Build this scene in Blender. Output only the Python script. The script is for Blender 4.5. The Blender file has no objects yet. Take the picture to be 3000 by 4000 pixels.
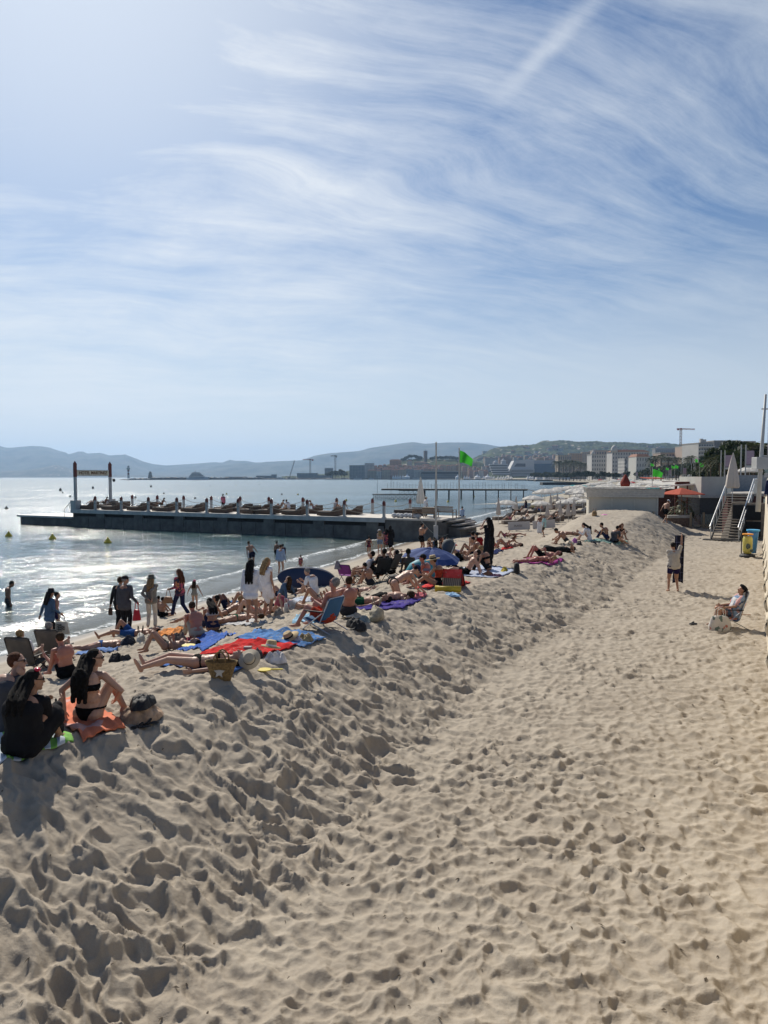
import bpy, bmesh, math, random
import numpy as np
from mathutils import Vector, Matrix, Euler
R = math.radians
sc = bpy.context.scene
COL = sc.collection
# ------------------------------------------------------------ camera, sun, sky, exposure
EYE = Vector((0.0, 0.0, 5.2))
FPX = 2800.0                      # focal length in photo pixels (3000 x 4000)
PITCH = math.atan(137.0 / FPX)
cam = bpy.data.cameras.new('camera'); cam_o = bpy.data.objects.new('camera', cam); COL.objects.link(cam_o)
cam.sensor_fit = 'VERTICAL'; cam.sensor_height = 36.0; cam.lens = 36.0 * FPX / 4000.0
cam.clip_start = 0.1; cam.clip_end = 40000
cam_o.location = EYE; cam_o.rotation_euler = (math.pi / 2 - PITCH, 0, 0)
sc.camera = cam_o
sc.render.resolution_x = 768; sc.render.resolution_y = 1024
SUN_AZ = R(-25.0); SUN_EL = R(41.0)
sun_dir = Vector((math.sin(SUN_AZ) * math.cos(SUN_EL), math.cos(SUN_AZ) * math.cos(SUN_EL), math.sin(SUN_EL)))
sun = bpy.data.lights.new('sun', 'SUN'); sun.energy = 5.0; sun.angle = R(0.5); sun.color = (1.0, 0.93, 0.82)
sun_o = bpy.data.objects.new('sun', sun); COL.objects.link(sun_o)
sun_o.rotation_euler = sun_dir.to_track_quat('Z', 'Y').to_euler()
sc.view_settings.view_transform = 'Standard'; sc.view_settings.look = 'None'
sc.view_settings.exposure = 0.10; sc.view_settings.gamma = 1.0
sc.cycles.use_adaptive_sampling = False; sc.cycles.max_bounces = 6; sc.cycles.diffuse_bounces = 3; sc.cycles.glossy_bounces = 3
sc.cycles.transparent_max_bounces = 12; sc.cycles.sample_clamp_indirect = 2.0
sc.cycles.caustics_reflective = False; sc.cycles.caustics_refractive = False

class NT:
    """small helper to write node trees"""
    def __init__(s, tree): s.t = tree; s.n = tree.nodes; s.l = tree.links
    def node(s, typ, ins=None, **kw):
        n = s.n.new(typ)
        for k, v in kw.items(): setattr(n, k, v)
        for k, v in (ins or {}).items():
            if isinstance(v, bpy.types.NodeSocket): s.l.new(v, n.inputs[k])
            else: n.inputs[k].default_value = v
        return n
    def math(s, op, a, b=0.0, c=0.0, clamp=False):
        n = s.node('ShaderNodeMath', {0: a, 1: b, 2: c}, operation=op, use_clamp=clamp); return n.outputs[0]
    def vmath(s, op, a, b=(0, 0, 0), scale=None):
        n = s.node('ShaderNodeVectorMath', {0: a, 1: b}, operation=op)
        if scale is not None:
            if isinstance(scale, bpy.types.NodeSocket): s.l.new(scale, n.inputs['Scale'])
            else: n.inputs['Scale'].default_value = scale
        return n.outputs[0]
    def mix(s, f, a, b, blend='MIX'):
        n = s.node('ShaderNodeMix', data_type='RGBA', blend_type=blend)
        for k, v in ((0, f), (6, a), (7, b)):
            if isinstance(v, bpy.types.NodeSocket): s.l.new(v, n.inputs[k])
            else: n.inputs[k].default_value = v if (k == 0 or len(v) == 4) else (*v, 1)
        return n.outputs[2]
    def noise(s, vec, scale, detail=4, rough=0.55, dist=0.0):
        ins = {'Scale': scale, 'Detail': detail, 'Roughness': rough, 'Distortion': dist}
        if vec is not None: ins['Vector'] = vec
        return s.node('ShaderNodeTexNoise', ins).outputs[0]
    def ramp(s, f, a, b, c=0.0, d=1.0, smooth=True):
        n = s.node('ShaderNodeMapRange', {0: f, 1: a, 2: b, 3: c, 4: d}, clamp=True)
        if smooth: n.interpolation_type = 'SMOOTHSTEP'
        return n.outputs[0]

world = bpy.data.worlds.new('World'); sc.world = world; world.use_nodes = True
W = NT(world.node_tree); W.n.clear()
sky = W.node('ShaderNodeTexSky', sky_type='NISHITA', sun_disc=False)
sky.sun_elevation = SUN_EL; sky.sun_rotation = SUN_AZ % (2 * math.pi)
sky.altitude = 0.0; sky.air_density = 1.0; sky.dust_density = 0.6; sky.ozone_density = 2.0
geo = W.node('ShaderNodeTexCoord').outputs['Generated']
sep = W.node('ShaderNodeSeparateXYZ', {0: geo})
zc = W.math('MAXIMUM', sep.outputs[2], 0.02)
zz = W.math('ADD', zc, 0.32)
px_ = W.math('DIVIDE', sep.outputs[0], zz); py_ = W.math('DIVIDE', sep.outputs[1], zz)
pl = W.node('ShaderNodeCombineXYZ', {0: px_, 1: py_, 2: 0.0}).outputs[0]
# cirrus streets: stretched, warped noise on a plane high above
rot = W.node('ShaderNodeMapping', {'Vector': pl, 'Rotation': (0, 0, R(-28)), 'Scale': (1.15, 1.9, 1.0)}).outputs[0]
warp = W.node('ShaderNodeTexNoise', {'Vector': rot, 'Scale': 0.7, 'Detail': 3.0}).outputs[1]
wv = W.vmath('ADD', rot, W.vmath('SCALE', W.vmath('SUBTRACT', warp, (0.5, 0.5, 0.5)), scale=1.0))
c1 = W.noise(wv, 1.3, 9, 0.66)
c2 = W.noise(W.vmath('ADD', W.node('ShaderNodeMapping', {'Vector': wv, 'Rotation': (0, 0, R(25)), 'Scale': (0.45, 2.2, 1)}).outputs[0], (3.1, 7.7, 0)), 2.6, 10, 0.68)
cover = W.noise(W.vmath('ADD', pl, (2.2, 0.4, 0)), 0.42, 2, 0.5)
az = W.math('ARCTAN2', sep.outputs[0], sep.outputs[1])
left = W.ramp(az, R(-30), R(24), 0.75, -0.25)         # more cloud to the west
cl = W.math('MULTIPLY', W.math('ADD', c1, W.math('MULTIPLY', c2, 0.85)), 0.56)
cl = W.math('ADD', cl, W.math('MULTIPLY', W.math('SUBTRACT', cover, 0.5), 0.55))
cl = W.math('ADD', cl, W.math('MULTIPLY', left, 0.12))
cm = W.ramp(cl, 0.44, 0.74, 0.0, 0.80, smooth=False)
# one faint vapour trail, high on the right
def trail(ax, ay, bx, by, w, amt):
    dx, dy = bx - ax, by - ay; L = math.hypot(dx, dy); dx /= L; dy /= L
    u = W.math('ADD', W.math('MULTIPLY', W.math('SUBTRACT', px_, ax), dx), W.math('MULTIPLY', W.math('SUBTRACT', py_, ay), dy))
    v = W.math('SUBTRACT', W.math('MULTIPLY', W.math('SUBTRACT', px_, ax), dy), W.math('MULTIPLY', W.math('SUBTRACT', py_, ay), dx))
    v = W.math('ADD', v, W.math('MULTIPLY', W.math('SUBTRACT', W.noise(pl, 9.0, 5, 0.6), 0.5), w * 1.1))
    m = W.math('MULTIPLY', W.ramp(W.math('ABSOLUTE', v), 0.0, w, 1.0, 0.0), W.ramp(u, -0.05, 0.15))
    m = W.math('MULTIPLY', m, W.ramp(u, L, L * 0.30, 0.0, 1.0))
    m = W.math('MULTIPLY', m, W.ramp(W.noise(pl, 16.0, 6, 0.65), 0.35, 0.62, 0.65, 1.0))
    return W.math('MULTIPLY', m, amt)
def sky_uv(px, py):
    cp, sp = math.cos(PITCH), math.sin(PITCH)
    x = (px - 1500) / FPX; zq = -(py - 2000) / FPX
    d = Vector((x, cp + zq * sp, -sp + zq * cp)).normalized(); return d.x / (d.z + 0.32), d.y / (d.z + 0.32)
t1 = trail(*sky_uv(2420, -90), *sky_uv(1830, 500), 0.026, 0.50)
front = W.ramp(W.math('ABSOLUTE', az), R(55), R(120), 1.0, 0.12)      # unseen sky behind the camera stripped of cloud and horizon white to weaken fill light
cm = W.math('MULTIPLY', cm, front)
cm = W.math('ADD', W.math('MULTIPLY', cm, W.math('SUBTRACT', 1.0, t1)), t1)
skyc = W.node('ShaderNodeMix', {0: 1.0, 6: sky.outputs[0], 7: (0.72, 0.95, 1.20, 1)}, data_type='RGBA', blend_type='MULTIPLY').outputs[2]
sund = W.node('ShaderNodeVectorMath', {0: geo, 1: tuple(sun_dir)}, operation='DOT_PRODUCT').outputs['Value']
glow = W.ramp(sund, 0.55, 0.99, 0.0, 1.0)
ccol = W.mix(glow, (9.8, 11.0, 12.2), (14.5, 14.8, 15.0))
skyc = W.mix(W.math('MULTIPLY', W.ramp(sep.outputs[2], 0.36, 0.0, 0.0, 0.88), front), skyc, (12.2, 13.0, 13.4))
cm = W.math('MAXIMUM', cm, W.math('MULTIPLY', W.ramp(sund, 0.84, 1.0, 0.0, 0.55), front))
mixs = W.mix(cm, skyc, ccol)
bg = W.node('ShaderNodeBackground', {0: mixs, 1: 0.060})
W.l.new(bg.outputs[0], W.node('ShaderNodeOutputWorld').inputs[0])

# ------------------------------------------------------------ generic helpers
def new_mat(name, col=(0.5, 0.5, 0.5), rough=0.7, metal=0.0, var=0.12, scale=6.0, bump=0.0, bscale=40.0, spec=0.4, sheen=0.0, trans=0.0):
    m = bpy.data.materials.new(name); m.use_nodes = True; T = NT(m.node_tree); p = T.n['Principled BSDF']
    tc = T.node('ShaderNodeTexCoord').outputs['Object']
    f = T.ramp(T.noise(tc, scale, 5, 0.6), 0.3, 0.7)
    a = tuple(c * (1 - var) for c in col); b = tuple(min(1, c * (1 + var)) for c in col)
    T.l.new(T.mix(f, a, b), p.inputs['Base Color'])
    p.inputs['Roughness'].default_value = rough; p.inputs['Metallic'].default_value = metal
    p.inputs['Specular IOR Level'].default_value = spec
    if bump > 0:
        bn = T.node('ShaderNodeBump', {'Strength': bump, 'Distance': 0.02, 'Height': T.noise(tc, bscale, 5, 0.6)})
        T.l.new(bn.outputs[0], p.inputs['Normal'])
    if trans > 0:
        tr = T.node('ShaderNodeBsdfTranslucent', {0: (*col, 1)})
        mx = T.node('ShaderNodeMixShader', {0: trans, 1: p.outputs[0], 2: tr.outputs[0]})
        T.l.new(mx.outputs[0], T.n['Material Output'].inputs[0])
    return m
_mc = {}
def mat(kind, col, **kw):
    key = (kind, tuple(round(c, 3) for c in col))
    if key not in _mc: _mc[key] = new_mat(kind, col, **kw)
    return _mc[key]

def link(o, parent=None):
    COL.objects.link(o)
    if parent is not None: o.parent = parent
    return o
def tag(o, label=None, cat=None, group=None, kind=None):
    if label: o['label'] = label
    if cat: o['category'] = cat
    if group: o['group'] = group
    if kind: o['kind'] = kind
    return o
def empty(name, loc=(0, 0, 0), rz=0.0, label=None, cat=None, group=None, scale=1.0):
    o = bpy.data.objects.new(name, None); o.empty_display_size = 0.2; COL.objects.link(o)
    o.location = loc; o.rotation_euler = (0, 0, rz); o.scale = (scale,) * 3
    return tag(o, label, cat, group)
def copy_tree(o, parent=None):
    c = o.copy(); COL.objects.link(c); c.parent = parent
    for ch in list(o.children): copy_tree(ch, c)
    return c

class MB:
    """collects simple shapes; build() links them as one mesh object"""
    def __init__(s): s.bm = bmesh.new()
    def box(s, c, size, rz=0.0, rx=0.0, ry=0.0, bev=0.0, taper=1.0):
        r = bmesh.ops.create_cube(s.bm, size=1.0); vs = r['verts']
        for v in vs:
            k = taper if v.co.z > 0 else 1.0
            v.co = Vector((v.co.x * size[0] * k, v.co.y * size[1] * k, v.co.z * size[2]))
        if bev > 0:
            es = list({e for v in vs for e in v.link_edges})
            rb = bmesh.ops.bevel(s.bm, geom=es, offset=bev, segments=2, affect='EDGES', profile=0.5)
            vs = list(set(rb['verts']) | {v for f in rb['faces'] for v in f.verts} | {v for v in vs if v.is_valid})
        M = Matrix.Translation(Vector(c)) @ Euler((rx, ry, rz)).to_matrix().to_4x4()
        for v in vs: v.co = M @ v.co
        return s
    def tube(s, pts, r, seg=8, caps=True, squash=None):
        pts = [Vector(p) for p in pts]; rs = r if isinstance(r, (list, tuple)) else [r] * len(pts)
        rings = []; up = Vector((0, 0, 1))
        for i, p in enumerate(pts):
            d = (pts[min(i + 1, len(pts) - 1)] - pts[max(i - 1, 0)]).normalized()
            a = d.cross(up)
            if a.length < 1e-3: a = d.cross(Vector((0, 1, 0)))
            a.normalize(); b = d.cross(a).normalized()
            ring = []
            for k in range(seg):
                th = 2 * math.pi * k / seg
                off = a * math.cos(th) * rs[i] + b * math.sin(th) * rs[i]
                if squash: off = Vector((off.x * squash[0], off.y * squash[1], off.z * squash[2]))
                ring.append(s.bm.verts.new(p + off))
            rings.append(ring)
        for i in range(len(rings) - 1):
            for k in range(seg):
                s.bm.faces.new((rings[i][k], rings[i][(k + 1) % seg], rings[i + 1][(k + 1) % seg], rings[i + 1][k]))
        if caps:
            s.bm.faces.new(rings[0][::-1]); s.bm.faces.new(rings[-1])
        return s
    def ball(s, c, r, sq=(1, 1, 1), sub=2, rz=0.0, rx=0.0):
        res = bmesh.ops.create_icosphere(s.bm, subdivisions=sub, radius=1.0)
        M = Matrix.Translation(Vector(c)) @ Euler((rx, 0, rz)).to_matrix().to_4x4()
        for v in res['verts']: v.co = M @ Vector((v.co.x * r * sq[0], v.co.y * r * sq[1], v.co.z * r * sq[2]))
        return s
    def lathe(s, prof, c=(0, 0, 0), seg=16, a0=0.0, wob=None):
        rings = []
        for j, (r, z) in enumerate(prof):
            ring = []
            for k in range(seg):
                th = a0 + 2 * math.pi * k / seg
                rr = r * (wob(th, j) if wob else 1.0)
                ring.append(s.bm.verts.new((c[0] + rr * math.cos(th), c[1] + rr * math.sin(th), c[2] + z)))
            rings.append(ring)
        for i in range(len(rings) - 1):
            for k in range(seg):
                s.bm.faces.new((rings[i][k], rings[i][(k + 1) % seg], rings[i + 1][(k + 1) % seg], rings[i + 1][k]))
        s.bm.faces.new(rings[0][::-1]); s.bm.faces.new(rings[-1])
        return s
    def poly(s, pts, thick=None):
        vs = [s.bm.verts.new(p) for p in pts]; f = s.bm.faces.new(vs)
        if thick is not None:
            r = bmesh.ops.extrude_face_region(s.bm, geom=[f])
            for v in [g for g in r['geom'] if isinstance(g, bmesh.types.BMVert)]: v.co += Vector(thick)
        return s
    def mesh(s, name, m=None, smooth=False, recalc=True):
        if recalc: bmesh.ops.recalc_face_normals(s.bm, faces=s.bm.faces)
        me = bpy.data.meshes.new(name); s.bm.to_mesh(me); s.bm.free()
        if m is not None: me.materials.append(m)
        if smooth: me.shade_smooth()
        return me
    def build(s, name, m=None, parent=None, smooth=False, loc=None):
        o = bpy.data.objects.new(name, s.mesh(name, m, smooth))
        if loc is not None: o.location = loc
        return link(o, parent)

def text_obj(body, size, m, parent, extrude=0.004, offset=0.005, center=False):
    t = bpy.data.curves.new('lettering', 'FONT'); t.body = body; t.size = size; t.extrude = extrude; t.offset = offset
    if center: t.align_x = 'CENTER'; t.align_y = 'CENTER'
    o = bpy.data.objects.new('lettering_curve', t); COL.objects.link(o); dg = bpy.context.evaluated_depsgraph_get(); dg.update()
    me = bpy.data.meshes.new_from_object(o.evaluated_get(dg)); bpy.data.objects.remove(o); me.materials.clear(); me.materials.append(m)
    return link(bpy.data.objects.new('lettering', me), parent)
def np_mesh(name, V, F, m, parent=None, smooth=True):
    """mesh from numpy vertex and quad/tri arrays"""
    me = bpy.data.meshes.new(name); n = F.shape[1]
    me.vertices.add(len(V)); me.vertices.foreach_set('co', np.asarray(V, np.float32).ravel())
    me.loops.add(F.size); me.loops.foreach_set('vertex_index', np.asarray(F, np.int32).ravel())
    me.polygons.add(len(F)); me.polygons.foreach_set('loop_start', np.arange(0, F.size, n, dtype=np.int32))
    me.polygons.foreach_set('loop_total', np.full(len(F), n, np.int32))
    me.update(calc_edges=True); me.validate()
    if smooth: me.shade_smooth()
    me.materials.append(m)
    o = bpy.data.objects.new(name, me); return link(o, parent)
def grid_faces(nr, nc):
    i = np.arange(nr - 1)[:, None] * nc + np.arange(nc - 1)[None, :]
    return np.stack([i, i + 1, i + 1 + nc, i + nc], -1).reshape(-1, 4)

# ------------------------------------------------------------ numpy noise
def h2(ix, iy, seed=0):
    n = (ix.astype(np.int64) * 374761393 + iy.astype(np.int64) * 668265263 + seed * 974634777) & 0xffffffff
    n = ((n ^ (n >> 13)) * 1274126177) & 0xffffffff
    n = n ^ (n >> 16)
    return (n & 0xffffff) / float(0x1000000)
def vnoise(x, y, seed=0):
    ix = np.floor(x); iy = np.floor(y); fx = x - ix; fy = y - iy
    fx = fx * fx * fx * (fx * (fx * 6 - 15) + 10); fy = fy * fy * fy * (fy * (fy * 6 - 15) + 10)
    ix = ix.astype(np.int64); iy = iy.astype(np.int64)
    a = h2(ix, iy, seed); b = h2(ix + 1, iy, seed); c = h2(ix, iy + 1, seed); d = h2(ix + 1, iy + 1, seed)
    return (a + (b - a) * fx) * (1 - fy) + (c + (d - c) * fx) * fy - 0.5
def fbm(x, y, oct=4, seed=0, gain=0.5):
    r = 0; a = 1.0
    for k in range(oct):
        r = r + a * vnoise(x, y, seed + k * 17); x = x * 2.03 + 5.1; y = y * 2.03 - 3.7; a *= gain
    return r
def bowls(x, y, seed=0, var=0.12, jit=0.95, asp=0.5):
    """lower envelope of random paraboloids: hollows that meet in sharp little ridges"""
    ix = np.floor(x).astype(np.int64); iy = np.floor(y).astype(np.int64); out = np.full(x.shape, 9.0)
    for dx in (-1, 0, 1):
        for dy in (-1, 0, 1):
            jx = ix + dx; jy = iy + dy
            qx = x - (jx + 0.5 + (h2(jx, jy, seed) - 0.5) * jit); qy = y - (jy + 0.5 + (h2(jx, jy, seed + 5) - 0.5) * jit)
            a = h2(jx, jy, seed + 11) * math.pi; ca = np.cos(a); sa = np.sin(a); e = 1 + asp * h2(jx, jy, seed + 13)
            u = (ca * qx + sa * qy) / e; v = (-sa * qx + ca * qy) * e
            k = 0.75 + 0.7 * h2(jx, jy, seed + 15)
            out = np.minimum(out, k * (u * u + v * v) + var * (h2(jx, jy, seed + 9) - 0.5))
    return np.minimum(out, 0.75)
def sstep(x, a, b):
    t = np.clip((x - a) / (b - a), 0, 1); return t * t * (3 - 2 * t)

# ------------------------------------------------------------ lie of the beach
P0 = np.array([-11.0, 20.6]); SD = np.array([0.339, 0.941]); SN = np.array([0.941, -0.339])
WALL_AZ = R(27.6); WALL_OFF = 0.28
def st(x, y):
    dx = x - P0[0]; dy = y - P0[1]
    return dx * SN[0] + dy * SN[1], dx * SD[0] + dy * SD[1]
def xy(s, t): return P0[0] + s * SN[0] + t * SD[0], P0[1] + s * SN[1] + t * SD[1]
def crest_s(t): return np.interp(t, [-30, -10, 0, 7, 19, 27, 35, 44, 60], [11.4, 11.4, 12.0, 13.3, 15.0, 16.2, 17.5, 18.3, 18.5])
def base_h(x, y):
    s, t = st(x, y)
    s = s + 0.35 * vnoise(t * 0.16, 0 * t, 3) + 0.15 * vnoise(t * 0.6, 0 * t, 4)
    c = crest_s(t)
    z = np.interp(s, [-60, -8, 0, 1.7, 3.5, 7.3, 10.0, 13.0, 60], [-5.0, -0.9, 0.0, 0.18, 0.58, 1.2, 1.75, 1.95, 1.95])
    g = sstep(t, 17, 33)                       # farther along, the sea side of the berm lies low
    zl = np.interp(s, [-60, -8, 0, 2, 5, 10, 40], [-5.0, -0.9, 0.0, 0.2, 0.4, 0.55, 0.8])
    z = z * (1 - g) + zl * g
    # the berm: crest, long slope down to the trampled trough on its land side
    drop = 0.3 * sstep(s, c - 0.5, c + 3.1) + 0.7 * np.clip((s - c + 0.1) / 2.7, 0, 1)
    far = sstep(t, 44, 54)
    tro = 1.05 + 0 * t
    cz = np.interp(t, [-20, 0, 10, 20, 27, 34, 40, 45, 50], [2.25, 2.05, 2.0, 2.05, 2.3, 2.65, 2.72, 2.0, 0.95])
    w = sstep(s, c - np.interp(t, [0, 15, 27, 40], [4.0, 4.0, 6.5, 8.0]), c - np.interp(t, [0, 20, 34], [0.3, 0.3, 3.2]))
    z = z * (1 - w) + cz * w
    z = z * (1 - drop) + tro * drop
    z = z + 0.10 * vnoise(x * 0.35, y * 0.35, 8) * sstep(s, 1.5, 5) + 0.025 * vnoise(x * 0.9, y * 0.9, 9) * sstep(s, 1.5, 4)
    return z
def sand_disp(x, y):
    s, t = st(x, y); c = crest_s(t)
    sl = sstep(s, c - 1.0, c + 0.6) * (1 - sstep(s, c + 2.3, c + 3.6))       # on the slope of the berm
    mound = np.exp(-((t - 37) / 8.0) ** 2 - ((s - c + 1) / 4.0) ** 2)
    sl = np.maximum(sl, mound * 0.5)
    dry = sstep(s + 0.8 * vnoise(t * 0.4, s * 0.4, 21), 1.6, 3.6)
    wx = 0.13 * fbm(x * 2.1, y * 2.1, 3, 31); wy = 0.13 * fbm(x * 2.1, y * 2.1, 3, 47)
    X = x + wx; Y = y + wy
    tr = sstep(s, c + 2.0, c + 4.5)
    mod = 0.85 + 0.8 * vnoise(x * 0.8, y * 0.8, 60)
    flat = 0.108 * bowls(X / 0.215, Y / 0.19, 1, 0.08, asp=0.35) + 0.036 * bowls(X / 0.145 + 7, Y / 0.13 + 3, 2, 0.3) + 0.026 * bowls(X / 0.085, Y / 0.08, 3, 0.3)
    # slope: large scallops drawn out downhill, with small slides in them
    u = (x * SN[0] + y * SN[1]) + 2.2 * wx; v = (x * SD[0] + y * SD[1]) + 2.2 * wy + 0.18 * (x * SN[0] + y * SN[1])
    b3 = np.abs(fbm(u * 1.2, v * 6.5, 3, 77))
    slope = 0.165 * bowls(u / 0.42, v / 0.23, 5, 0.12, asp=0.3) + 0.080 * bowls(u / 0.20, v / 0.12, 6, 0.2, asp=0.3) + 0.022 * bowls(u / 0.12, v / 0.10, 7, 0.3) - 0.03 * b3
    d = (flat * (1 - sl) + slope * sl) * np.clip(mod, 0.72, 1.22) * dry
    d = d + (0.026 * fbm(x * 1.6, y * 1.6, 3, 90) * (0.4 + sl) + 0.015 * fbm(x * 9, y * 9, 3, 95)) * dry
    d = d + 0.012 * fbm(x * 1.2, y * 1.2, 2, 99) * (1 - dry)
    return d - 0.03 * dry
def ground(x, y):
    a = np.array([float(x)]); b = np.array([float(y)])
    return float(base_h(a, b)[0] + sand_disp(a, b)[0])
def ray(px, py):
    cp, sp = math.cos(PITCH), math.sin(PITCH)
    x = (px - 1500) / FPX; zq = -(py - 2000) / FPX
    return Vector((x, cp + zq * sp, -sp + zq * cp))
_rs = 2.5 * (1.004 ** np.arange(1000))
def on_sand(px, py):
    """the point of the beach seen at this pixel of the photo"""
    d = ray(px, py); X = d.x / d.y * _rs; Y = _rs; Z = EYE.z + d.z / d.y * _rs
    hit = np.nonzero(Z <= base_h(X, Y))[0]
    i = hit[0] if len(hit) else len(_rs) - 1
    return Vector((X[i], Y[i], ground(X[i], Y[i])))
def on_z(px, py, z):
    d = ray(px, py); k = (z - EYE.z) / d.z; return EYE + d * k
def at_d(px, py, D):
    d = ray(px, py); return EYE + d * (D / d.y)

# ------------------------------------------------------------ sand
def sand_material():
    m = bpy.data.materials.new('sand'); m.use_nodes = True; T = NT(m.node_tree); p = T.n['Principled BSDF']
    pos = T.node('ShaderNodeNewGeometry').outputs['Position']
    g = T.noise(pos, 120, 3, 0.7); g2 = T.noise(pos, 1.3, 5, 0.6); g3 = T.noise(pos, 420, 2, 0.7)
    col = T.mix(T.ramp(g2, 0.3, 0.7), (0.325, 0.282, 0.226), (0.405, 0.358, 0.290))
    col = T.mix(T.ramp(g, 0.30, 0.72, 0.0, 0.5), col, (0.30, 0.24, 0.175))
    col = T.mix(T.ramp(g3, 0.62, 0.70, 0.0, 0.6), col, (0.62, 0.57, 0.48))
    # specks of seaweed and bark
    sp = T.node('ShaderNodeTexVoronoi', {'Vector': pos, 'Scale': 2.6, 'Randomness': 1.0}, feature='F1')
    spm = T.math('MULTIPLY', T.ramp(T.math('ADD', sp.outputs['Distance'], T.math('MULTIPLY', T.math('SUBTRACT', T.noise(pos, 60, 2), 0.5), 0.05)), 0.02, 0.034, 1.0, 0.0), T.ramp(T.noise(pos, 0.9, 2), 0.42, 0.55))
    col = T.mix(spm, col, (0.06, 0.045, 0.03))
    wet = T.node('ShaderNodeAttribute', attribute_name='wet').outputs['Fac']
    col = T.mix(wet, col, (0.17, 0.135, 0.095))
    T.l.new(col, p.inputs['Base Color'])
    T.l.new(T.ramp(wet, 0, 1, 0.9, 0.35), p.inputs['Roughness']); p.inputs['Specular IOR Level'].default_value = 0.25
    h = T.math('ADD', T.math('MULTIPLY', T.noise(pos, 14, 5, 0.65), 0.9), T.math('MULTIPLY', T.noise(pos, 90, 4, 0.7), 0.34))
    b = T.node('ShaderNodeBump', {'Strength': T.ramp(wet, 0, 1, 0.55, 0.1), 'Distance': 0.03, 'Height': h})
    T.l.new(b.outputs[0], p.inputs['Normal'])
    return m
SAND = sand_material()
def wall_x(y): return math.tan(WALL_AZ) * y + WALL_OFF
def build_sand():
    az = np.arange(R(-62), R(66), 0.00175); az = az[:]
    r = [2.2]
    while r[-1] < 130: r.append(r[-1] * 1.0031 + 0.0)
    r = np.array(r); A, Rr = np.meshgrid(az, r); X = np.sin(A) * Rr; Y = np.cos(A) * Rr
    s, t = st(X, Y)
    keep = (s > -9) & (X < math.tan(WALL_AZ) * Y + WALL_OFF + 1.6)
    Z = base_h(X, Y); D = np.zeros_like(Z); D[keep] = sand_disp(X[keep], Y[keep]); Z = Z + D
    V = np.stack([X, Y, Z], -1).reshape(-1, 3); F = grid_faces(*X.shape)
    k = keep.ravel(); F = F[k[F].all(1)]
    used = np.zeros(len(V), bool); used[F.ravel()] = True; idx = np.cumsum(used) - 1
    wet = (1 - sstep(s + 0.25 * vnoise(t * 0.7, s, 5), 0.25, 1.5)).ravel()[used]
    o = np_mesh('sand', V[used], idx[F], SAND); tag(o, kind='structure')
    a = o.data.attributes.new('wet', 'FLOAT', 'POINT'); a.data.foreach_set('value', wet.astype(np.float32))
    # sand behind the camera and the sea bed, coarser
    xs = np.linspace(-70, 20, 60); ys = np.linspace(-40, 1.0, 40); 
build_sand()

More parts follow.
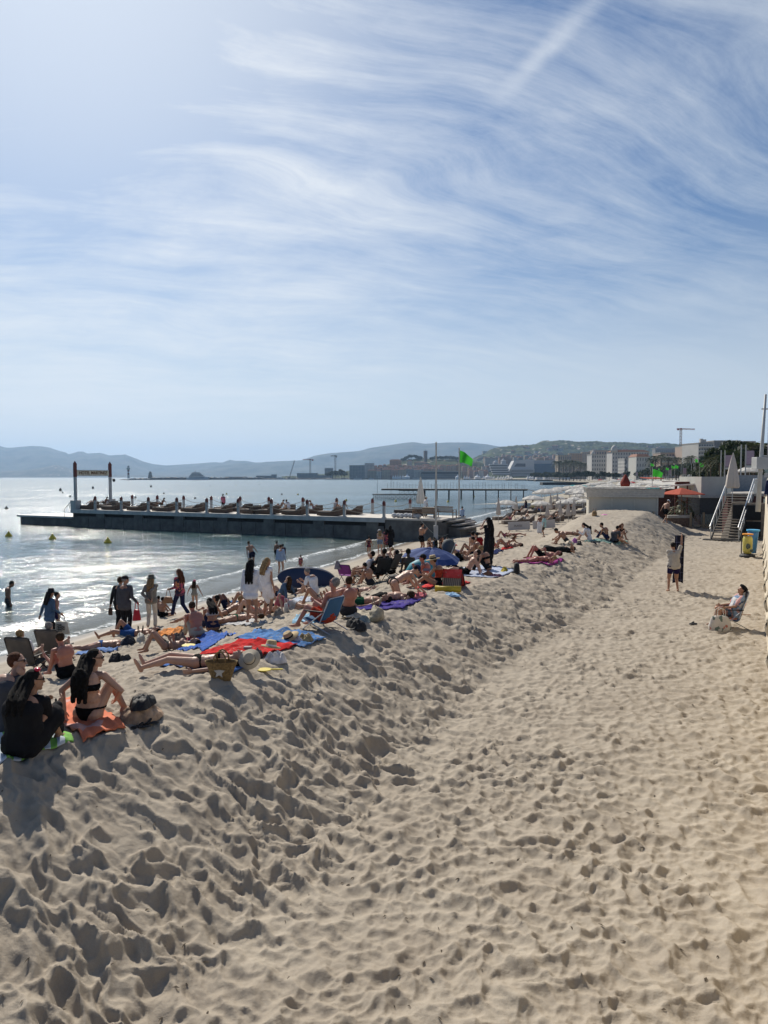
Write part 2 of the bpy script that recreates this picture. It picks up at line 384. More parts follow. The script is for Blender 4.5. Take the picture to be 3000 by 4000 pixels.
# ------------------------------------------------------------ sea
def water_material():
    m = bpy.data.materials.new('sea_water'); m.use_nodes = True; T = NT(m.node_tree); p = T.n['Principled BSDF']
    pos = T.node('ShaderNodeNewGeometry').outputs['Position']
    s_at = T.node('ShaderNodeAttribute', attribute_name='shore').outputs['Fac']     # metres out from the waterline
    p.inputs['Base Color'].default_value = (0.010, 0.045, 0.050, 1); p.inputs['IOR'].default_value = 1.42
    T.l.new(T.ramp(s_at, 8.0, 90.0, 0.10, 0.22), p.inputs['Roughness']); p.inputs['Specular IOR Level'].default_value = 0.5
    deep = T.ramp(s_at, 0.0, 9.0)
    T.l.new(T.mix(deep, (0.17, 0.16, 0.12), (0.030, 0.080, 0.088)), p.inputs['Base Color'])
    st1 = T.node('ShaderNodeMapping', {'Vector': pos, 'Rotation': (0, 0, R(-20)), 'Scale': (0.55, 1.25, 1.0)}).outputs[0]
    h = T.math('MULTIPLY', T.noise(st1, 0.55, 3, 0.55, 0.3), 1.1)
    h = T.math('ADD', h, T.math('MULTIPLY', T.noise(st1, 2.1, 4, 0.6, 0.4), 0.65))
    h = T.math('ADD', h, T.math('MULTIPLY', T.noise(st1, 7.5, 3, 0.6, 0.3), 0.20))
    b = T.node('ShaderNodeBump', {'Strength': T.ramp(s_at, 0.0, 3.0, 0.25, 1.0), 'Distance': T.ramp(T.noise(pos, 0.03, 3, 0.6), 0.38, 0.62, 0.08, 0.20), 'Height': h})
    T.l.new(b.outputs[0], p.inputs['Normal'])
    # foam where the small waves break
    warp = T.math('MULTIPLY', T.math('SUBTRACT', T.noise(pos, 0.35, 3, 0.6), 0.5), 1.6)
    sw = T.math('ADD', s_at, warp)
    bands = T.math('MAXIMUM', T.ramp(T.math('ABSOLUTE', T.math('SUBTRACT', sw, 0.25)), 0.0, 0.32, 1.0, 0.0),
                   T.math('MULTIPLY', T.ramp(T.math('ABSOLUTE', T.math('SUBTRACT', sw, 3.0)), 0.0, 0.55, 1.0, 0.0), 0.9))
    lace = T.node('ShaderNodeTexVoronoi', {'Vector': T.vmath('ADD', pos, T.vmath('SCALE', T.node('ShaderNodeTexNoise', {'Vector': pos, 'Scale': 2.0}).outputs[1], scale=0.5)), 'Scale': 3.2}, feature='DISTANCE_TO_EDGE').outputs[0]
    lace = T.ramp(lace, 0.02, 0.16, 1.0, 0.0)
    fo = T.math('MULTIPLY', bands, T.math('ADD', T.math('MULTIPLY', lace, 0.8), T.ramp(T.noise(pos, 3.0, 5, 0.7), 0.5, 0.6)), clamp=True)
    foam = T.node('ShaderNodeBsdfDiffuse', {0: (0.75, 0.78, 0.78, 1)})
    tr = T.node('ShaderNodeBsdfTransparent', {0: (0.86, 0.95, 0.92, 1)})
    fres = T.node('ShaderNodeFresnel', {'IOR': 1.33, 'Normal': b.outputs[0]}).outputs[0]
    seebed = T.math('MULTIPLY', T.ramp(s_at, -0.2, 2.5, 0.8, 0.0), T.math('SUBTRACT', 1.0, fres))
    m1 = T.node('ShaderNodeMixShader', {0: seebed, 1: p.outputs[0], 2: tr.outputs[0]})
    m2 = T.node('ShaderNodeMixShader', {0: fo, 1: m1.outputs[0], 2: foam.outputs[0]})
    T.l.new(m2.outputs[0], T.n['Material Output'].inputs[0])
    return m
def build_sea():
    az = np.arange(R(-75), R(60), 0.006)
    r = [9.0]
    while r[-1] < 11500: r.append(r[-1] * (1.006 if r[-1] < 160 else 1.03))
    r = np.array(r); A, Rr = np.meshgrid(az, r); X = np.sin(A) * Rr; Y = np.cos(A) * Rr
    s, t = st(X, Y); o_ = -s
    near = 1 - sstep(Rr, 60, 130)
    sw = o_ + 0.5 * vnoise(t * 0.25, o_ * 0.1, 12)
    Z = 0.13 * np.exp(-((sw - 3.1) / 0.55) ** 2) * near + 0.05 * np.exp(-((sw - 7.0) / 0.9) ** 2) * near
    Z = Z + (0.05 * fbm(X * 0.35 - t * 0.1, Y * 0.8, 3, 14) + 0.02 * fbm(X * 1.6, Y * 2.2, 2, 15)) * near * sstep(o_, 0, 4)
    keep = (s < 3.0) | (Rr > 100)
    V = np.stack([X, Y, Z], -1).reshape(-1, 3); F = grid_faces(*X.shape); k = keep.ravel(); F = F[k[F].all(1)]
    used = np.zeros(len(V), bool); used[F.ravel()] = True; idx = np.cumsum(used) - 1
    o = np_mesh('sea', V[used], idx[F], water_material()); tag(o, kind='structure')
    a = o.data.attributes.new('shore', 'FLOAT', 'POINT'); a.data.foreach_set('value', o_.ravel()[used].astype(np.float32))
build_sea()

# ------------------------------------------------------------ hills
def hill_material(name, c1, c2, speck=0.0, scale=0.01):
    m = bpy.data.materials.new(name); m.use_nodes = True; T = NT(m.node_tree); p = T.n['Principled BSDF']
    pos = T.node('ShaderNodeNewGeometry').outputs['Position']
    col = T.mix(T.ramp(T.noise(pos, scale, 8, 0.65), 0.35, 0.65), c1, c2)
    if speck:
        v = T.node('ShaderNodeTexVoronoi', {'Vector': pos, 'Scale': speck})
        k = T.math('MULTIPLY', T.ramp(v.outputs['Distance'], 0.15, 0.28, 1.0, 0.0), T.ramp(T.noise(pos, speck * 0.15, 3), 0.5, 0.6))
        col = T.mix(k, col, (0.42, 0.36, 0.30))
    T.l.new(col, p.inputs['Base Color']); p.inputs['Roughness'].default_value = 0.95; p.inputs['Specular IOR Level'].default_value = 0.1
    return m
def ridge(name, prof, D, depth, m, rough=0.06, tree=0.0, nu=420, nv=60, foot=1863.0, seed=1):
    px = np.linspace(prof[0][0], prof[-1][0], nu); py = np.interp(px, [a for a, b in prof], [b for a, b in prof])
    V = np.zeros((nv, nu, 3)); top = (foot - py) / FPX * D + (EYE.z if True else 0)
    v = np.linspace(0, 1, nv)
    for j, q in enumerate(v):                     # q=0 foot towards the bay, 0.72 crest, 1 behind
        dd = D - depth * (0.72 - q)
        x = (px - 1500) / FPX * dd; y = np.full(nu, dd)
        k = math.sin(min(q / 0.72, 1.0) * math.pi / 2) ** 1.25 if q <= 0.72 else math.cos((q - 0.72) / 0.28 * math.pi / 2)
        n = fbm(x / depth * 5 + 10, y / depth * 5, 6, seed, 0.55)
        amp = rough * depth * 0.35 * math.sin(min(q / 0.72, 1.0) * math.pi) if q < 0.72 else 0
        z = top * (dd / D if q < 0.72 else 1) * k + n * amp
        if tree: z = z + tree * (vnoise(x / (tree * 2.2), y / (tree * 2.2), 5) + 0.6 * vnoise(x / tree, y / tree, 6)) * min(1, q * 4)
        if q > 0.70 and q < 0.74: z = z * 1.0
        V[j, :, 0] = x; V[j, :, 1] = y; V[j, :, 2] = z - (4 if q == 0 or q == 1 else 0)
    o = np_mesh(name, V.reshape(-1, 3), grid_faces(nv, nu), m); tag(o, kind='structure'); return o
HM = hill_material('mountain_scrub', (0.035, 0.045, 0.022), (0.10, 0.095, 0.06), 0.0, 0.004)
HN = hill_material('wooded_hillside', (0.018, 0.03, 0.012), (0.07, 0.085, 0.035), 0.03, 0.012)
ridge('mountains', [(-900, 1790), (-500, 1760), (-200, 1735), (0, 1742), (30, 1750), (50, 1749), (85, 1746), (125, 1742), (170, 1745), (200, 1750), (230, 1760), (262, 1768), (270, 1774), (290, 1770), (310, 1764), (330, 1765), (345, 1773), (395, 1770), (430, 1780), (480, 1778), (492, 1777), (520, 1788), (560, 1803), (600, 1813), (650, 1818), (700, 1815), (800, 1809), (840, 1806), (870, 1807), (900, 1796), (920, 1800), (960, 1800), (1000, 1807), (1040, 1812), (1100, 1825), (1160, 1862)], 9000, 2600, HM, 0.06, seed=3)
ridge('mountains', [(700, 1862), (760, 1845), (850, 1822), (1000, 1809), (1050, 1804), (1100, 1801), (1180, 1798), (1230, 1780), (1290, 1772), (1370, 1767), (1400, 1764), (1450, 1750), (1530, 1738), (1560, 1733), (1615, 1727), (1660, 1734), (1740, 1729), (1830, 1729), (1900, 1736), (1950, 1745), (2000, 1757), (2100, 1772), (2300, 1790), (2600, 1795), (3400, 1800)], 8000, 2400, HM, 0.06, seed=7)
ridge('hills', [(-800, 1850), (-300, 1846), (0, 1842), (80, 1838), (150, 1830), (190, 1821), (225, 1815), (250, 1822), (290, 1835), (340, 1849), (420, 1855), (600, 1857), (800, 1858), (1000, 1859)], 6600, 900, hill_material('coast_scrub', (0.03, 0.04, 0.02), (0.12, 0.11, 0.08), 0.02, 0.006), 0.03, seed=9)
ridge('wooded_hill', [(1820, 1800), (1860, 1785), (1890, 1770), (1930, 1752), (2000, 1743), (2040, 1740), (2080, 1738), (2110, 1727), (2150, 1723), (2200, 1722), (2250, 1727), (2330, 1726), (2380, 1730), (2400, 1728), (2480, 1732), (2560, 1735), (2600, 1732), (2680, 1742), (2750, 1745), (2850, 1742), (3100, 1730), (3600, 1740)], 3000, 1250, HN, 0.05, tree=7.0, nu=900, nv=150, seed=11)
ridge('old_town_hill', [(1100, 1864), (1180, 1861), (1300, 1850), (1400, 1838), (1500, 1822), (1560, 1800), (1620, 1795), (1760, 1795), (1830, 1800), (1900, 1815), (2000, 1830), (2200, 1835), (2600, 1832), (3600, 1830)], 1900, 380, HN, 0.02, tree=4.0, nu=500, nv=80, seed=13)

# ------------------------------------------------------------ haze
def build_haze():
    b = MB(); b.box((0, 5900, 230), (26000, 12400, 470))
    m = bpy.data.materials.new('haze'); m.use_nodes = True; T = NT(m.node_tree); T.n.remove(T.n['Principled BSDF'])
    v = T.node('ShaderNodeVolumePrincipled', {'Color': (0.42, 0.64, 0.95, 1), 'Density': HAZE, 'Anisotropy': 0.35})
    T.l.new(v.outputs[0], T.n['Material Output'].inputs['Volume'])
    o = b.build('haze', m); tag(o, kind='stuff', label='thin blue sea haze filling the air over the bay', cat='haze')
    # the floor of the box lies a metre or more under the sea bed
    for vtx in o.data.vertices:
        if vtx.co.z < 0: vtx.co.z = -8.0
HAZE = 0.95e-4
build_haze()
sc.cycles.volume_bounces = 0
# ============================================================ the stone pier
PA = Vector((4.5, 57.0, 0)); PD = Vector((-0.9, 0.436, 0)).normalized(); PB = Vector((-PD.y, PD.x, 0)) * -1   # along, back
PRZ = math.atan2(PD.y, PD.x)
if PB.y < 0: PB = -PB
def pw(u, v, z): return PA + PD * u + PB * v + Vector((0, 0, z))
def u_at(px, v):
    k = (px - 1500) / FPX; o = PA + PB * v
    return (k * o.y - o.x) / (PD.x - k * PD.y)
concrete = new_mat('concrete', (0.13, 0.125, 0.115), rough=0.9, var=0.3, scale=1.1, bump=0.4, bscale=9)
stone_deck = new_mat('deck_paving', (0.56, 0.52, 0.46), rough=0.8, var=0.1, scale=0.8, bump=0.15)
white_paint = new_mat('white_paint', (0.43, 0.43, 0.42), rough=0.55, var=0.16, scale=1.2)
red_paint = new_mat('dark_red_paint', (0.16, 0.035, 0.025), rough=0.5)
dark_void = new_mat('shaded_opening', (0.03, 0.03, 0.03), rough=0.95)
steel = new_mat('brushed_steel', (0.55, 0.55, 0.54), rough=0.32, metal=0.9, var=0.1)
wicker = new_mat('brown_wicker', (0.10, 0.065, 0.045), rough=0.8, var=0.3, scale=30, bump=0.5, bscale=60)
taupe = new_mat('taupe_cushion', (0.30, 0.255, 0.215), rough=0.95, var=0.1, scale=3)
wood = new_mat('weathered_wood', (0.22, 0.14, 0.085), rough=0.8, var=0.3, scale=8, bump=0.2)
rope_m = new_mat('rope_fibre', (0.25, 0.22, 0.18), rough=0.95)

def plocal(b, c, size, **k): b.box(c, size, **k)
pier = empty('pier', pw(0, 0, 0), PRZ, 'long grey concrete pier with white edge band running out into the bay', 'pier')
# local frame: x along the pier, y = -back
s_ = -1.0 if (Matrix.Rotation(PRZ, 3, 'Z') @ Vector((0, 1, 0))).dot(PB) < 0 else 1.0
L_main = u_at(275, 0)
def build_pier():
    core = MB(); n = int((L_main - 0.5) / 1.62)
    # sheet of concrete panels with joints standing a little back
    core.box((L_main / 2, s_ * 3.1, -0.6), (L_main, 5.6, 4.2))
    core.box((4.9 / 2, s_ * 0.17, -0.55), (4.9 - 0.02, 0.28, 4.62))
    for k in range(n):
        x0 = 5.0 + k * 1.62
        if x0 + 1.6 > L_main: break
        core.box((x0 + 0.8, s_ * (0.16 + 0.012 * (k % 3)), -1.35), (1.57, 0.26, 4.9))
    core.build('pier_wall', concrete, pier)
    for k in range(7):
        x0 = 5.0 + 1.1 + k * 5.2
        if x0 > L_main - 1: break
        b = MB(); b.box((x0, s_ * 0.10, 0.25), (1.1, 0.22, 2.45)); b.build('buttress', concrete, pier)
    o = MB(); o.box(((L_main + 5) / 2, s_ * 0.27, 1.22), (L_main - 5.1, 0.06, 0.34)); o.build('recess_shade', dark_void, pier)  # near-black strip: shade of the recess below the edge band, put in as colour
    d = MB(); d.box((L_main / 2, s_ * 3.0, 1.73), (L_main, 6.0, 0.14), bev=0.01); d.build('deck', stone_deck, pier)
    for k in range(5):
        a = 4.9 + k * (L_main - 4.9) / 5; w = (L_main - 4.9) / 5 - 0.03
        f = MB(); f.box((a + w / 2, s_ * -0.03, 1.62), (w, 0.08, 0.38), bev=0.01); f.build('edge_band', white_paint, pier)
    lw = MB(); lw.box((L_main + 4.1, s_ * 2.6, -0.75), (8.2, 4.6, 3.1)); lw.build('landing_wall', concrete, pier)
    ld = MB(); ld.box((L_main + 4.2, s_ * 2.55, 0.93), (8.5, 5.0, 0.20), bev=0.02); ld.build('landing', white_paint, pier)
    stp = MB()
    for k in range(3): stp.box((-0.25 - 0.5 * k, s_ * 3.6, 1.56 - 0.27 * k), (0.62, 4.6, 0.12))
    stp.build('step', new_mat('grey_step', (0.22, 0.2, 0.18), rough=0.8), pier)
    sk = MB(); sk.box((-0.6, s_ * 3.6, 0.4), (1.0, 4.2, 1.4)); sk.build('step_base', concrete, pier)
    h = MB()
    for v in (0.2,):
        h.tube([(L_main + 1.2, s_ * v, 1.0), (L_main + 1.2, s_ * v, 1.75), (L_main + 0.1, s_ * v, 2.7), (L_main - 0.5, s_ * v, 2.7)], 0.03)
        h.tube([(L_main + 0.4, s_ * v, 1.75), (L_main + 0.4, s_ * v, 2.45)], 0.025)
    h.build('handrail', steel, pier)
build_pier()
DZ = 1.80
# bollard posts with a dark red pointed top, and the ropes between them
def make_post():
    r = empty('mooring_post'); b = MB(); b.box((0, 0, 0.5), (0.20, 0.20, 1.0), bev=0.012); b.box((0, 0, 0.04), (0.3, 0.3, 0.08)); b.build('shaft', white_paint, r)
    c = MB(); c.box((0, 0, 1.15), (0.205, 0.205, 0.30)); c.lathe([(0.15, 1.30), (0.01, 1.46)], seg=4, a0=math.pi / 4); c.build('cap', red_paint, r)
    return r
fr = [1728, 1500, 1345, 1200, 1060, 930, 807, 690, 579, 473, 371]; bk = [1602, 1455, 1315, 1183, 1050, 938, 825, 717, 614, 516]
fr = fr[1:]
near_names = ['the bench end', 'the second place from the beach', 'the third place from the beach']
post0 = make_post(); tops = {}
for row, pxs, v in (('front', fr, 0.16), ('back', bk, 5.85)):
    pts = []
    for i, px in enumerate(pxs):
        o = post0 if (row == 'front' and i == 0) else copy_tree(post0)
        u = u_at(px, v); o.location = pw(u, v, DZ); o.rotation_euler = (0, 0, PRZ); pts.append((u, v))
        ords = ['nearest the beach', 'second from the beach', 'third from the beach', 'fourth from the beach', 'fifth from the beach', 'sixth from the beach', 'seventh from the beach', 'eighth from the beach', 'ninth from the beach', 'farthest out']
        tag(o, f"white post with dark red tip on the pier's {'near' if row=='front' else 'seaward'} edge, {ords[i]}", 'post', 'rope posts along the pier')
    for i in range(len(pts) - 1):
        b = MB(); (u0, v0), (u1, v1) = pts[i], pts[i + 1]
        for zz_, sag in ((1.08, 0.40), (0.72, 0.34)) if row == 'front' else ((1.08, 0.40),):
            ps = []
            for k in range(9):
                q = k / 8; ps.append(pw(u0 + (u1 - u0) * q, v0 + (-0.11 if row == 'front' else 0.11), DZ + zz_ - sag * 4 * q * (1 - q)))
            b.tube(ps, 0.022, seg=5)
        o = b.build('rope', rope_m)
        tag(o, f"sagging rope between the posts of the {'near' if row=='front' else 'seaward'} pier edge, span {ords[i]}", 'rope', 'ropes between the pier posts')
# sign gate at the seaward end
gate = empty('sign_gate', pw(u_at(295, 0.4), 0.4, DZ), PRZ, 'tall white gate posts with dark red tips carrying the beach name board', 'sign gate')
def gate_parts():
    g1 = 0.0; g2 = 4.7
    for v in (g1, g2):
        b = MB(); b.box((0, s_ * v, 2.0), (0.25, 0.25, 3.0), bev=0.02); b.build('post_shaft', white_paint, gate)
        c = MB(); c.box((0, s_ * v, 4.1), (0.26, 0.26, 1.4)); c.lathe([(0.185, 4.8), (0.02, 5.08)], c=(0, s_ * v, 0), seg=4, a0=math.pi / 4); c.build('post_tip', red_paint, gate)
        p = MB(); p.box((0, s_ * v, 0.48), (0.75, 0.75, 0.96), bev=0.02); p.build('pedestal', white_paint, gate)
    nb = MB(); nb.box((-0.02, s_ * 2.35, 3.82), (0.06, 4.3, 0.52)); board = nb.build('name_board', new_mat('cream_board', (0.74, 0.66, 0.50), rough=0.6), gate)
    fr_ = MB()
    for z in (3.54, 4.10): fr_.box((-0.02, s_ * 2.35, z), (0.12, 4.36, 0.05))
    fr_.build('board_frame', new_mat('grey_trim', (0.4, 0.4, 0.4), rough=0.5), board)
    to = text_obj('HOTEL MARTINEZ', 0.46, new_mat('brown_letters', (0.16, 0.06, 0.02), rough=0.5), board, 0.012, 0.012, True)
    return to
to = gate_parts()
# lettering faces the beach side (towards -x local); its reading direction runs away from the beach
to.rotation_euler = (R(90), 0, R(-90) if s_ < 0 else R(90)); to.location = (-0.056, s_ * 2.35, 3.82)
lampb = MB(); lampb.tube([(0, 0, 0), (0.0, s_ * 0.0, 0.0), (-0.35, 0, 0.05)], 0.03); lampb.ball((-0.42, 0, -0.12), 0.16, (1, 1, 1.2))
lo = lampb.build('floodlight', new_mat('black_metal', (0.02, 0.02, 0.02), rough=0.5), gate, loc=(-0.15, s_ * 4.7, 3.15))

# sun loungers on the pier
def make_lounger(cw=1.15, cushion=taupe, base=wicker, label='', cat='sun lounger', group=''):
    r = empty('sun_lounger'); b = MB()
    b.box((0.05, 0, 0.17), (2.0, cw, 0.26), bev=0.04); b.build('frame', base, r)
    c = MB(); c.box((0.38, 0, 0.36), (1.35, cw - 0.04, 0.13), bev=0.05); c.build('mattress', cushion, r, smooth=False)
    k = MB(); k.box((-0.62, 0, 0.54), (0.86, cw - 0.06, 0.13), ry=R(32), bev=0.05); k.build('backrest', cushion, r)
    w = MB(); w.poly([(-0.95, -cw / 2 + 0.02, 0.30), (-0.28, -cw / 2 + 0.02, 0.30), (-0.95, -cw / 2 + 0.02, 0.72)], (0, cw - 0.04, 0)); w.build('back_support', base, r)
    return r
L0 = make_lounger(cushion=new_mat('brown_cushion', (0.17, 0.14, 0.12), rough=0.95))
rng = random.Random(5)
spots = [(u_at(px, 1.2), 1.2) for px in (345, 440, 540, 640, 752, 862, 975, 1045, 1150, 1290)] + [(u_at(px, 3.9), 3.9) for px in (420, 470, 575, 668, 770, 880, 945, 1020, 1110, 1215, 1370)]
pier_lounger_lab = ['farthest out', 'second from the sign gate', 'third from the sign gate', 'fourth from the sign gate', 'fifth from the sign gate', 'sixth from the sign gate', 'seventh from the sign gate', 'eighth from the sign gate', 'ninth from the sign gate', 'tenth from the sign gate', 'nearest the benches']
for i, (u, v) in enumerate(spots):
    o = L0 if i == 0 else copy_tree(L0)
    o.location = pw(u, v, DZ); o.rotation_euler = (0, 0, PRZ + R(rng.uniform(-9, 5)))
    j = i if i < 10 else i - 10
    tag(o, f"brown wicker lounger with taupe mattress in the pier's {'near' if i < 10 else 'rear'} row, {pier_lounger_lab[j]}", 'sun lounger', 'loungers on the pier')

# benches, planters, umbrella, masts near the beach end
def make_bench():
    r = empty('bench'); b = MB()
    for k in range(5): b.box((0, 0.02 + k * 0.10, 0.44), (1.9, 0.075, 0.03))
    b.build('seat', wood, r); b = MB()
    for k in range(17): b.box((-0.88 + k * 0.11, -0.06, 0.68), (0.05, 0.025, 0.36), rx=R(8))
    b.box((0, -0.09, 0.88), (1.95, 0.05, 0.07)); b.box((0, -0.03, 0.48), (1.9, 0.05, 0.05)); b.build('backrest', wood, r)
    for x in (-0.92, 0.92):
        for y in (-0.05, 0.45):
            b = MB(); b.box((x, y, 0.32), (0.06, 0.06, 0.64)); b.build('leg', wood, r)
        b = MB(); b.box((x, 0.2, 0.65), (0.07, 0.6, 0.035)); b.build('armrest', wood, r)
    return r
bn = make_bench(); bn.location = pw(u_at(1655, 0.8), 0.8, DZ); bn.rotation_euler = (0, 0, PRZ + math.pi + 0.12)
tag(bn, 'slatted wooden bench at the near edge of the pier, beside the bare mast', 'bench', 'wooden benches on the pier')
bn2 = copy_tree(bn); bn2.location = pw(u_at(1735, 2.6), 2.6, DZ); bn2.rotation_euler = (0, 0, PRZ + math.pi - 0.25); bn2.scale = (1, 1, 1.05)
tag(bn2, 'slatted wooden bench behind the other one, near the green flag', 'bench')
bx_m = new_mat('dark_planter', (0.035, 0.028, 0.025), rough=0.7)
for i, (px, v, sz, lb) in enumerate(((1583, 3.2, (1.9, 0.6, 0.5), 'low dark box behind the folded white sacks on the pier'), (1618, 4.6, (1.6, 0.6, 0.55), 'low dark box at the foot of the closed white parasol'))):
    b = MB(); b.box((0, 0, sz[2] / 2), sz, bev=0.02); b.box((0, 0, sz[2] + 0.025), (sz[0] + 0.06, sz[1] + 0.06, 0.05), bev=0.01)
    o = b.build('storage_box', bx_m, loc=pw(u_at(px, v), v, DZ)); o.rotation_euler = (0, 0, PRZ); tag(o, lb, 'box')
def sacks():
    b = MB(); rg = random.Random(3)
    for k in range(7): b.ball((-1.1 + k * 0.36, rg.uniform(-.1, .1), 0.16 + rg.uniform(0, .06)), 0.27, (1.1, 0.9, 0.75), rz=rg.uniform(0, 3))
    o = b.build('sack', new_mat('white_canvas', (0.5, 0.5, 0.5), rough=0.9, bump=0.8, bscale=6), smooth=True, loc=pw(u_at(1585, 0.9), 0.9, DZ)); o.rotation_euler = (0, 0, PRZ)
    tag(o, 'row of folded white canvas covers lying on the pier beside the near bench', 'covers')
sacks()
# open and closed parasols
canvas = new_mat('white_parasol_cloth', (0.72, 0.70, 0.66), rough=0.9, var=0.03, trans=0.35)
canvas_beige = new_mat('cream_parasol_cloth', (0.62, 0.56, 0.50), rough=0.9, var=0.05, trans=0.2)
pole_m = new_mat('pale_pole', (0.5, 0.5, 0.48), rough=0.4)
def make_closed_parasol(H=2.5, rad=0.28, m=canvas_beige):
    r = empty('parasol'); b = MB(); b.tube([(0, 0, 0), (0, 0, H)], 0.025); b.build('pole', pole_m, r)
    c = MB(); w = lambda th, j: 1 + 0.16 * math.sin(6 * th + j * 0.2)
    c.lathe([(rad * 0.85, H * 0.32), (rad, H * 0.36), (rad * 0.82, H * 0.55), (rad * 0.55, H * 0.75), (rad * 0.32, H * 0.9), (0.05, H * 1.0), (0.02, H * 1.03)], seg=24, wob=w)
    c.build('canopy', m, r, smooth=True); return r
def make_open_parasol(H=2.35, rad=1.45, m=canvas, val=0.22, rise=0.5):
    r = empty('parasol'); b = MB(); b.tube([(0, 0, 0), (0, 0, H + rise)], 0.03); b.build('pole', pole_m, r)
    c = MB(); n = 8; seg = 32
    w = lambda th, j: 1 - 0.06 * (0.5 - 0.5 * math.cos(n * th)) * (j > 0)
    prof = [(rad, H), (rad * 0.80, H + rise * 0.36), (rad * 0.55, H + rise * 0.68), (rad * 0.28, H + rise * 0.9), (0.03, H + rise)]
    bm = c.bm; rings = []
    for j, (rr, z) in enumerate([(rad * 1.0, H - val)] + prof):
        ring = []
        for k in range(seg):
            th = 2 * math.pi * k / seg; cc = 0.5 - 0.5 * math.cos(n * th)
            ring.append(bm.verts.new((rr * (1 - 0.055 * cc) * math.cos(th), rr * (1 - 0.055 * cc) * math.sin(th), z - (0.05 * cc if j > 0 else -0.03 * cc))))
        rings.append(ring)
    for i in range(len(rings) - 1):
        for k in range(seg): bm.faces.new((rings[i][k], rings[i][(k + 1) % seg], rings[i + 1][(k + 1) % seg], rings[i + 1][k]))
    bm.faces.new(rings[-1])
    c.build('canopy', m, r, smooth=False)
    rb = MB()
    for k in range(n):
        th = 2 * math.pi * k / n; rb.tube([(0.02, 0, H + rise - 0.08), (rad * 0.55 * math.cos(th), rad * 0.55 * math.sin(th), H + rise * 0.62 - 0.02), (rad * 0.97 * math.cos(th), rad * 0.97 * math.sin(th), H - 0.03)], 0.010, seg=4)
    rb.build('ribs', pole_m, r); return r
cp = make_closed_parasol(3.3, 0.36, canvas); cp.location = pw(u_at(1643, 5.0), 5.0, DZ); tag(cp, 'closed white parasol standing on the pier beside the man in the white cap', 'parasol')
green = new_mat('bright_green_flag', (0.05, 0.40, 0.035), rough=0.9, var=0.15, scale=2, trans=0.35)
pole_w = new_mat('weathered_white_pole', (0.48, 0.46, 0.42), rough=0.5)
def make_flag(H=7.5, fw=1.5, fh=1.25, wave=1.0, r0=0.05, has=True, droop=0.5):
    r = empty('flagpole'); b = MB(); b.tube([(0, 0, 0), (0, 0, H * 0.4), (0, 0, H)], [r0, r0, r0 * 0.75], seg=10); b.ball((0, 0, H + 0.03), r0 * 1.2, sub=1); b.build('pole', pole_w, r)
    if has:
        n, k = 14, 8; V = []
        for i in range(n):
            for j in range(k):
                q = i / (n - 1); w = j / (k - 1)
                x = r0 + q * fw * (1 - 0.12 * w); z = H - 0.15 - w * fh * (1 - 0.35 * q * 0.4) - droop * q * q * fw * 0.75 - 0.25 * q * (1 - w) * fh
                y = 0.14 * wave * math.sin(q * 7 + w * 1.5) * q ** 0.5
                V.append((x, y, z))
        np_mesh('flag', np.array(V), grid_faces(n, k), green, r)
    return r
fm = make_flag(6.0 + 1.3, has=False, r0=0.075); p_ = on_z(1703, 2058, 0.75); 
p_ = pw(u_at(1703, -0.35), -0.35, 0.55); fm.location = p_; tag(fm, 'bare pale mast rising beside the pier wall next to the benches', 'flagpole')
mb_ = MB(); mb_.box((0, 0, 0.25), (0.34, 0.34, 1.1)); mb_.build('base_sleeve', white_paint, fm)
f1 = make_flag(6.6, 1.10, 1.05, r0=0.06, droop=0.6, wave=1.6); f1.location = pw(u_at(1793, 4.6), 4.6, 1.0); f1.rotation_euler = (0, 0, R(-20)); tag(f1, 'tall pole flying a large bright green flag at the beach end of the pier', 'flagpole')
# hose draped on the wall
b = MB(); ps = []
for k in range(16):
    q = k / 15; ps.append(pw(1.9 - q * 2.6, -0.1 - 0.1 * math.sin(q * 3), 1.85 - 1.55 * math.sin(q * math.pi * 0.62) ** 1.3 + 0.25 * q))
b.tube(ps, 0.02, seg=6); tag(b.build('hose', new_mat('pale_hose', (0.45, 0.42, 0.33), rough=0.5)), 'pale water hose hanging down the end of the pier wall', 'hose')
# serving trolley behind the bench
b = MB(); b.box((0, 0, 0.55), (1.1, 0.6, 0.5), bev=0.02); b.box((0, 0, 0.84), (1.2, 0.7, 0.05)); 
for x in (-.45, .45):
    for y in (-.2, .2): b.box((x, y, 0.16), (0.05, 0.05, 0.32))
o = b.build('serving_counter', new_mat('grey_counter', (0.25, 0.23, 0.2), rough=0.6), loc=pw(u_at(1678, 2.4), 2.4, DZ)); o.rotation_euler = (0, 0, PRZ); tag(o, 'small grey serving counter between the two benches on the pier', 'counter')

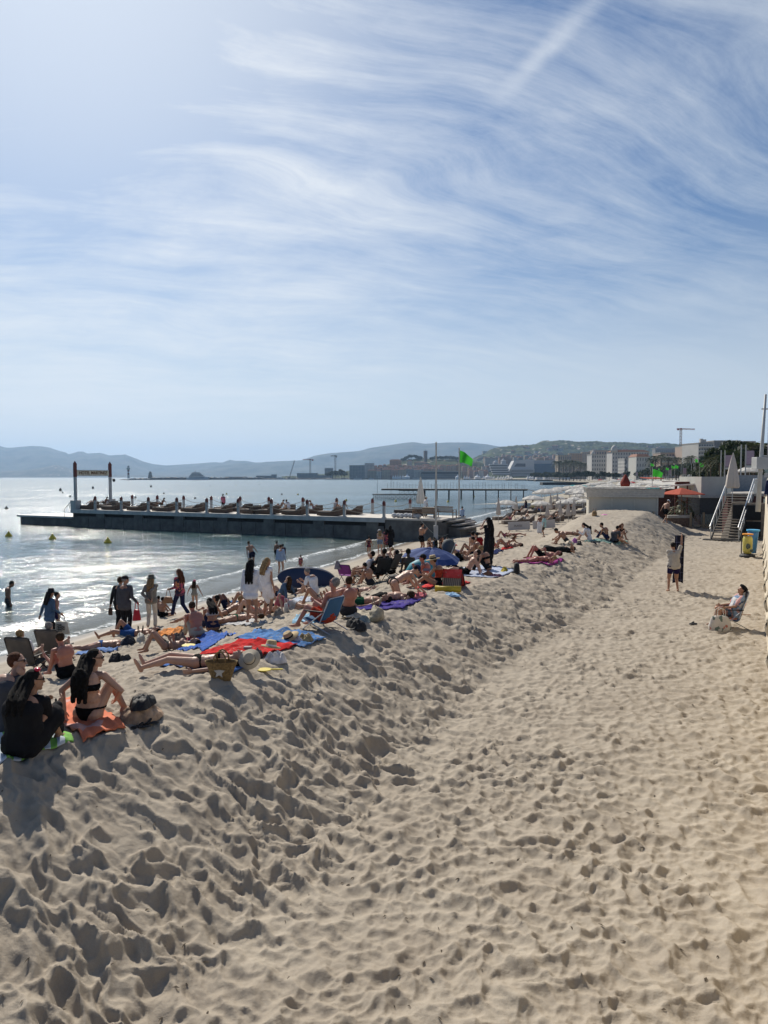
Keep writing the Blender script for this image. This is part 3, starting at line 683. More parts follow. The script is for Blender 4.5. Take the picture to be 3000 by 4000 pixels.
# ------------------------------------------------------------ jetty on piles across the bay
iron = new_mat('dark_iron', (0.030, 0.027, 0.025), rough=0.7)
def build_jetty():
    a = on_z(1490, 1947, 0.0); a = Vector((a.x, a.y, 0)); bpt = on_z(2060, 1950, 0.0); bpt = Vector((bpt.x, bpt.y, 0))
    d = (bpt - a); L = d.length; rz = math.atan2(d.y, d.x)
    j = empty('jetty', a, rz, 'dark iron jetty on thin piles standing across the bay', 'jetty')
    b = MB(); b.box((L / 2, 1.0, 2.28), (L, 2.4, 0.16)); b.build('deck', new_mat('pale_planks', (0.3, 0.25, 0.2), rough=0.8), j)
    b = MB(); b.box((L / 2, 0, 2.08), (L, 0.15, 0.24)); b.box((L / 2, 2.0, 2.08), (L, 0.15, 0.24)); b.build('girder', iron, j)
    for k in range(9):
        for y in (0.1, 1.9):
            p = MB(); p.tube([(L * 0.30 + k * L * 0.7 / 8.3, y, -2), (L * 0.30 + k * L * 0.7 / 8.3, y, 2.0)], 0.11, seg=8); p.build('pile', iron, j)
    b = MB()
    for k in range(22):
        for y in (-0.05, 2.05):
            x = 1.5 + k * (L - 2) / 21.5 + (0.5 if y > 1 else 0); b.tube([(x, y, 2.3), (x + 0.05 * math.sin(k * 3.1), y, 3.75 + 0.3 * math.sin(k * 7.7))], 0.035, seg=5)
    b.tube([(0, -0.05, 3.2), (L, -0.05, 3.2)], 0.012, seg=4); b.build('railing_posts', iron, j)
    b = MB()                    # low landing stage with cross bracing
    b.box((-0.5, 0.5, 1.02), (11.5, 3.2, 0.16)); b.box((2.6, 0.5, 1.9), (5, 2.6, 0.1))
    for k in range(12):
        x = -6 + k * 1.0
        for y in (-1, 2): b.box((x, y, 0.4), (0.10, 0.1, 1.3))
        if k < 11: b.tube([(x, -1, 0.0), (x + 1, -1, 0.95)], 0.05, seg=4); b.tube([(x, -1, 0.95), (x + 1, -1, 0.0)], 0.05, seg=4)
    for k in range(5):
        x = 0.4 + k * 1.1; b.box((x, -0.8, 1.4), (0.09, 0.09, 0.9)); b.tube([(x, -0.8, 1.0), (x + 1.1, -0.8, 1.9)], 0.04, seg=4)
    for v in b.bm.verts: v.co.x += 4.2
    b.build('landing_stage', iron, j)
    g = MB(); g.box((L + 1.8, 1.0, 1.85), (4.0, 1.2, 0.12), ry=R(12)); g.build('gangway', new_mat('plank_gangway', (0.3, 0.2, 0.12), rough=0.8), j)
    for x in (-1.2, 2.2):
        m = MB(); m.tube([(x, 1, 1.0), (x, 1, 5.5)], 0.04, seg=5); m.build('mast', iron, j)
build_jetty()
# ------------------------------------------------------------ buoys and small things on the water
buoy_y = new_mat('yellow_buoy', (0.55, 0.40, 0.02), rough=0.5); buoy_d = new_mat('dark_buoy', (0.05, 0.045, 0.04), rough=0.5)
def make_buoy(m):
    b = MB(); b.lathe([(0.05, -0.2), (0.36, -0.16), (0.40, 0.12), (0.30, 0.22), (0.10, 0.5), (0.03, 0.62)], seg=14); b.ball((0, 0, 0.62), 0.05, sub=1)
    return b.build('buoy', m, smooth=False)
def make_can(m):
    b = MB(); b.lathe([(0.40, -0.2), (0.45, 0.3), (0.40, 0.75), (0.12, 1.0), (0.10, 1.2)], seg=12); return b.build('buoy', m)
by, bd, bc = make_buoy(buoy_y), make_buoy(buoy_d), make_can(buoy_d)
names = [(34, 2092, by, 'yellow cone buoy near the left edge, closest of the row to the left frame'), (205, 2103, by, 'yellow cone buoy below the low landing of the pier'), (421, 2118, by, 'yellow cone buoy, rightmost of the three in front of the pier'),
 (25, 1985, bd, 'dark buoy at the far left, level with the pier landing'), (236, 1915, bc, 'dark drum buoy in the glitter left of the sign gate'), (245, 1923, bd, 'tiny dark buoy just right of the dark drum buoy'), (274, 1938, bd, 'small dark buoy between the drum buoy and the sign gate'), (363, 1906, bc, 'dark drum buoy seen between the two gate posts'), (122, 1878, bd, 'tiny far buoy at the left below the mountains'),
 (590, 1900, bc, 'dark drum buoy in open water under the small lighthouse'), (529, 1942, bd, 'small dark buoy over the pier posts left of centre'), (640, 1926, bd, 'pale small buoy right of the lighthouse water'), (821, 1896, bd, 'small dark buoy under the big yacht'), (922, 1893, by, 'small yellow buoy right of the yacht'), (762, 1945, bd, 'tiny dark buoy above the rear lounger row'), (885, 1928, by, 'tiny yellow buoy above the standing person on the pier'),
 (1012, 1890, bd, 'dark buoy under the slanted crane'), (1110, 1887, bd, 'dark buoy under the red crane'), (1101, 1929, bd, 'dark buoy out in front of the pier middle'), (1164, 1930, by, 'yellow buoy right of the dark one over the pier middle'), (1188, 1952, by, 'yellow buoy just above the rear pier posts'), (1352, 1953, by, 'yellow buoy above the sixth rope span'), (1546, 1956, by, 'yellow buoy just below the dark landing stage'), (1750, 1958, by, 'yellow buoy under the iron jetty'),
 (1851, 1937, by, 'pale buoy between the jetty piles on the right'), (2083, 1920, bd, 'small dark buoy right of the jetty end'), (1265, 1881, bd, 'dark speck buoy, left one of the far pair off the town'), (1282, 1881, bd, 'dark speck buoy, right one of the far pair off the town'), (2215, 1908, bd, 'dark buoy off the far umbrellas')]
used_b = set()
for px, py, src, lb in names:
    o = src if src.name not in used_b else src.copy()
    if src.name in used_b: COL.objects.link(o)
    used_b.add(src.name); p = on_z(px, py + 3, 0.0); o.location = (p.x, p.y, 0.0)
    k = 0.72 if py > 2050 else (0.75 if src is not bc else 1.0); o.scale = (k,) * 3; tag(o, lb, 'buoy', 'buoys in the bay')
# ============================================================ promenade wall, stairs, beach club buildings
cream = new_mat('cream_render', (0.58, 0.51, 0.40), rough=0.9, var=0.06, scale=0.8, bump=0.25, bscale=5)
wu = Vector((math.sin(WALL_AZ), math.cos(WALL_AZ), 0)); wn = Vector((math.cos(WALL_AZ), -math.sin(WALL_AZ), 0))
W0 = Vector((WALL_OFF, 0, 0))
def wl(r, off, z): return W0 + wu * r + wn * off + Vector((0, 0, z))
def build_wall():
    # retaining wall with a battered, rough face; promenade on top of it
    n = 260; prof = [(0.0, 0.4), (0.01, 1.0), (0.05, 2.0), (0.09, 3.3), (0.09, 4.05), (0.17, 4.12), (0.42, 4.12), (0.46, 3.62)]
    V = []; rs = np.linspace(1.2, 46, n)
    for i, r in enumerate(rs):
        for j, (o, z) in enumerate(prof):
            w = 0.008 * float(vnoise(np.array([r * 1.7]), np.array([z * 2.0]), 41)[0]) + 0.012 * float(vnoise(np.array([r * 0.4]), np.array([z]), 42)[0])
            p = wl(r, o + (w if j < 4 else 0), z); V.append(p)
    root = empty('promenade_wall', wl(8, 0.2, 1.0), 0, 'cream rendered promenade wall running along the right edge of the sand', 'wall')
    V = np.array([tuple(p - root.location) for p in V]); np_mesh('wall_face', V, grid_faces(n, len(prof)), cream, root)
    b = MB(); b.bm.free(); 
    # ribs of the wall foot, small rounded brackets at even steps
    for k in range(8):
        r = 14.5 + k * 3.3; m = MB()
        c = wl(r, -0.02, 1.85) - root.location
        m.tube([c + Vector((0, 0, 0.5)) + wn * 0.08, c + Vector((0, 0, 0.25)) + wn * 0.02, c - wn * 0.02, c + Vector((0, 0, -0.2)) + wn * 0.04], [0.03, 0.045, 0.05, 0.02], seg=8)
        m.build('bracket', cream, root, smooth=True)
build_wall()
pv = MB(); q = [wl(-14, 0.46, 3.6), wl(420, 0.46, 3.6), wl(420, 60, 3.6), wl(-14, 60, 3.6)]
pv.poly(q, (0, 0, -0.3)); tag(pv.build('promenade', new_mat('promenade_paving', (0.42, 0.38, 0.33), rough=0.85, scale=0.5)), kind='structure')
# behind the first stretch the ground steps back to the buildings; sand and land farther on
def land():
    pts = [(14, 118, 0.2), (24, 130, 0.2), (123, 393, 0.1), (177, 660, 0.1), (208, 970, 0.1), (190, 1250, 0.1), (115, 1500, 0.2), (-30, 1640, 0.2), (-130, 1720, 0.2), (-420, 1760, 0.2), (-300, 2300, 2), (600, 2600, 6), (2500, 2600, 6), (2500, 200, 4), (200, 118, 2.5), (44, 118, 1.0)]
    b = MB(); b.poly([Vector(p) for p in pts]); bmesh.ops.triangulate(b.bm, faces=b.bm.faces)
    o = b.build('land', new_mat('coastal_land', (0.34, 0.30, 0.23), rough=0.95, scale=0.05)); tag(o, kind='structure')
    for v in o.data.vertices: v.co.z += 0.45 if v.co.y < 1700 else 1
land()

shed_m = new_mat('pale_beige_panel', (0.54, 0.50, 0.42), rough=0.7, var=0.05, scale=1.5)
def build_shed():
    p0 = at_d(2298, 2058, 55.0); p1 = at_d(2570, 2058, 54.0); z0 = 0.9; top = 4.35
    d = (p1 - p0); d.z = 0; L = d.length; rz = math.atan2(d.y, d.x)
    r = empty('beach_cabin', (p0.x, p0.y, z0), rz, 'low pale beige flat-roofed cabin behind the sand mound', 'cabin')
    b = MB(); b.box((L / 2, 1.1, (top - z0 - 0.7) / 2), (L, 2.2, top - z0 - 0.7)); b.build('wall', shed_m, r)
    for k in range(4):
        m = MB(); m.box((0.06 + k * (L - 0.12) / 3, -0.03, (top - z0 - 0.7) / 2), (0.10, 0.05, top - z0 - 0.72)); m.build('panel_strip', new_mat('panel_strip', (0.58, 0.54, 0.46), rough=0.6) if k == 0 else bpy.data.materials['panel_strip'], r)
    m = MB()
    for j in range(4):
        m.box((L / 2 + 0.1, 1.1, top - z0 - 0.62 + j * 0.16), (L + 0.5 + 0.05 * j, 2.6 + 0.05 * j, 0.155), bev=0.01)
    m.build('cornice', new_mat('cornice_paint', (0.56, 0.52, 0.46), rough=0.6), r)
    m = MB(); m.box((L / 2 + 0.1, 1.08, top - z0 + 0.05), (L + 1.1, 3.0, 0.05)); m.build('roof', new_mat('roof_felt', (0.42, 0.4, 0.36), rough=0.9), r)
build_shed()
b = MB(); b.lathe([(0.35, 0), (0.42, 0.3), (0.28, 0.6), (0.10, 0.95), (0.02, 1.0)], seg=12, wob=lambda th, j: 1 + 0.12 * math.sin(5 * th)); o = b.build('parasol', new_mat('dark_red_cloth', (0.20, 0.03, 0.02), rough=0.9), smooth=True, loc=at_d(2443, 1900, 60) - Vector((0, 0, 0.0)))
tag(o, 'closed dark red parasol top sticking up behind the beige cabin roof', 'parasol')

grey_wall = new_mat('grey_green_wall', (0.45, 0.44, 0.40), rough=0.8, var=0.06, scale=1.0)
dark_wall = new_mat('dark_grey_wall', (0.075, 0.08, 0.085), rough=0.8)
def build_block():
    p0 = at_d(2737, 2000, 58.6); p1 = at_d(2862, 2000, 58.6); L = (p1 - p0).length
    z0 = 1.05
    r = empty('plant_room', (p0.x, 58.6, z0), 0.0, 'boxy beach club building, light grey above and dark grey below, left of the stairs', 'building')
    zt = 5.2 - (1862 - 1863) * 58.6 / FPX; zm = 5.2 - (1933 - 1863) * 58.6 / FPX; zb = 5.2 - (1945 - 1863) * 58.6 / FPX
    b = MB(); b.box((L / 2, 2.2, (zt + zm) / 2 - z0), (L, 4.4, zt - zm)); b.build('upper_wall', grey_wall, r)
    b = MB(); b.box((L / 2 - 0.03, 2.2, (zm + zb) / 2 - z0 - 0.002), (L + 0.1, 4.5, zm - zb), bev=0.01); b.build('ledge', new_mat('ledge_paint', (0.42, 0.41, 0.38), rough=0.6), r)
    b = MB(); b.box((L / 2, 2.35, (zb - z0) / 2), (L, 4.3, zb - z0)); b.build('lower_wall', dark_wall, r)
build_block()
# deck at the head of the stairs and second wall behind
def head_deck():
    z = 4.02
    r = empty('stair_landing', at_d(2870, 1925, 52.5), 0, 'raised concrete landing at the head of the beach stairs', 'landing')
    def P(px, y, z): v = at_d(px, 1900, y); return Vector((v.x, y, z)) - r.location
    b = MB(); b.poly([P(2838, 51.3, z), P(2992, 51.3, z), P(3010, 60, z), P(2860, 60, z)], (0, 0, -0.18)); b.build('slab', new_mat('pale_concrete', (0.36, 0.33, 0.29), rough=0.9), r)
    b = MB(); c = (P(2838, 60, 0) + P(2990, 60, 0)) / 2; b.box((c.x, c.y, (4.6) - r.location.z), ((P(2990, 60, 0) - P(2838, 60, 0)).length, 0.3, 1.5)); b.build('parapet', new_mat('blue_grey_panel', (0.26, 0.275, 0.29), rough=0.7), r)
    b = MB(); c = (P(2850, 51.5, 0) + P(2990, 51.5, 0)) / 2; b.box((c.x, c.y + 0.6, 2.4 - r.location.z), ((P(2990, 51.5, 0) - P(2850, 51.5, 0)).length, 0.8, 2.8)); b.build('front_wall', new_mat('dark_red_wall', (0.09, 0.03, 0.028), rough=0.85), r)
head_deck()
stairs_m = new_mat('stone_tread', (0.33, 0.28, 0.22), rough=0.85, var=0.15, scale=3)
def build_stairs():
    A0 = on_z(2831, 2112, 1.05); A0 = Vector((A0.x, A0.y, 1.05)); top = at_d(2893, 1930, 51.2); top = Vector((top.x, top.y, 4.0))
    d = top - A0; Lh = math.hypot(d.x, d.y); rz = math.atan2(d.y, d.x) - math.pi / 2
    r = empty('beach_stairs', A0, rz, 'open metal stairs with steel handrails leading from the sand up to the promenade', 'stairs')
    n = 18; Wd = 1.62
    for k in range(n):
        b = MB(); b.box((0, (k + 0.5) * Lh / n, (k + 1) * (d.z) / n - 0.03), (Wd, 0.36, 0.06), bev=0.008); b.build('step', stairs_m, r)
    b = MB(); b.box((0, -0.1, 0.02), (Wd + 0.9, 0.7, 0.10)); b.build('foot_plate', new_mat('dark_plate', (0.06, 0.055, 0.05), rough=0.8), r)
    for sx in (-1, 1):
        b = MB(); x = sx * (Wd / 2 + 0.03); y0, y1 = -0.1, Lh
        b.poly([(x - 0.02, y0, -0.15), (x - 0.02, y1, d.z - 0.25), (x - 0.02, y1, d.z + 0.03), (x - 0.02, y0, 0.12)], (0.04, 0, 0)); b.build('stringer', dark_wall, r)
        b = MB(); b.tube([(x, y0 - 0.25, 0.9), (x, y0, 1.05), (x, y1, d.z + 1.05), (x, y1 + 1.2, d.z + 1.05)], 0.045); b.build('handrail', steel, r)
        b = MB(); b.tube([(x + 0.05 * sx, y0, 0.72), (x + 0.05 * sx, y1, d.z + 0.72)], 0.035); b.build('mid_rail', steel, r)
        for k in range(7):
            q = k / 6; m = MB(); m.tube([(x, y0 + (y1 - y0) * q, d.z * q), (x, y0 + (y1 - y0) * q, d.z * q + 1.05)], 0.03, seg=6); m.build('baluster', steel, r)
        for k in range(5):
            m = MB(); m.tube([(x, y1 + 0.25 + k * 0.22, d.z), (x, y1 + 0.25 + k * 0.22, d.z + 1.05)], 0.025, seg=6); m.build('baluster', steel, r)
    b = MB(); b.poly([(-Wd / 2 + 0.3, Lh * 0.15, -0.3), (Wd / 2 - 0.1, Lh * 0.15, -0.3), (Wd / 2 - 0.1, Lh + 0.2, d.z - 0.5), (-Wd / 2 + 0.3, Lh + 0.2, d.z - 0.5)], (0, 0, -0.2)); b.build('soffit', new_mat('soffit_concrete', (0.22, 0.20, 0.18), rough=0.9), r)
build_stairs()
# masonry and dark grilles right of the stairs
def right_block():
    r = empty('wall_return', wl(53.5, -1.3, 1.05), -WALL_AZ, 'tan masonry return wall with dark grilles right of the stairs', 'wall')
    b = MB(); b.box((0.9, 0.6, 1.2), (2.9, 0.5, 2.4)); b.build('masonry', new_mat('tan_masonry', (0.30, 0.24, 0.18), rough=0.95, var=0.3, scale=2, bump=0.8, bscale=4), r)
    for z in (0.65, 1.75):
        b = MB()
        for k in range(12): b.box((-0.35 + k * 0.13, 0.31, z), (0.05, 0.05, 0.95))
        b.box((0.37, 0.335, z), (1.7, 0.02, 1.0)); b.build('grille', dark_void, r)
right_block()
# ---- low fence in front of the cabin: planter wall, wooden posts and glass
def fence():
    z0 = 1.0
    r = empty('glass_fence', at_d(2600, 2058, 57.5), 0, 'low fence of clear panels and timber posts with a brick planter beside the cabin', 'fence')
    r.location.z = z0
    def X(px): return (px - 1500) / FPX * 57.5 - r.location.x
    def Z(py): return EYE.z - (py - 1863) * 57.5 / FPX - z0
    b = MB(); b.box(((X(2603) + X(2690)) / 2, 0, 0.45), (X(2690) - X(2603), 0.4, 0.9)); b.build('brick_planter', new_mat('brown_brick', (0.17, 0.12, 0.09), rough=0.9, var=0.3, scale=9), r)
    b = MB(); b.box(((X(2605) + X(2700)) / 2, 0, 1.02), (X(2700) - X(2605), 0.5, 0.22), bev=0.01); b.build('planter_coping', new_mat('coping', (0.42, 0.41, 0.38), rough=0.7), r)
    woodp = new_mat('pale_timber', (0.36, 0.29, 0.19), rough=0.8)
    X2 = lambda px: (px - 1500) / FPX * 53.0 - r.location.x
    for px in (2554, 2505, 2462, 2694, 2744):
        m = MB(); m.box((X(px) if px > 2600 else X2(px), -0.3 if px > 2600 else -4.5, 0.62 if px > 2600 else 0.9), (0.13, 0.10, 1.5)); m.build('post', woodp, r)
    glass = bpy.data.materials.new('clear_panel'); glass.use_nodes = True; T = NT(glass.node_tree)
    fr_ = T.node('ShaderNodeFresnel', {'IOR': 1.5}); gl = T.node('ShaderNodeBsdfGlossy', {'Roughness': 0.05}); tr = T.node('ShaderNodeBsdfTransparent', {0: (0.82, 0.86, 0.86, 1)})
    df = T.node('ShaderNodeBsdfDiffuse', {0: (0.4, 0.4, 0.4, 1)}); a = T.node('ShaderNodeMixShader', {0: 0.12, 1: tr.outputs[0], 2: df.outputs[0]})
    mx = T.node('ShaderNodeMixShader', {0: fr_.outputs[0], 1: a.outputs[0], 2: gl.outputs[0]}); T.l.new(mx.outputs[0], T.n['Material Output'].inputs[0])
    for a_, c_ in ((2706, 2740), (2750, 2800), (2300, 2455), (2468, 2500)):
        XX = X if a_ > 2600 else X2; m = MB(); m.box(((XX(a_) + XX(c_)) / 2, -0.3 if a_ > 2600 else -4.5, 0.65), (XX(c_) - XX(a_), 0.02, 1.15)); m.build('glass_panel', glass, r)
    m = MB(); m.box(((X(2748) + X(2800)) / 2, -0.3, 0.12), (X(2800) - X(2748), 0.08, 0.22)); m.build('bottom_rail', woodp, r)
    m = MB(); m.box(((X(2690) + X(2800)) / 2, -0.2, 0.04), (X(2800) - X(2660), 0.5, 0.12)); m.build('kerb', dark_wall, r)
fence()
# ---- red pergola, red parasol, awnings
dred = new_mat('dark_red_timber', (0.10, 0.018, 0.012), rough=0.7, var=0.2)
def pergola():
    r = empty('pergola', at_d(2700, 2050, 61), 0, 'dark red timber pergola of the beach restaurant between cabin and grey block', 'pergola'); r.location.z = 1.0
    def X(px): return (px - 1500) / FPX * 61 - r.location.x
    def Z(py): return EYE.z - (py - 1863) * 61 / FPX - 1.0
    for px, w in ((2640, 0.16), (2692, 0.2), (2712, 0.26), (2724, 0.26), (2732, 0.26)):
        b = MB(); b.box((X(px), 0.2 * (px % 3), Z(1885) / 2), (w, w, Z(1885))); b.build('post', dred, r)
    b = MB(); b.box(((X(2640) + X(2735)) / 2, 0, Z(1887)), (X(2735) - X(2640), 0.3, 0.25)); b.box(((X(2640) + X(2735)) / 2, 3, Z(1890)), (X(2735) - X(2640), 0.3, 0.4)); b.build('beam', dred, r)
    b = MB(); b.box(((X(2620) + X(2735)) / 2, 4.0, Z(1925) / 2), (X(2735) - X(2620), 0.2, Z(1900))); b.build('back_wall', new_mat('deep_red_wall', (0.05, 0.02, 0.018), rough=0.9), r)
    b = MB(); b.poly([(X(2600), -1.0, Z(1900)), (X(2706), -1.2, Z(1893)), (X(2706), 4, Z(1880)), (X(2560), 5, Z(1884))], (0, 0, 0.05)); b.poly([(X(2600), -1.02, Z(1900)), (X(2706), -1.22, Z(1893)), (X(2706), -1.22, Z(1886)), (X(2600), -1.02, Z(1896))], (0, 0.03, 0)); b.build('awning', canvas, r)
    b = MB(); b.poly([(X(2640), 6, Z(1872)), (X(2700), 6, Z(1872)), (X(2715), 9, Z(1868)), (X(2645), 9, Z(1867))], (0, 0, 0.06)); b.build('awning', new_mat('brick_red_awning', (0.36, 0.07, 0.04), rough=0.9), r)
    for k in range(3):
        b = MB(); b.tube([(X(2680), -0.5, Z(1915 - k * 4)), (X(2720), -0.2, Z(1908 + k * 5))], 0.03, seg=5); b.build('rod', white_paint, r)
pergola()
rp = empty('parasol', at_d(2660, 2050, 58.5), 0, 'square red parasol spread beside the beige cabin', 'parasol'); rp.location.z = 1.0
b = MB(); zr = 5.2 - (1932 - 1863) * 58.5 / FPX - 1.0; b.lathe([(1.75, 0), (1.78, 0.05), (0.95, 0.30), (0.05, 0.55)], c=(0, 0, zr), seg=4, a0=math.pi / 4 + 0.3); b.build('canopy', new_mat('coral_red_canopy', (0.50, 0.10, 0.055), rough=0.9, trans=0.25), rp)
b = MB(); b.tube([(0, 0, 0), (0, 0, zr + 0.5)], 0.04); b.build('pole', wood, rp)
# ---- leaves: generic clump builder
def leaf_mat(name, a, b_, tr=0.25):
    m = bpy.data.materials.new(name); m.use_nodes = True; T = NT(m.node_tree); p = T.n['Principled BSDF']
    f = T.node('ShaderNodeNewGeometry').outputs['Random Per Island']
    c = T.mix(f, a, b_); T.l.new(c, p.inputs['Base Color']); p.inputs['Roughness'].default_value = 0.6; p.inputs['Specular IOR Level'].default_value = 0.3
    t = T.node('ShaderNodeBsdfTranslucent'); T.l.new(c, t.inputs[0]); mx = T.node('ShaderNodeMixShader', {0: tr, 1: p.outputs[0], 2: t.outputs[0]})
    T.l.new(mx.outputs[0], T.n['Material Output'].inputs[0]); return m
banana = leaf_mat('grey_green_leaf', (0.10, 0.12, 0.07), (0.28, 0.30, 0.24)); dkleaf = leaf_mat('dark_leaf', (0.012, 0.022, 0.008), (0.045, 0.065, 0.02)); olive = leaf_mat('olive_leaf', (0.05, 0.065, 0.025), (0.13, 0.15, 0.07)); palmleaf = leaf_mat('palm_leaf', (0.020, 0.030, 0.012), (0.075, 0.085, 0.035))
def blade(V, F, base, dirv, L, w, droop, n=6):
    d = dirv.normalized(); side = d.cross(Vector((0, 0, 1))).normalized(); s0 = len(V)
    for i in range(n):
        q = i / (n - 1); p = base + d * (L * q) + Vector((0, 0, -droop * q * q * L)); ww = w * math.sin(math.pi * (0.12 + 0.86 * q)) * 0.5
        V.append(p - side * ww); V.append(p + side * ww)
    for i in range(n - 1): a = s0 + 2 * i; F.append((a, a + 1, a + 3, a + 2))
def plants():
    rg = random.Random(8)
    for (px, py, D, hgt, n, m, lb) in ((2668, 2040, 58.6, 2.9, 34, banana, 'tall grey-green banana plant beside the red parasol'), (2700, 2040, 58.2, 1.6, 46, olive, 'bushy yellow-green plant right of the banana leaves'), (2648, 2035, 59.2, 2.3, 20, banana, 'narrow drooping-leaved plant behind the fence at the cabin corner')):
        V, F = [], []
        for k in range(n):
            a = rg.uniform(0, 6.28); e = rg.uniform(0.3, 1.4); blade(V, F, Vector((rg.uniform(-.15, .15), rg.uniform(-.15, .15), rg.uniform(0.3, hgt * 0.6))), Vector((math.cos(a), math.sin(a), e)), rg.uniform(.35, .62) * hgt, 0.13 * hgt ** 0.6, rg.uniform(.4, 1.0))
        r = empty('plant', at_d(px, py, D), 0, lb, 'plant'); r.location.z = 1.4
        np_mesh('leaves', np.array([tuple(v) for v in V]), np.array(F), m, r)
        b = MB(); b.tube([(0, 0, -0.3), (0, 0, hgt * 0.5)], [0.09, 0.04]); b.build('stem', wood, r)
plants()
# ---- bins
def bins():
    p = on_sand(2919, 2178); r = empty('waste_bin', p, 0, 'yellow see-through waste bin with orange rim and black foot on the sand near the wall', 'bin'); r.scale = (.70, .70, .84)
    b = MB(); b.lathe([(0.52, -0.1), (0.55, 0.10), (0.40, 0.20), (0.38, 0.2)], seg=20); b.build('foot', new_mat('black_rubber', (0.02, 0.02, 0.022), rough=0.7), r)
    ym = new_mat('yellow_film', (0.62, 0.56, 0.16), rough=0.4, var=0.2, scale=3, trans=0.3)
    b = MB(); b.lathe([(0.26, 0.22), (0.32, 0.4), (0.33, 1.1), (0.28, 1.28)], seg=18, wob=lambda th, j: 1 + 0.05 * math.sin(4 * th + j * 2)); b.build('bag', ym, r, smooth=True)
    b = MB(); b.ball((-0.08, -0.27, 0.68), 0.17, (1.1, 0.5, 1.2)); b.ball((0.12, -0.27, 0.42), 0.14, (1.4, 0.5, 0.7)); b.build('rubbish', new_mat('dark_rubbish', (0.08, 0.10, 0.08), rough=0.7, var=0.5, scale=12), r, smooth=True)
    b = MB(); b.lathe([(0.30, 1.36), (0.37, 1.37), (0.37, 1.44), (0.30, 1.45)], seg=20); b.build('rim', new_mat('orange_rim', (0.75, 0.30, 0.03), rough=0.5), r)
    b = MB(); b.tube([(0.3, 0.3, 0), (0.3, 0.3, 1.4)], 0.04); b.tube([(-0.3, 0.3, 0), (-0.3, 0.3, 1.4)], 0.04); b.build('stand', new_mat('dark_stand', (0.05, 0.05, 0.05)), r)
    p = on_sand(2940, 2166); r = empty('waste_bin', p, 0, 'blue waste bin standing right behind the yellow one', 'bin'); r.scale = (.66, .66, .86)
    b = MB(); b.lathe([(0.26, 0.1), (0.34, 0.8), (0.42, 1.45)], seg=18); b.build('bag', new_mat('blue_film', (0.06, 0.22, 0.45), rough=0.4), r, smooth=True)
    b = MB(); b.lathe([(0.42, 1.45), (0.50, 1.46), (0.50, 1.55), (0.42, 1.56)], seg=20); b.build('rim', new_mat('blue_rim', (0.08, 0.35, 0.60), rough=0.5), r)
bins()
# ---- tall tapered mast with banner at the right edge
def banner_mast():
    D = 33.0; X0 = (2962 - 1500) / FPX * D
    zb0 = 3.6; r = empty('banner_mast', (X0, D, zb0), 0, 'tall white tapered mast with a grey lettered banner at the right edge of the view', 'mast')
    ztop = EYE.z + (1863 - 1543) * D / FPX; b = MB(); b.tube([(0, 0, 0), (0.10, 0, (ztop - zb0) * 0.5), (0.22, 0, ztop - zb0)], [0.11, 0.085, 0.05], seg=14); b.build('mast', white_paint, r, smooth=True)
    zt = EYE.z + (1863 - 1601) * D / FPX - zb0; zb = EYE.z + (1863 - 1780) * D / FPX - zb0; wB = 1.25
    b = MB(); b.box((0.36 + wB / 2, -0.02, (zt + zb) / 2), (wB, 0.02, zt - zb)); bn_ = b.build('banner', new_mat('grey_lilac_banner', (0.30, 0.29, 0.33), rough=0.8, var=0.05), r)
    b = MB(); b.tube([(0.05, 0, zt + 0.02), (0.4 + wB, 0, zt + 0.02)], 0.03); b.tube([(0.05, 0, zb - 0.02), (0.4 + wB, 0, zb - 0.02)], 0.03); b.box((0.02, -0.05, zb - 0.35), (0.55, 0.5, 0.55), bev=0.02); b.build('bracket', white_paint, r)
    b = MB(); b.box((0.75, -0.1, zb - 0.45), (1.5, 0.05, 0.32)); b.box((0.45, -0.1, zb - 0.9), (0.5, 0.04, 0.2)); b.build('sign_plate', new_mat('pale_plate', (0.42, 0.42, 0.42), rough=0.5), r)
    ink = new_mat('dark_ink', (0.03, 0.03, 0.05), rough=0.6)
    for body, sz, x, z in (('CANNES', 0.30, 0.50, zt - 1.15), ('PLAGE', 0.13, 0.56, (zt + zb) / 2 - 0.0), ('ZAMENHOF', 0.13, 0.56, (zt + zb) / 2 - 0.18)):
        o = text_obj('CANN' if body == 'ZAMENHOF' else body, sz, ink, bn_, 0.004, 0.006); o.rotation_euler = (R(90), 0, 0); o.location = (x, -0.036, z)
banner_mast()
p_ = at_d(2862, 1872, 49.0); c2_ = make_closed_parasol(3.4, 0.42, canvas_beige); c2_.location = (p_.x, 49.0, 3.35); tag(c2_, 'large closed cream parasol standing above the grey block beside the stair head', 'parasol')
op = make_open_parasol(2.3, 1.5); p_ = at_d(2928, 1850, 92); op.location = (p_.x, 92, 3.6); op.scale = (1.05,) * 3; tag(op, 'open white parasol up on the promenade left of the tall mast', 'parasol')
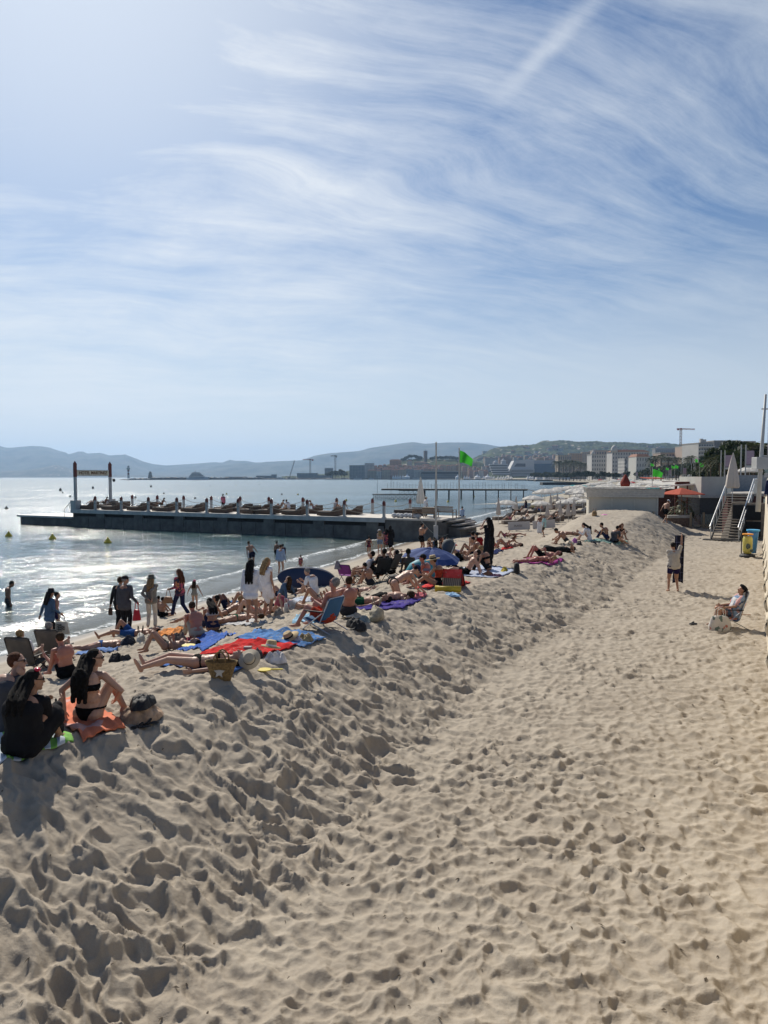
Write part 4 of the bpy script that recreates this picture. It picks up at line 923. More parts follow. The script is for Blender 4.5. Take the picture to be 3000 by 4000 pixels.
# ============================================================ the far shore: port, old town, palace, hotels, trees
ORD = ['first', 'second', 'third', 'fourth', 'fifth', 'sixth', 'seventh', 'eighth', 'ninth', 'tenth', 'eleventh', 'twelfth', 'thirteenth', 'fourteenth', 'fifteenth', 'sixteenth', 'seventeenth', 'eighteenth', 'nineteenth', 'twentieth']
def ordw(i):
    tens = ['', '', 'twenty', 'thirty', 'forty', 'fifty', 'sixty', 'seventy', 'eighty', 'ninety']
    if i < 20: return ORD[i]
    i += 1; a, b_ = divmod(i, 10)
    return (tens[a] + ('-' + ORD[b_ - 1] if b_ else 'th')).replace('tyth', 'tieth') if a < 10 else 'last'
from mathutils.bvhtree import BVHTree
def bvh_of(names):
    V, F = [], []
    for o in bpy.data.objects:
        if o.type == 'MESH' and any(o.name.startswith(n) for n in names):
            k = len(V); V += [v.co.copy() for v in o.data.vertices]; F += [[i + k for i in p.vertices] for p in o.data.polygons]
    return BVHTree.FromPolygons(V, F)
HB = bvh_of(['wooded_hill', 'old_town_hill'])
def on_hill(px, py):
    h = HB.ray_cast(EYE, ray(px, py).normalized(), 6000); return h[0]
def facade(name, col, wx=3.2, wz=3.1, win=(0.13, 0.135, 0.14), f=0.42):
    m = bpy.data.materials.new(name); m.use_nodes = True; T = NT(m.node_tree); p = T.n['Principled BSDF']
    pos = T.node('ShaderNodeTexCoord').outputs['Object']; s3 = T.node('ShaderNodeSeparateXYZ', {0: pos})
    u = T.math('FRACT', T.math('DIVIDE', T.math('ADD', s3.outputs[0], s3.outputs[1]), wx)); v = T.math('FRACT', T.math('DIVIDE', s3.outputs[2], wz))
    iu = T.math('LESS_THAN', T.math('ABSOLUTE', T.math('SUBTRACT', u, 0.5)), f * 0.5); iv = T.math('LESS_THAN', T.math('ABSOLUTE', T.math('SUBTRACT', v, 0.5)), 0.28)
    nz = T.node('ShaderNodeSeparateXYZ', {0: T.node('ShaderNodeNewGeometry').outputs['Normal']}).outputs[2]
    k = T.math('MULTIPLY', T.math('MULTIPLY', iu, iv), T.math('LESS_THAN', T.math('ABSOLUTE', nz), 0.5))
    c = T.mix(T.ramp(T.noise(pos, 0.15, 3), 0.3, 0.7), tuple(x * 0.85 for x in col), col)
    T.l.new(T.mix(k, c, win), p.inputs['Base Color']); p.inputs['Roughness'].default_value = 0.85; p.inputs['Specular IOR Level'].default_value = 0.2
    return m
FC = [facade('facade_' + n, c) for n, c in (('cream', (0.42, 0.34, 0.25)), ('ochre', (0.40, 0.27, 0.17)), ('white', (0.52, 0.50, 0.47)), ('rose', (0.42, 0.28, 0.22)), ('grey', (0.30, 0.30, 0.30)))]
roof_tile = new_mat('roof_tiles', (0.26, 0.13, 0.085), rough=0.9, var=0.2, scale=0.5); flat_roof = new_mat('flat_roof', (0.35, 0.33, 0.30), rough=0.9)
def house(px0, px1, ytop, D, zb, m, lb, roof='hip', depth=12, cat='building', group=None, pos=None, rz=0.0):
    w = (px1 - px0) / FPX * D; c = at_d((px0 + px1) / 2, ytop, D) if pos is None else pos
    zt = at_d((px0 + px1) / 2, ytop, D).z if pos is None else pos.z + ytop
    zb = zb if pos is None else pos.z - 3
    r = empty('town_house', (c.x, D if pos is None else pos.y, zb), rz, lb, cat, group); h = zt - zb; rh = min(2.2, h * 0.25) if roof == 'hip' else 0.6
    b = MB(); b.box((0, depth / 2, (h - rh) / 2), (w, depth, h - rh)); b.build('wall', m, r)
    b = MB()
    if roof == 'hip': b.box((0, depth / 2, h - rh / 2), (w * 1.06, depth * 1.06, rh), taper=0.55)
    else: b.box((0, depth / 2, h - rh / 2), (w * 1.03, depth * 1.03, rh))
    b.build('roof', roof_tile if roof == 'hip' else flat_roof, r); return r
rg = random.Random(21)
named = [(1365, 1425, 1817, 1500, FC[4], 'flat', 'big pale modern block at the left end of the town front'), (1425, 1462, 1809, 1640, FC[2], 'flat', 'white block rising behind the big modern block'),
 (1522, 1568, 1794, 1640, FC[1], 'hip', 'large ochre building on the left flank of the old town hill'), (1590, 1610, 1798, 1720, FC[2], 'hip', 'white villa among the pines below the castle tower'),
 (1618, 1666, 1803, 1730, FC[0], 'hip', 'long beige building under the castle tower'), (1650, 1678, 1812, 1690, FC[3], 'hip', 'rose villa right of the long beige one'),
 (1435, 1470, 1834, 1500, FC[0], 'hip', 'cream quay house next to the modern block'), (1470, 1490, 1837, 1500, FC[2], 'hip', 'white quay house in the middle left of the quay row'), (1492, 1523, 1831, 1500, FC[0], 'hip', 'tall cream quay house left of the tree mast'), (1524, 1556, 1833, 1500, FC[3], 'hip', 'rose quay house under the ochre building'), (1558, 1586, 1831, 1500, FC[0], 'hip', 'cream quay house with long tiled roof'), (1588, 1618, 1833, 1500, FC[4], 'flat', 'grey quay house behind the white tents'), (1618, 1645, 1831, 1500, FC[2], 'hip', 'white quay house left of the long glazed hall'),
 (1700, 1716, 1826, 1560, FC[2], 'hip', 'small white house above the glazed hall, left one'), (1718, 1742, 1815, 1580, FC[0], 'hip', 'cream house above the glazed hall, middle one'), (1745, 1760, 1816, 1580, FC[3], 'hip', 'rose house above the glazed hall'), (1762, 1782, 1815, 1580, FC[0], 'hip', 'cream house above the glazed hall, right one'), (1783, 1800, 1812, 1580, FC[1], 'hip', 'ochre house under the clock tower'),
 (1895, 1945, 1788, 1750, FC[2], 'flat', 'wide white apartment block behind the palace, left'), (1950, 1985, 1785, 1780, FC[3], 'flat', 'rose apartment block behind the palace'), (2095, 2125, 1786, 1700, FC[0], 'hip', 'cream block right of the palace roof'),
 (1268, 1300, 1828, 1620, FC[4], 'flat', 'faint grey block behind the port trees'), (2225, 2275, 1770, 1300, FC[1], 'flat', 'ochre apartment block left of the white domed hotel'), (2275, 2320, 1765, 1350, FC[0], 'flat', 'tall cream apartment block left of the white domed hotel')]
for a, b_, yt, D, m, rf, lb in named: house(a, b_, yt, D, 1.0 if D < 1600 else 2.0, m, lb, rf)
# small houses climbing the old town slope
n_ = 0
for row, (yt, D) in enumerate(((1816, 1610), (1822, 1585), (1828, 1555))):
    x = 1462 + row * 5
    while x < 1722:
        w = rg.uniform(10, 19); y = yt + rg.uniform(-3, 3)
        house(x, x + w, y, D + rg.uniform(-8, 8), 1.0, rg.choice(FC), f"small tiled house on the old town slope, {['upper', 'middle', 'lower'][row]} row, {ordw(n_ % 20)} from the left", 'hip', group='old town houses'); x += w + rg.uniform(0, 3); n_ += 1
    n_ = 0
for row, (x0_, x1_, yt, D, where) in enumerate(((1806, 1912, 1822, 1620, 'right of the clock tower, upper'), (1806, 1905, 1836, 1570, 'right of the clock tower, lower'), (1890, 2300, 1788, 1930, 'behind the palace, lower'), (1960, 2330, 1778, 2050, 'behind the palace, upper'))):
    x = x0_; n_ = 0
    while x < x1_:
        w = rg.uniform(9, 20); house(x, x + w, yt + rg.uniform(-4, 5), D + rg.uniform(-10, 10), 1.0, rg.choice(FC), f"small pale town house {where} row, {ordw(n_)} from the left", rg.choice(['hip', 'hip', 'flat']), group='town houses'); x += w + rg.uniform(0, 9); n_ += 1
# villas and blocks on the wooded hill
k_ = 0
for i in range(98):
    px = rg.uniform(1870, 2750); py = rg.uniform(1748, 1812); h = on_hill(px, py)
    if h is None or h.y < 1900: continue
    w = rg.uniform(9, 26); house(0, w / h.y * FPX, rg.uniform(5, 11), h.y, 0, rg.choice([FC[0], FC[2], FC[2], FC[3]]), f"pale villa among the trees of the wooded hill, {ordw(k_)} counted", rg.choice(['hip', 'flat']), 11, pos=h, group='villas on the wooded hill', rz=rg.uniform(-.5, .5)); k_ += 1
stone_t = new_mat('old_stone', (0.17, 0.14, 0.12), rough=0.95)
def tower(px0, px1, yt, yb, D, lb, cap=False):
    w = (px1 - px0) / FPX * D; c = at_d((px0 + px1) / 2, yb, D); h = (yb - yt) / FPX * D
    r = empty('stone_tower', (c.x, D, c.z - 8), 0.2, lb, 'tower'); b = MB(); b.box((0, 0, (h + 8) / 2), (w, w, h + 8)); b.build('shaft', stone_t, r)
    b = MB()
    if cap: b.box((0, 0, h + 8 - 1), (w * 1.2, w * 1.2, 2.4)); b.lathe([(w * 0.5, h + 8.2), (0.3, h + 11)], seg=8)
    else: b.box((0, 0, h + 8.2), (w * 1.08, w * 1.08, 1.0)); b.tube([(0, 0, h + 8), (0, 0, h + 12)], 0.25, seg=5)
    b.build('top', stone_t, r)
tower(1656, 1668, 1762, 1792, 1800, 'square castle tower crowning the old town hill'); tower(1793, 1804, 1765, 1800, 1760, 'slender church clock tower right of the castle hill', True)
# long glazed hall on the quay
r = empty('quay_hall', at_d(1720, 1868, 1480), 0, 'long flat-roofed glazed hall on the quay below the old town', 'building'); r.location.z = 1.0
b = MB(); b.box((0, 10, 5), (80, 20, 10)); b.build('wall', facade('hall_glass', (0.22, 0.21, 0.2), 5, 5, f=0.8), r)
b = MB(); b.box((0, 9, 15.5), (86, 24, 1.6)); b.build('roof', flat_roof, r); b = MB(); b.box((0, 11, 12.4), (76, 16, 4.7)); b.build('glazed_storey', dark_void, r)
# conference palace: stepped white terraces and blue glass hall
def palace():
    D = 1330; r = empty('conference_palace', at_d(2020, 1868, D), 0, 'white stepped conference palace with blue glass hall behind the tents', 'building'); r.location.z = 1.0
    X = lambda px: (px - 2020) / FPX * D; Z = lambda py: 5.2 - (py - 1863) / FPX * D - 1
    wp = new_mat('white_stucco', (0.50, 0.50, 0.50), rough=0.8, var=0.05); gl = new_mat('dark_glazing', (0.06, 0.07, 0.09), rough=0.2)
    b = MB(); b.poly([(X(2008), 0, Z(1800)), (X(2062), 0, Z(1794)), (X(2086), 0, Z(1797)), (X(2086), 0, Z(1862)), (X(1990), 0, Z(1862)), (X(1990), 0, Z(1836))], (0, 30, 0)); b.build('main_block', wp, r)
    b = MB(); b.poly([(X(2018), -0.5, Z(1811)), (X(2052), -0.5, Z(1811)), (X(2052), -0.5, Z(1823)), (X(2008), -0.5, Z(1823))], (0, 0.3, 0)); b.build('window_front', gl, r)
    for k in range(5):
        b = MB(); b.box((X(2040), -3 + k * 0.5, Z(1834 + k * 6)), (X(2085) - X(1995), 6, 1.5)); b.build('terrace', wp, r)
        b = MB(); b.box((X(2040), -1.5, Z(1837 + k * 6)), (X(2083) - X(1998), 2, 1.3)); b.build('terrace_glazing', gl, r)
    for k in range(5):
        b = MB(); b.box((X(1945) + k * 1.5, -2, Z(1815 + k * 9)), (X(1985) - X(1915), 10, 2.4)); b.build('wing', wp, r)
        b = MB(); b.box((X(1946) + k * 1.5, 0, Z(1819 + k * 9)), (X(1983) - X(1917), 8, 2.0)); b.build('wing_glazing', gl, r)
    for px, py in ((1936, 1798), (1967, 1792)):
        b = MB(); b.box((X(px), 3, Z(py + 16)), (9, 9, 9), taper=0.9); b.lathe([(7, Z(py + 8)), (2.5, Z(py + 4)), (0.3, Z(py - 2))], c=(X(px), 3, 0), seg=4, a0=math.pi / 4); b.build('roof_pavilion', wp, r)
    b = MB(); b.box((X(2140), 18, (Z(1798) + 0) / 2), (X(2195) - X(2086), 20, Z(1798))); b.build('hall', new_mat('pale_hall', (0.33, 0.36, 0.40), rough=0.6), r)
    b = MB(); b.box((X(2150), 7, (Z(1812) + 0) / 2), (X(2210) - X(2088), 2, Z(1812))); b.build('blue_glass_front', new_mat('blue_glass', (0.05, 0.10, 0.17), rough=0.25), r)
palace()
# pointed white tents
tent_m = new_mat('white_tent_cloth', (0.72, 0.73, 0.75), rough=0.7, var=0.02)
def make_tent():
    r = empty('marquee'); b = MB(); b.lathe([(0.72, 0.45), (0.36, 0.62), (0.14, 0.82), (0.02, 1.15)], seg=4, a0=math.pi / 4); b.build('roof', tent_m, r)
    b = MB(); b.box((0, 0, 0.22), (0.96, 0.96, 0.45)); b.build('side_cloth', tent_m, r); return r
t0_ = make_tent(); first = True; n_ = 0
for px, yt, w, D in [(1788, 1848, 18, 1380), (1815, 1853, 8, 1380), (1824, 1853, 8, 1380), (1833, 1854, 7, 1380), (1865, 1847, 22, 1375), (1890, 1853, 8, 1380), (1905, 1847, 22, 1375), (1920, 1853, 8, 1380), (1930, 1853, 8, 1380), (1946, 1853, 8, 1380), (1957, 1853, 8, 1380), (1967, 1853, 8, 1380), (1977, 1853, 8, 1380), (1988, 1853, 8, 1380), (1998, 1852, 8, 1380),
      (2062, 1850, 9, 1200), (2072, 1849, 9, 1200), (2082, 1848, 9, 1200), (2105, 1841, 26, 1180), (2136, 1840, 26, 1180), (2152, 1847, 9, 1200), (2161, 1847, 9, 1200), (2170, 1846, 9, 1200), (2179, 1846, 9, 1200), (2188, 1845, 9, 1200), (2209, 1838, 28, 1150),
      (1536, 1852, 9, 1470), (1545, 1851, 9, 1470), (1554, 1851, 9, 1470), (1563, 1851, 9, 1470), (1574, 1850, 10, 1470), (1590, 1846, 22, 1465)]:
    o = t0_ if first else copy_tree(t0_); first = False; c = at_d(px, 1868, D); h = (1868 - yt) / FPX * D; ww = w / FPX * D
    o.location = (c.x, D, 1.0); o.scale = (ww, ww, h / 1.15)
    grp = 'on the old port quay' if D > 1400 else ('left of the palace' if D > 1300 else 'right of the palace'); n_ += 1
    tag(o, f"{'large' if w > 15 else 'small'} pointed white marquee {grp}, {ordw((n_ - 1) % 15)} of its row", 'marquee', 'white marquees on the far waterfront')
# low quays and floating docks
def slab(name, pts, h, m, lb, cat, z=0.0):
    c = sum((Vector(p) for p in pts), Vector()) / len(pts); b = MB(); b.poly([Vector(p) - c + Vector((0, 0, -1)) for p in pts], (0, 0, h + 1)); o = b.build(name, m, loc=c + Vector((0, 0, z))); tag(o, lb, cat); return o
dockm = new_mat('dark_dock', (0.06, 0.055, 0.05), rough=0.9, var=0.4, scale=0.3)
def dock(px0, px1, py, D, wid, h, lb):
    a = at_d(px0, py, D); c = at_d(px1, py, D); slab('dock', [(a.x, D, 0), (c.x, D, 0), (c.x, D + wid, 0), (a.x, D + wid, 0)], h, dockm, lb, 'dock')
dock(1810, 1895, 1870, 1250, 20, 1.4, 'low dark dock in front of the marquees left of the palace'); dock(1980, 2065, 1874, 1040, 14, 1.5, 'low dark dock in front of the palace terraces'); dock(2092, 2160, 1880, 850, 12, 1.8, 'dark dock below the large marquees'); dock(2120, 2300, 1893, 470, 9, 1.7, 'long dark bathing dock reaching out from the parasol beach'); dock(2062, 2095, 1877, 930, 8, 1.4, 'short dark dock between two longer docks'); dock(1515, 1670, 1872, 1400, 12, 1.2, 'dark quay edge under the old port marquees')
# port breakwater with two lighthouses
rock = new_mat('breakwater_rock', (0.20, 0.185, 0.165), rough=0.95, var=0.5, scale=0.25, bump=1.0, bscale=0.5)
def breakwater():
    n = 260; V = []; prof = [(-6, -1.5), (-4, 1.2), (-2, 3.0), (2, 3.2), (5, 1.5), (8, -1.5)]
    for i in range(n):
        q = i / (n - 1); px = 467 + q * 960; D = 1215 + 330 * q ** 1.2; k = min(1, q * 16) ** 0.7
        c = at_d(px, 1870, D)
        for j, (o, z) in enumerate(prof):
            w = 1.6 * (h2(np.array([i // 2]), np.array([j]), 3)[0] - 0.5); V.append((c.x, D + o, (z + w) * (0.35 + 0.65 * k) + (1.6 if 8 < i < 150 and j in (2, 3) and q > 0.13 else 0) - 0.6))
    o = np_mesh('breakwater', np.array(V), grid_faces(n, len(prof)), rock, smooth=False); tag(o, 'long rocky port breakwater under the lighthouses and the yacht', 'breakwater')
breakwater()
redp = new_mat('red_band', (0.22, 0.05, 0.04), rough=0.7); wh = new_mat('lighthouse_white', (0.55, 0.55, 0.55), rough=0.7)
r = empty('lighthouse', at_d(502, 1868, 1235), 0, 'tall white lighthouse with dark red bands at the tip of the breakwater', 'lighthouse'); r.location.z = 2.5; H_ = (1865 - 1815) / FPX * 1235
b = MB(); b.lathe([(2.4, 0), (1.7, 3), (1.5, H_ * 0.62), (3.4, H_ * 0.78), (3.4, H_ * 0.82), (1.9, H_ * 0.83), (1.9, H_ * 0.92)], seg=12); b.build('shaft', wh, r)
for z0, z1 in ((0.30, 0.42), (0.55, 0.66)): b = MB(); b.lathe([(1.75, H_ * z0), (1.68, H_ * z1)], seg=12); b.build('band', redp, r)
b = MB(); b.lathe([(2.1, H_ * 0.92), (0.2, H_)], seg=12); b.build('lantern_roof', dark_void, r)
r = empty('lighthouse', at_d(587, 1866, 1290), 0, 'short stone lighthouse with a dark lantern farther along the breakwater', 'lighthouse'); r.location.z = 2.5; H_ = (1863 - 1835) / FPX * 1290
b = MB(); b.lathe([(4.6, 0), (3.6, 4), (2.6, H_ * 0.72), (3.3, H_ * 0.76), (2.0, H_ * 0.77), (2.0, H_ * 0.88)], seg=12); b.build('shaft', new_mat('pale_stone', (0.34, 0.29, 0.24), rough=0.9), r)
b = MB(); b.lathe([(2.3, H_ * 0.88), (0.2, H_)], seg=12); b.build('lantern_roof', dark_void, r)
# yacht and port clutter
def yacht(px0, px1, yt, D, lb, decks=4):
    c = at_d((px0 + px1) / 2, 1872, D); L = (px1 - px0) / FPX * D; H = (1870 - yt) / FPX * D; k = D
    r = empty('yacht', (c.x, D - 14, 0), 0, lb, 'yacht'); hw = new_mat('yacht_white', (0.55, 0.56, 0.58), rough=0.3)
    b = MB(); h = H * 0.26; b.poly([(-L / 2, 0, 0.0), (L * 0.42, 0, 0.0), (L / 2, 0, h * 1.1), (-L / 2 - L * .02, 0, h * 0.8)], (0, L * 0.16, 0)); b.build('hull', hw, r)
    for i in range(decks):
        q = i / decks; z = h * 0.9 + i * H * 0.13; b = MB(); b.box((-L * 0.06 - q * L * 0.06, L * 0.08, z + H * 0.055), (L * (0.74 - 0.5 * q), L * 0.13, H * 0.11)); b.build('deck', hw, r)
        b = MB(); b.box((-L * 0.06 - q * L * 0.06, L * 0.08, z + H * 0.055), (L * (0.66 - 0.46 * q), L * 0.135, H * 0.05)); b.build('window_band', dark_void, r)
    b = MB(); b.tube([(-L * 0.14, L * 0.08, h + decks * H * 0.12), (-L * 0.16, L * 0.08, H)], [L * 0.025, L * 0.004]); b.ball((-L * 0.14, L * 0.08, H * 0.84), L * 0.022); b.build('mast', hw, r)
yacht(738, 826, 1831, 1270, 'large white motor yacht with stacked decks moored at the breakwater'); yacht(1382, 1415, 1856, 1450, 'low white motor boat moored left of the town quay', 2); yacht(1440, 1462, 1857, 1450, 'small white boat moored under the cream quay house', 2); yacht(1080, 1118, 1852, 1420, 'white boat moored left of the slanted crane', 2); yacht(1610, 1640, 1851, 1440, 'white boat right of the old port marquees', 2)
for i, (a, b_, yt, lb) in enumerate(((1160, 1240, 1848, 'long low grey port shed under the red crane'), (1000, 1060, 1858, 'low flat port shed at the left of the port'), (1240, 1295, 1856, 'low pale port shed left of the port trees'), (880, 960, 1862, 'very low quay store behind the breakwater'), (1060, 1078, 1853, 'small dark harbour hut beside the port gantry'))):
    house(a, b_, yt, 1560, 0.5, FC[4], lb, 'flat')
steelr = new_mat('crane_red', (0.30, 0.06, 0.045), rough=0.6); steelg = new_mat('crane_grey', (0.30, 0.27, 0.24), rough=0.6)
def lattice(b, p0, p1, w, n, r):
    p0, p1 = Vector(p0), Vector(p1); d = (p1 - p0); a = d.normalized().cross(Vector((0, 1, 0))); a = a.normalized() if a.length > .1 else Vector((1, 0, 0)); c = d.normalized().cross(a)
    cs = [(a + c) * w / 2, (a - c) * w / 2, (-a - c) * w / 2, (-a + c) * w / 2]
    for o in cs: b.tube([p0 + o, p1 + o], r, seg=4)
    for i in range(n):
        q0 = p0 + d * i / n; q1 = p0 + d * (i + 1) / n
        for j in range(4): b.tube([q0 + cs[j], q1 + cs[(j + 1) % 4]], r * 0.7, seg=4)
def tcrane(px, yt, yb, D, jl, jr, lb, m1, m2, zb=1.0, jy=None):
    c = at_d(px, yb, D); X = lambda p: (p - px) / FPX * D; Z = lambda p: 5.2 - (p - 1863) / FPX * D - zb; k = D / 1500
    r = empty('tower_crane', (c.x, D, zb), 0, lb, 'crane'); jy = jy or yt + 3
    b = MB(); lattice(b, (0, 0, 0), (0, 0, Z(jy)), 2.2 * k + 0.5, 14, 0.22 * k + 0.06); b.build('tower', m2, r)
    b = MB(); lattice(b, (X(jl), 0, Z(jy)), (X(jr), 0, Z(jy - (3 if D < 1000 else 0) + (5 if D < 1000 else 0))), 1.5 * k + 0.3, 14, 0.18 * k + 0.05); b.build('jib', m1, r)
    b = MB(); b.box((X(jl) * 0.7 if abs(jl - px) < abs(jr - px) else X(jr) * 0.7, 0, Z(jy) - 1.5 * k), (3.5 * k, 2 * k, 3 * k)); b.box((0, 0, Z(jy)), (3 * k, 2.5 * k, 3 * k)); b.build('counterweight', m1, r)
tcrane(1212, 1792, 1850, 1600, 1183, 1225, 'red and grey tower crane over the port sheds', steelr, steelg); tcrane(1310, 1778, 1856, 1560, 1292, 1316, 'grey tower crane behind the port trees', steelg, steelg); tcrane(2658, 1668, 1775, 700, 2642, 2712, 'red and white tower crane standing over the right-hand hotels', steelr, new_mat('crane_cream', (0.42, 0.33, 0.27), rough=0.6), zb=8, jy=1676)
r = empty('crawler_crane', at_d(1130, 1862, 1500), 0, 'dark crane with slanted lattice boom in the port', 'crane'); r.location.z = 1; b = MB(); lattice(b, (0, 0, 2), (11.5, 0, 39), 1.4, 14, 0.18); b.build('boom', new_mat('dark_steel', (0.07, 0.065, 0.06), rough=0.7), r); b = MB(); b.box((-1, 0, 2), (7, 4, 3.5)); b.box((-1, 0, 0.2), (9, 5, 1.2)); b.build('cab', new_mat('cab_grey', (0.2, 0.19, 0.17)), r)
# ---------------- hotels and flats along the promenade
win_me = MB(); win_me.box((0, 0, 0), (1, 0.12, 1)); win_me = win_me.mesh('window', new_mat('window_glass', (0.11, 0.12, 0.13), rough=0.3))
balc_m = new_mat('balcony_white', (0.55, 0.54, 0.51), rough=0.7)
def hotel(px0, px1, yt, D, zb, m, lb, nf, nw, bal=0.0, roof='flat', dome=None, rz=0.0, wn=0.5):
    c = at_d((px0 + px1) / 2, yt, D); w = (px1 - px0) / FPX * D; zt = at_d(px0, yt, D).z; h = zt - zb
    r = empty('hotel_building', (c.x, D, zb), rz, lb, 'building')
    b = MB(); b.box((0, 9, h / 2), (w, 18, h)); b.build('wall', m, r)
    b = MB()
    if roof == 'tile': b.box((0, 9, h + 1.1), (w * 1.04, 19, 2.2), taper=0.7)
    else: b.box((0, 9, h + 0.3), (w * 1.03, 18.6, 0.6))
    b.build('roof', roof_tile if roof == 'tile' else flat_roof, r); fh = h / nf; cw = w / nw
    for f in range(nf):
        for k in range(nw):
            o = bpy.data.objects.new('window', win_me); link(o, r); o.location = (-w / 2 + (k + .5) * cw, -0.02, (f + 0.52) * fh); o.scale = (cw * wn, 1, fh * 0.5)
        if bal: b = MB(); b.box((0, -bal / 2, f * fh + fh * 0.12), (w * 0.98, bal, 0.22)); b.box((0, -bal, f * fh + fh * 0.26), (w * 0.98, 0.08, fh * 0.26)); b.build('balcony', balc_m, r)
    if dome:
        for dx in dome:
            b = MB(); rr = w * 0.09; b.lathe([(rr, 0), (rr, rr * 0.6), (rr * 0.9, rr * 1.2), (rr * 0.5, rr * 1.75), (0.1, rr * 2.0)], c=(dx * w, 1.0, h), seg=14); b.build('dome', m, r, smooth=True)
    return r
hw_ = new_mat('hotel_white', (0.50, 0.48, 0.45), rough=0.8, var=0.06, scale=0.1); pink = new_mat('pale_pink_wall', (0.42, 0.33, 0.27), rough=0.85); gry = new_mat('grey_flats', (0.20, 0.20, 0.205), rough=0.8, var=0.08, scale=0.2)
hotel(2312, 2394, 1776, 760, 2, hw_, 'white hotel with rounded corner tower, left one of the two', 6, 9, 0.0, dome=[-0.42], wn=.45)
hotel(2392, 2536, 1765, 720, 2, hw_, 'long white hotel with domed left corner and tiled roof behind', 7, 14, 0.0, 'tile', dome=[-0.44], wn=.4)
hotel(2486, 2538, 1784, 560, 3, new_mat('villa_white', (0.50, 0.49, 0.45), rough=0.8), 'white villa with orange tiled roof in front of the long white hotel', 4, 5, 0, 'tile', wn=.3)
hotel(2440, 2490, 1792, 640, 3, FC[2], 'low white house left of the orange-roofed villa', 3, 4, 0, 'flat')
hotel(2580, 2668, 1770, 640, 4, pink, 'wide cream flats under the red crane', 5, 8, 0.8)
hotel(2670, 2695, 1745, 620, 4, pink, 'narrow tall stepped block right of the crane', 8, 3, 0.9)
hotel(2695, 2728, 1755, 560, 4, pink, 'tan block with arched top floor beside the balcony flats', 8, 4, 0.9)
hotel(2727, 2790, 1733, 420, 4, hw_, 'tall white apartment block striped with curved balconies', 9, 6, 1.6, wn=.6, rz=0.12)
hotel(2790, 2890, 1724, 440, 5, gry, 'long grey apartment block stepping up behind the palms', 8, 10, 0.0, wn=.25)
hotel(2880, 2950, 1727, 380, 5, gry, 'dark grey flats high on the right behind the palm crowns', 7, 6, 1.0)
hotel(2912, 2940, 1752, 260, 4, hw_, 'small white house glimpsed between the palm trunks', 3, 3, 0)
hotel(2320, 2400, 1760, 1000, 8, pink, 'pink block above the white hotel roofs', 4, 8, 0); hotel(2180, 2232, 1778, 1150, 4, FC[0], 'cream row of flats left of the ochre block', 4, 6)
hotel(2560, 2640, 1752, 1500, 20, gry, 'grey slab block on the hill left of the crane mast', 3, 10, 1.0)
for i, (px, h) in enumerate(((2748, 1716), (2760, 1719))):
    b = MB(); zt = at_d(px, h, 425).z; b.box((0, 0, 3), (1.6, 1.6, 7)); o = b.build('chimney_stack', hw_, loc=(at_d(px, h, 425).x, 428, zt - 6)); tag(o, ['taller left', 'shorter right'][i] + ' chimney stack on the balcony flats roof', 'chimney')
# ---------------- trees
barkm = new_mat('bark', (0.10, 0.075, 0.05), rough=0.95, var=0.3, scale=4)
def make_tree(seed, rx=6.0, rz_=3.6, H=9.0, m=dkleaf, n=1900, leaf=0.42, umb=False):
    rgn = np.random.RandomState(seed); r = empty('pine_tree' if umb else 'tree')
    lob = [(rgn.uniform(-.6, .6) * rx, rgn.uniform(-.6, .6) * rx, rgn.uniform(-.35, .45) * rz_, rgn.uniform(.35, .6)) for _ in range(11)]
    V = []; F = []
    for i in range(n):
        lx, ly, lz, k = lob[rgn.randint(len(lob))]; d = rgn.normal(size=3); d /= np.linalg.norm(d); q = rgn.uniform(0.6, 1.05)
        c = np.array([lx + d[0] * rx * k * q, ly + d[1] * rx * k * q, H - rz_ * 0.2 + lz + d[2] * rz_ * k * q * 1.1])
        a = rgn.normal(size=3); a /= np.linalg.norm(a); b = np.cross(a, rgn.normal(size=3)); b /= np.linalg.norm(b); s = leaf * rgn.uniform(.6, 1.5); j = len(V)
        V += [c - a * s - b * s * .5, c + a * s - b * s * .5, c + a * s * .6 + b * s * .6, c - a * s * .8 + b * s * .5]; F.append((j, j + 1, j + 2, j + 3))
    np_mesh('crown', np.array(V), np.array(F), m, r, smooth=False)
    b = MB(); b.tube([(0, 0, -0.5), (0.2, 0.1, H * 0.4), (0, 0, H * 0.8)], [0.4, 0.3, 0.18]); 
    for k in range(5): a = k * 1.26; b.tube([(0.1, 0.05, H * 0.5), (math.cos(a) * rx * .4, math.sin(a) * rx * .4, H * 0.8)], [0.16, 0.06], seg=5)
    b.build('trunk', barkm, r); return r
def make_palm(seed, H=9.0, L=3.3, n=34):
    rgp = random.Random(seed); r = empty('palm_tree'); V, F = [], []
    for k in range(n):
        a = k * 2.399; e = -0.75 + 1.9 * (k / n); d = Vector((math.cos(a), math.sin(a), e)).normalized(); l = L * rgp.uniform(.85, 1.1)
        # each frond: leaflets on both sides of a curved rib
        side = d.cross(Vector((0, 0, 1))).normalized()
        for i in range(9):
            q = 0.15 + 0.85 * i / 8; p = Vector((0, 0, H)) + d * l * q + Vector((0, 0, -0.55 * q * q * l)); wl_ = 0.62 * math.sin(math.pi * (0.15 + 0.75 * q))
            for sgn in (-1, 1):
                j = len(V); tip = p + side * sgn * wl_ + d * 0.35 + Vector((0, 0, -0.22)); V += [p, p + d * 0.22, tip + d * 0.05, tip - d * 0.04]; F.append((j, j + 1, j + 2, j + 3))
    np_mesh('crown', np.array([tuple(v) for v in V]), np.array(F), palmleaf, r, smooth=False)
    b = MB(); b.tube([(0, 0, -0.5), (0.08, 0.05, H * 0.5), (0, 0, H)], [0.28, 0.21, 0.24], seg=8); b.ball((0, 0, H - 0.2), 0.42, sub=1); b.build('trunk', barkm, r); return r
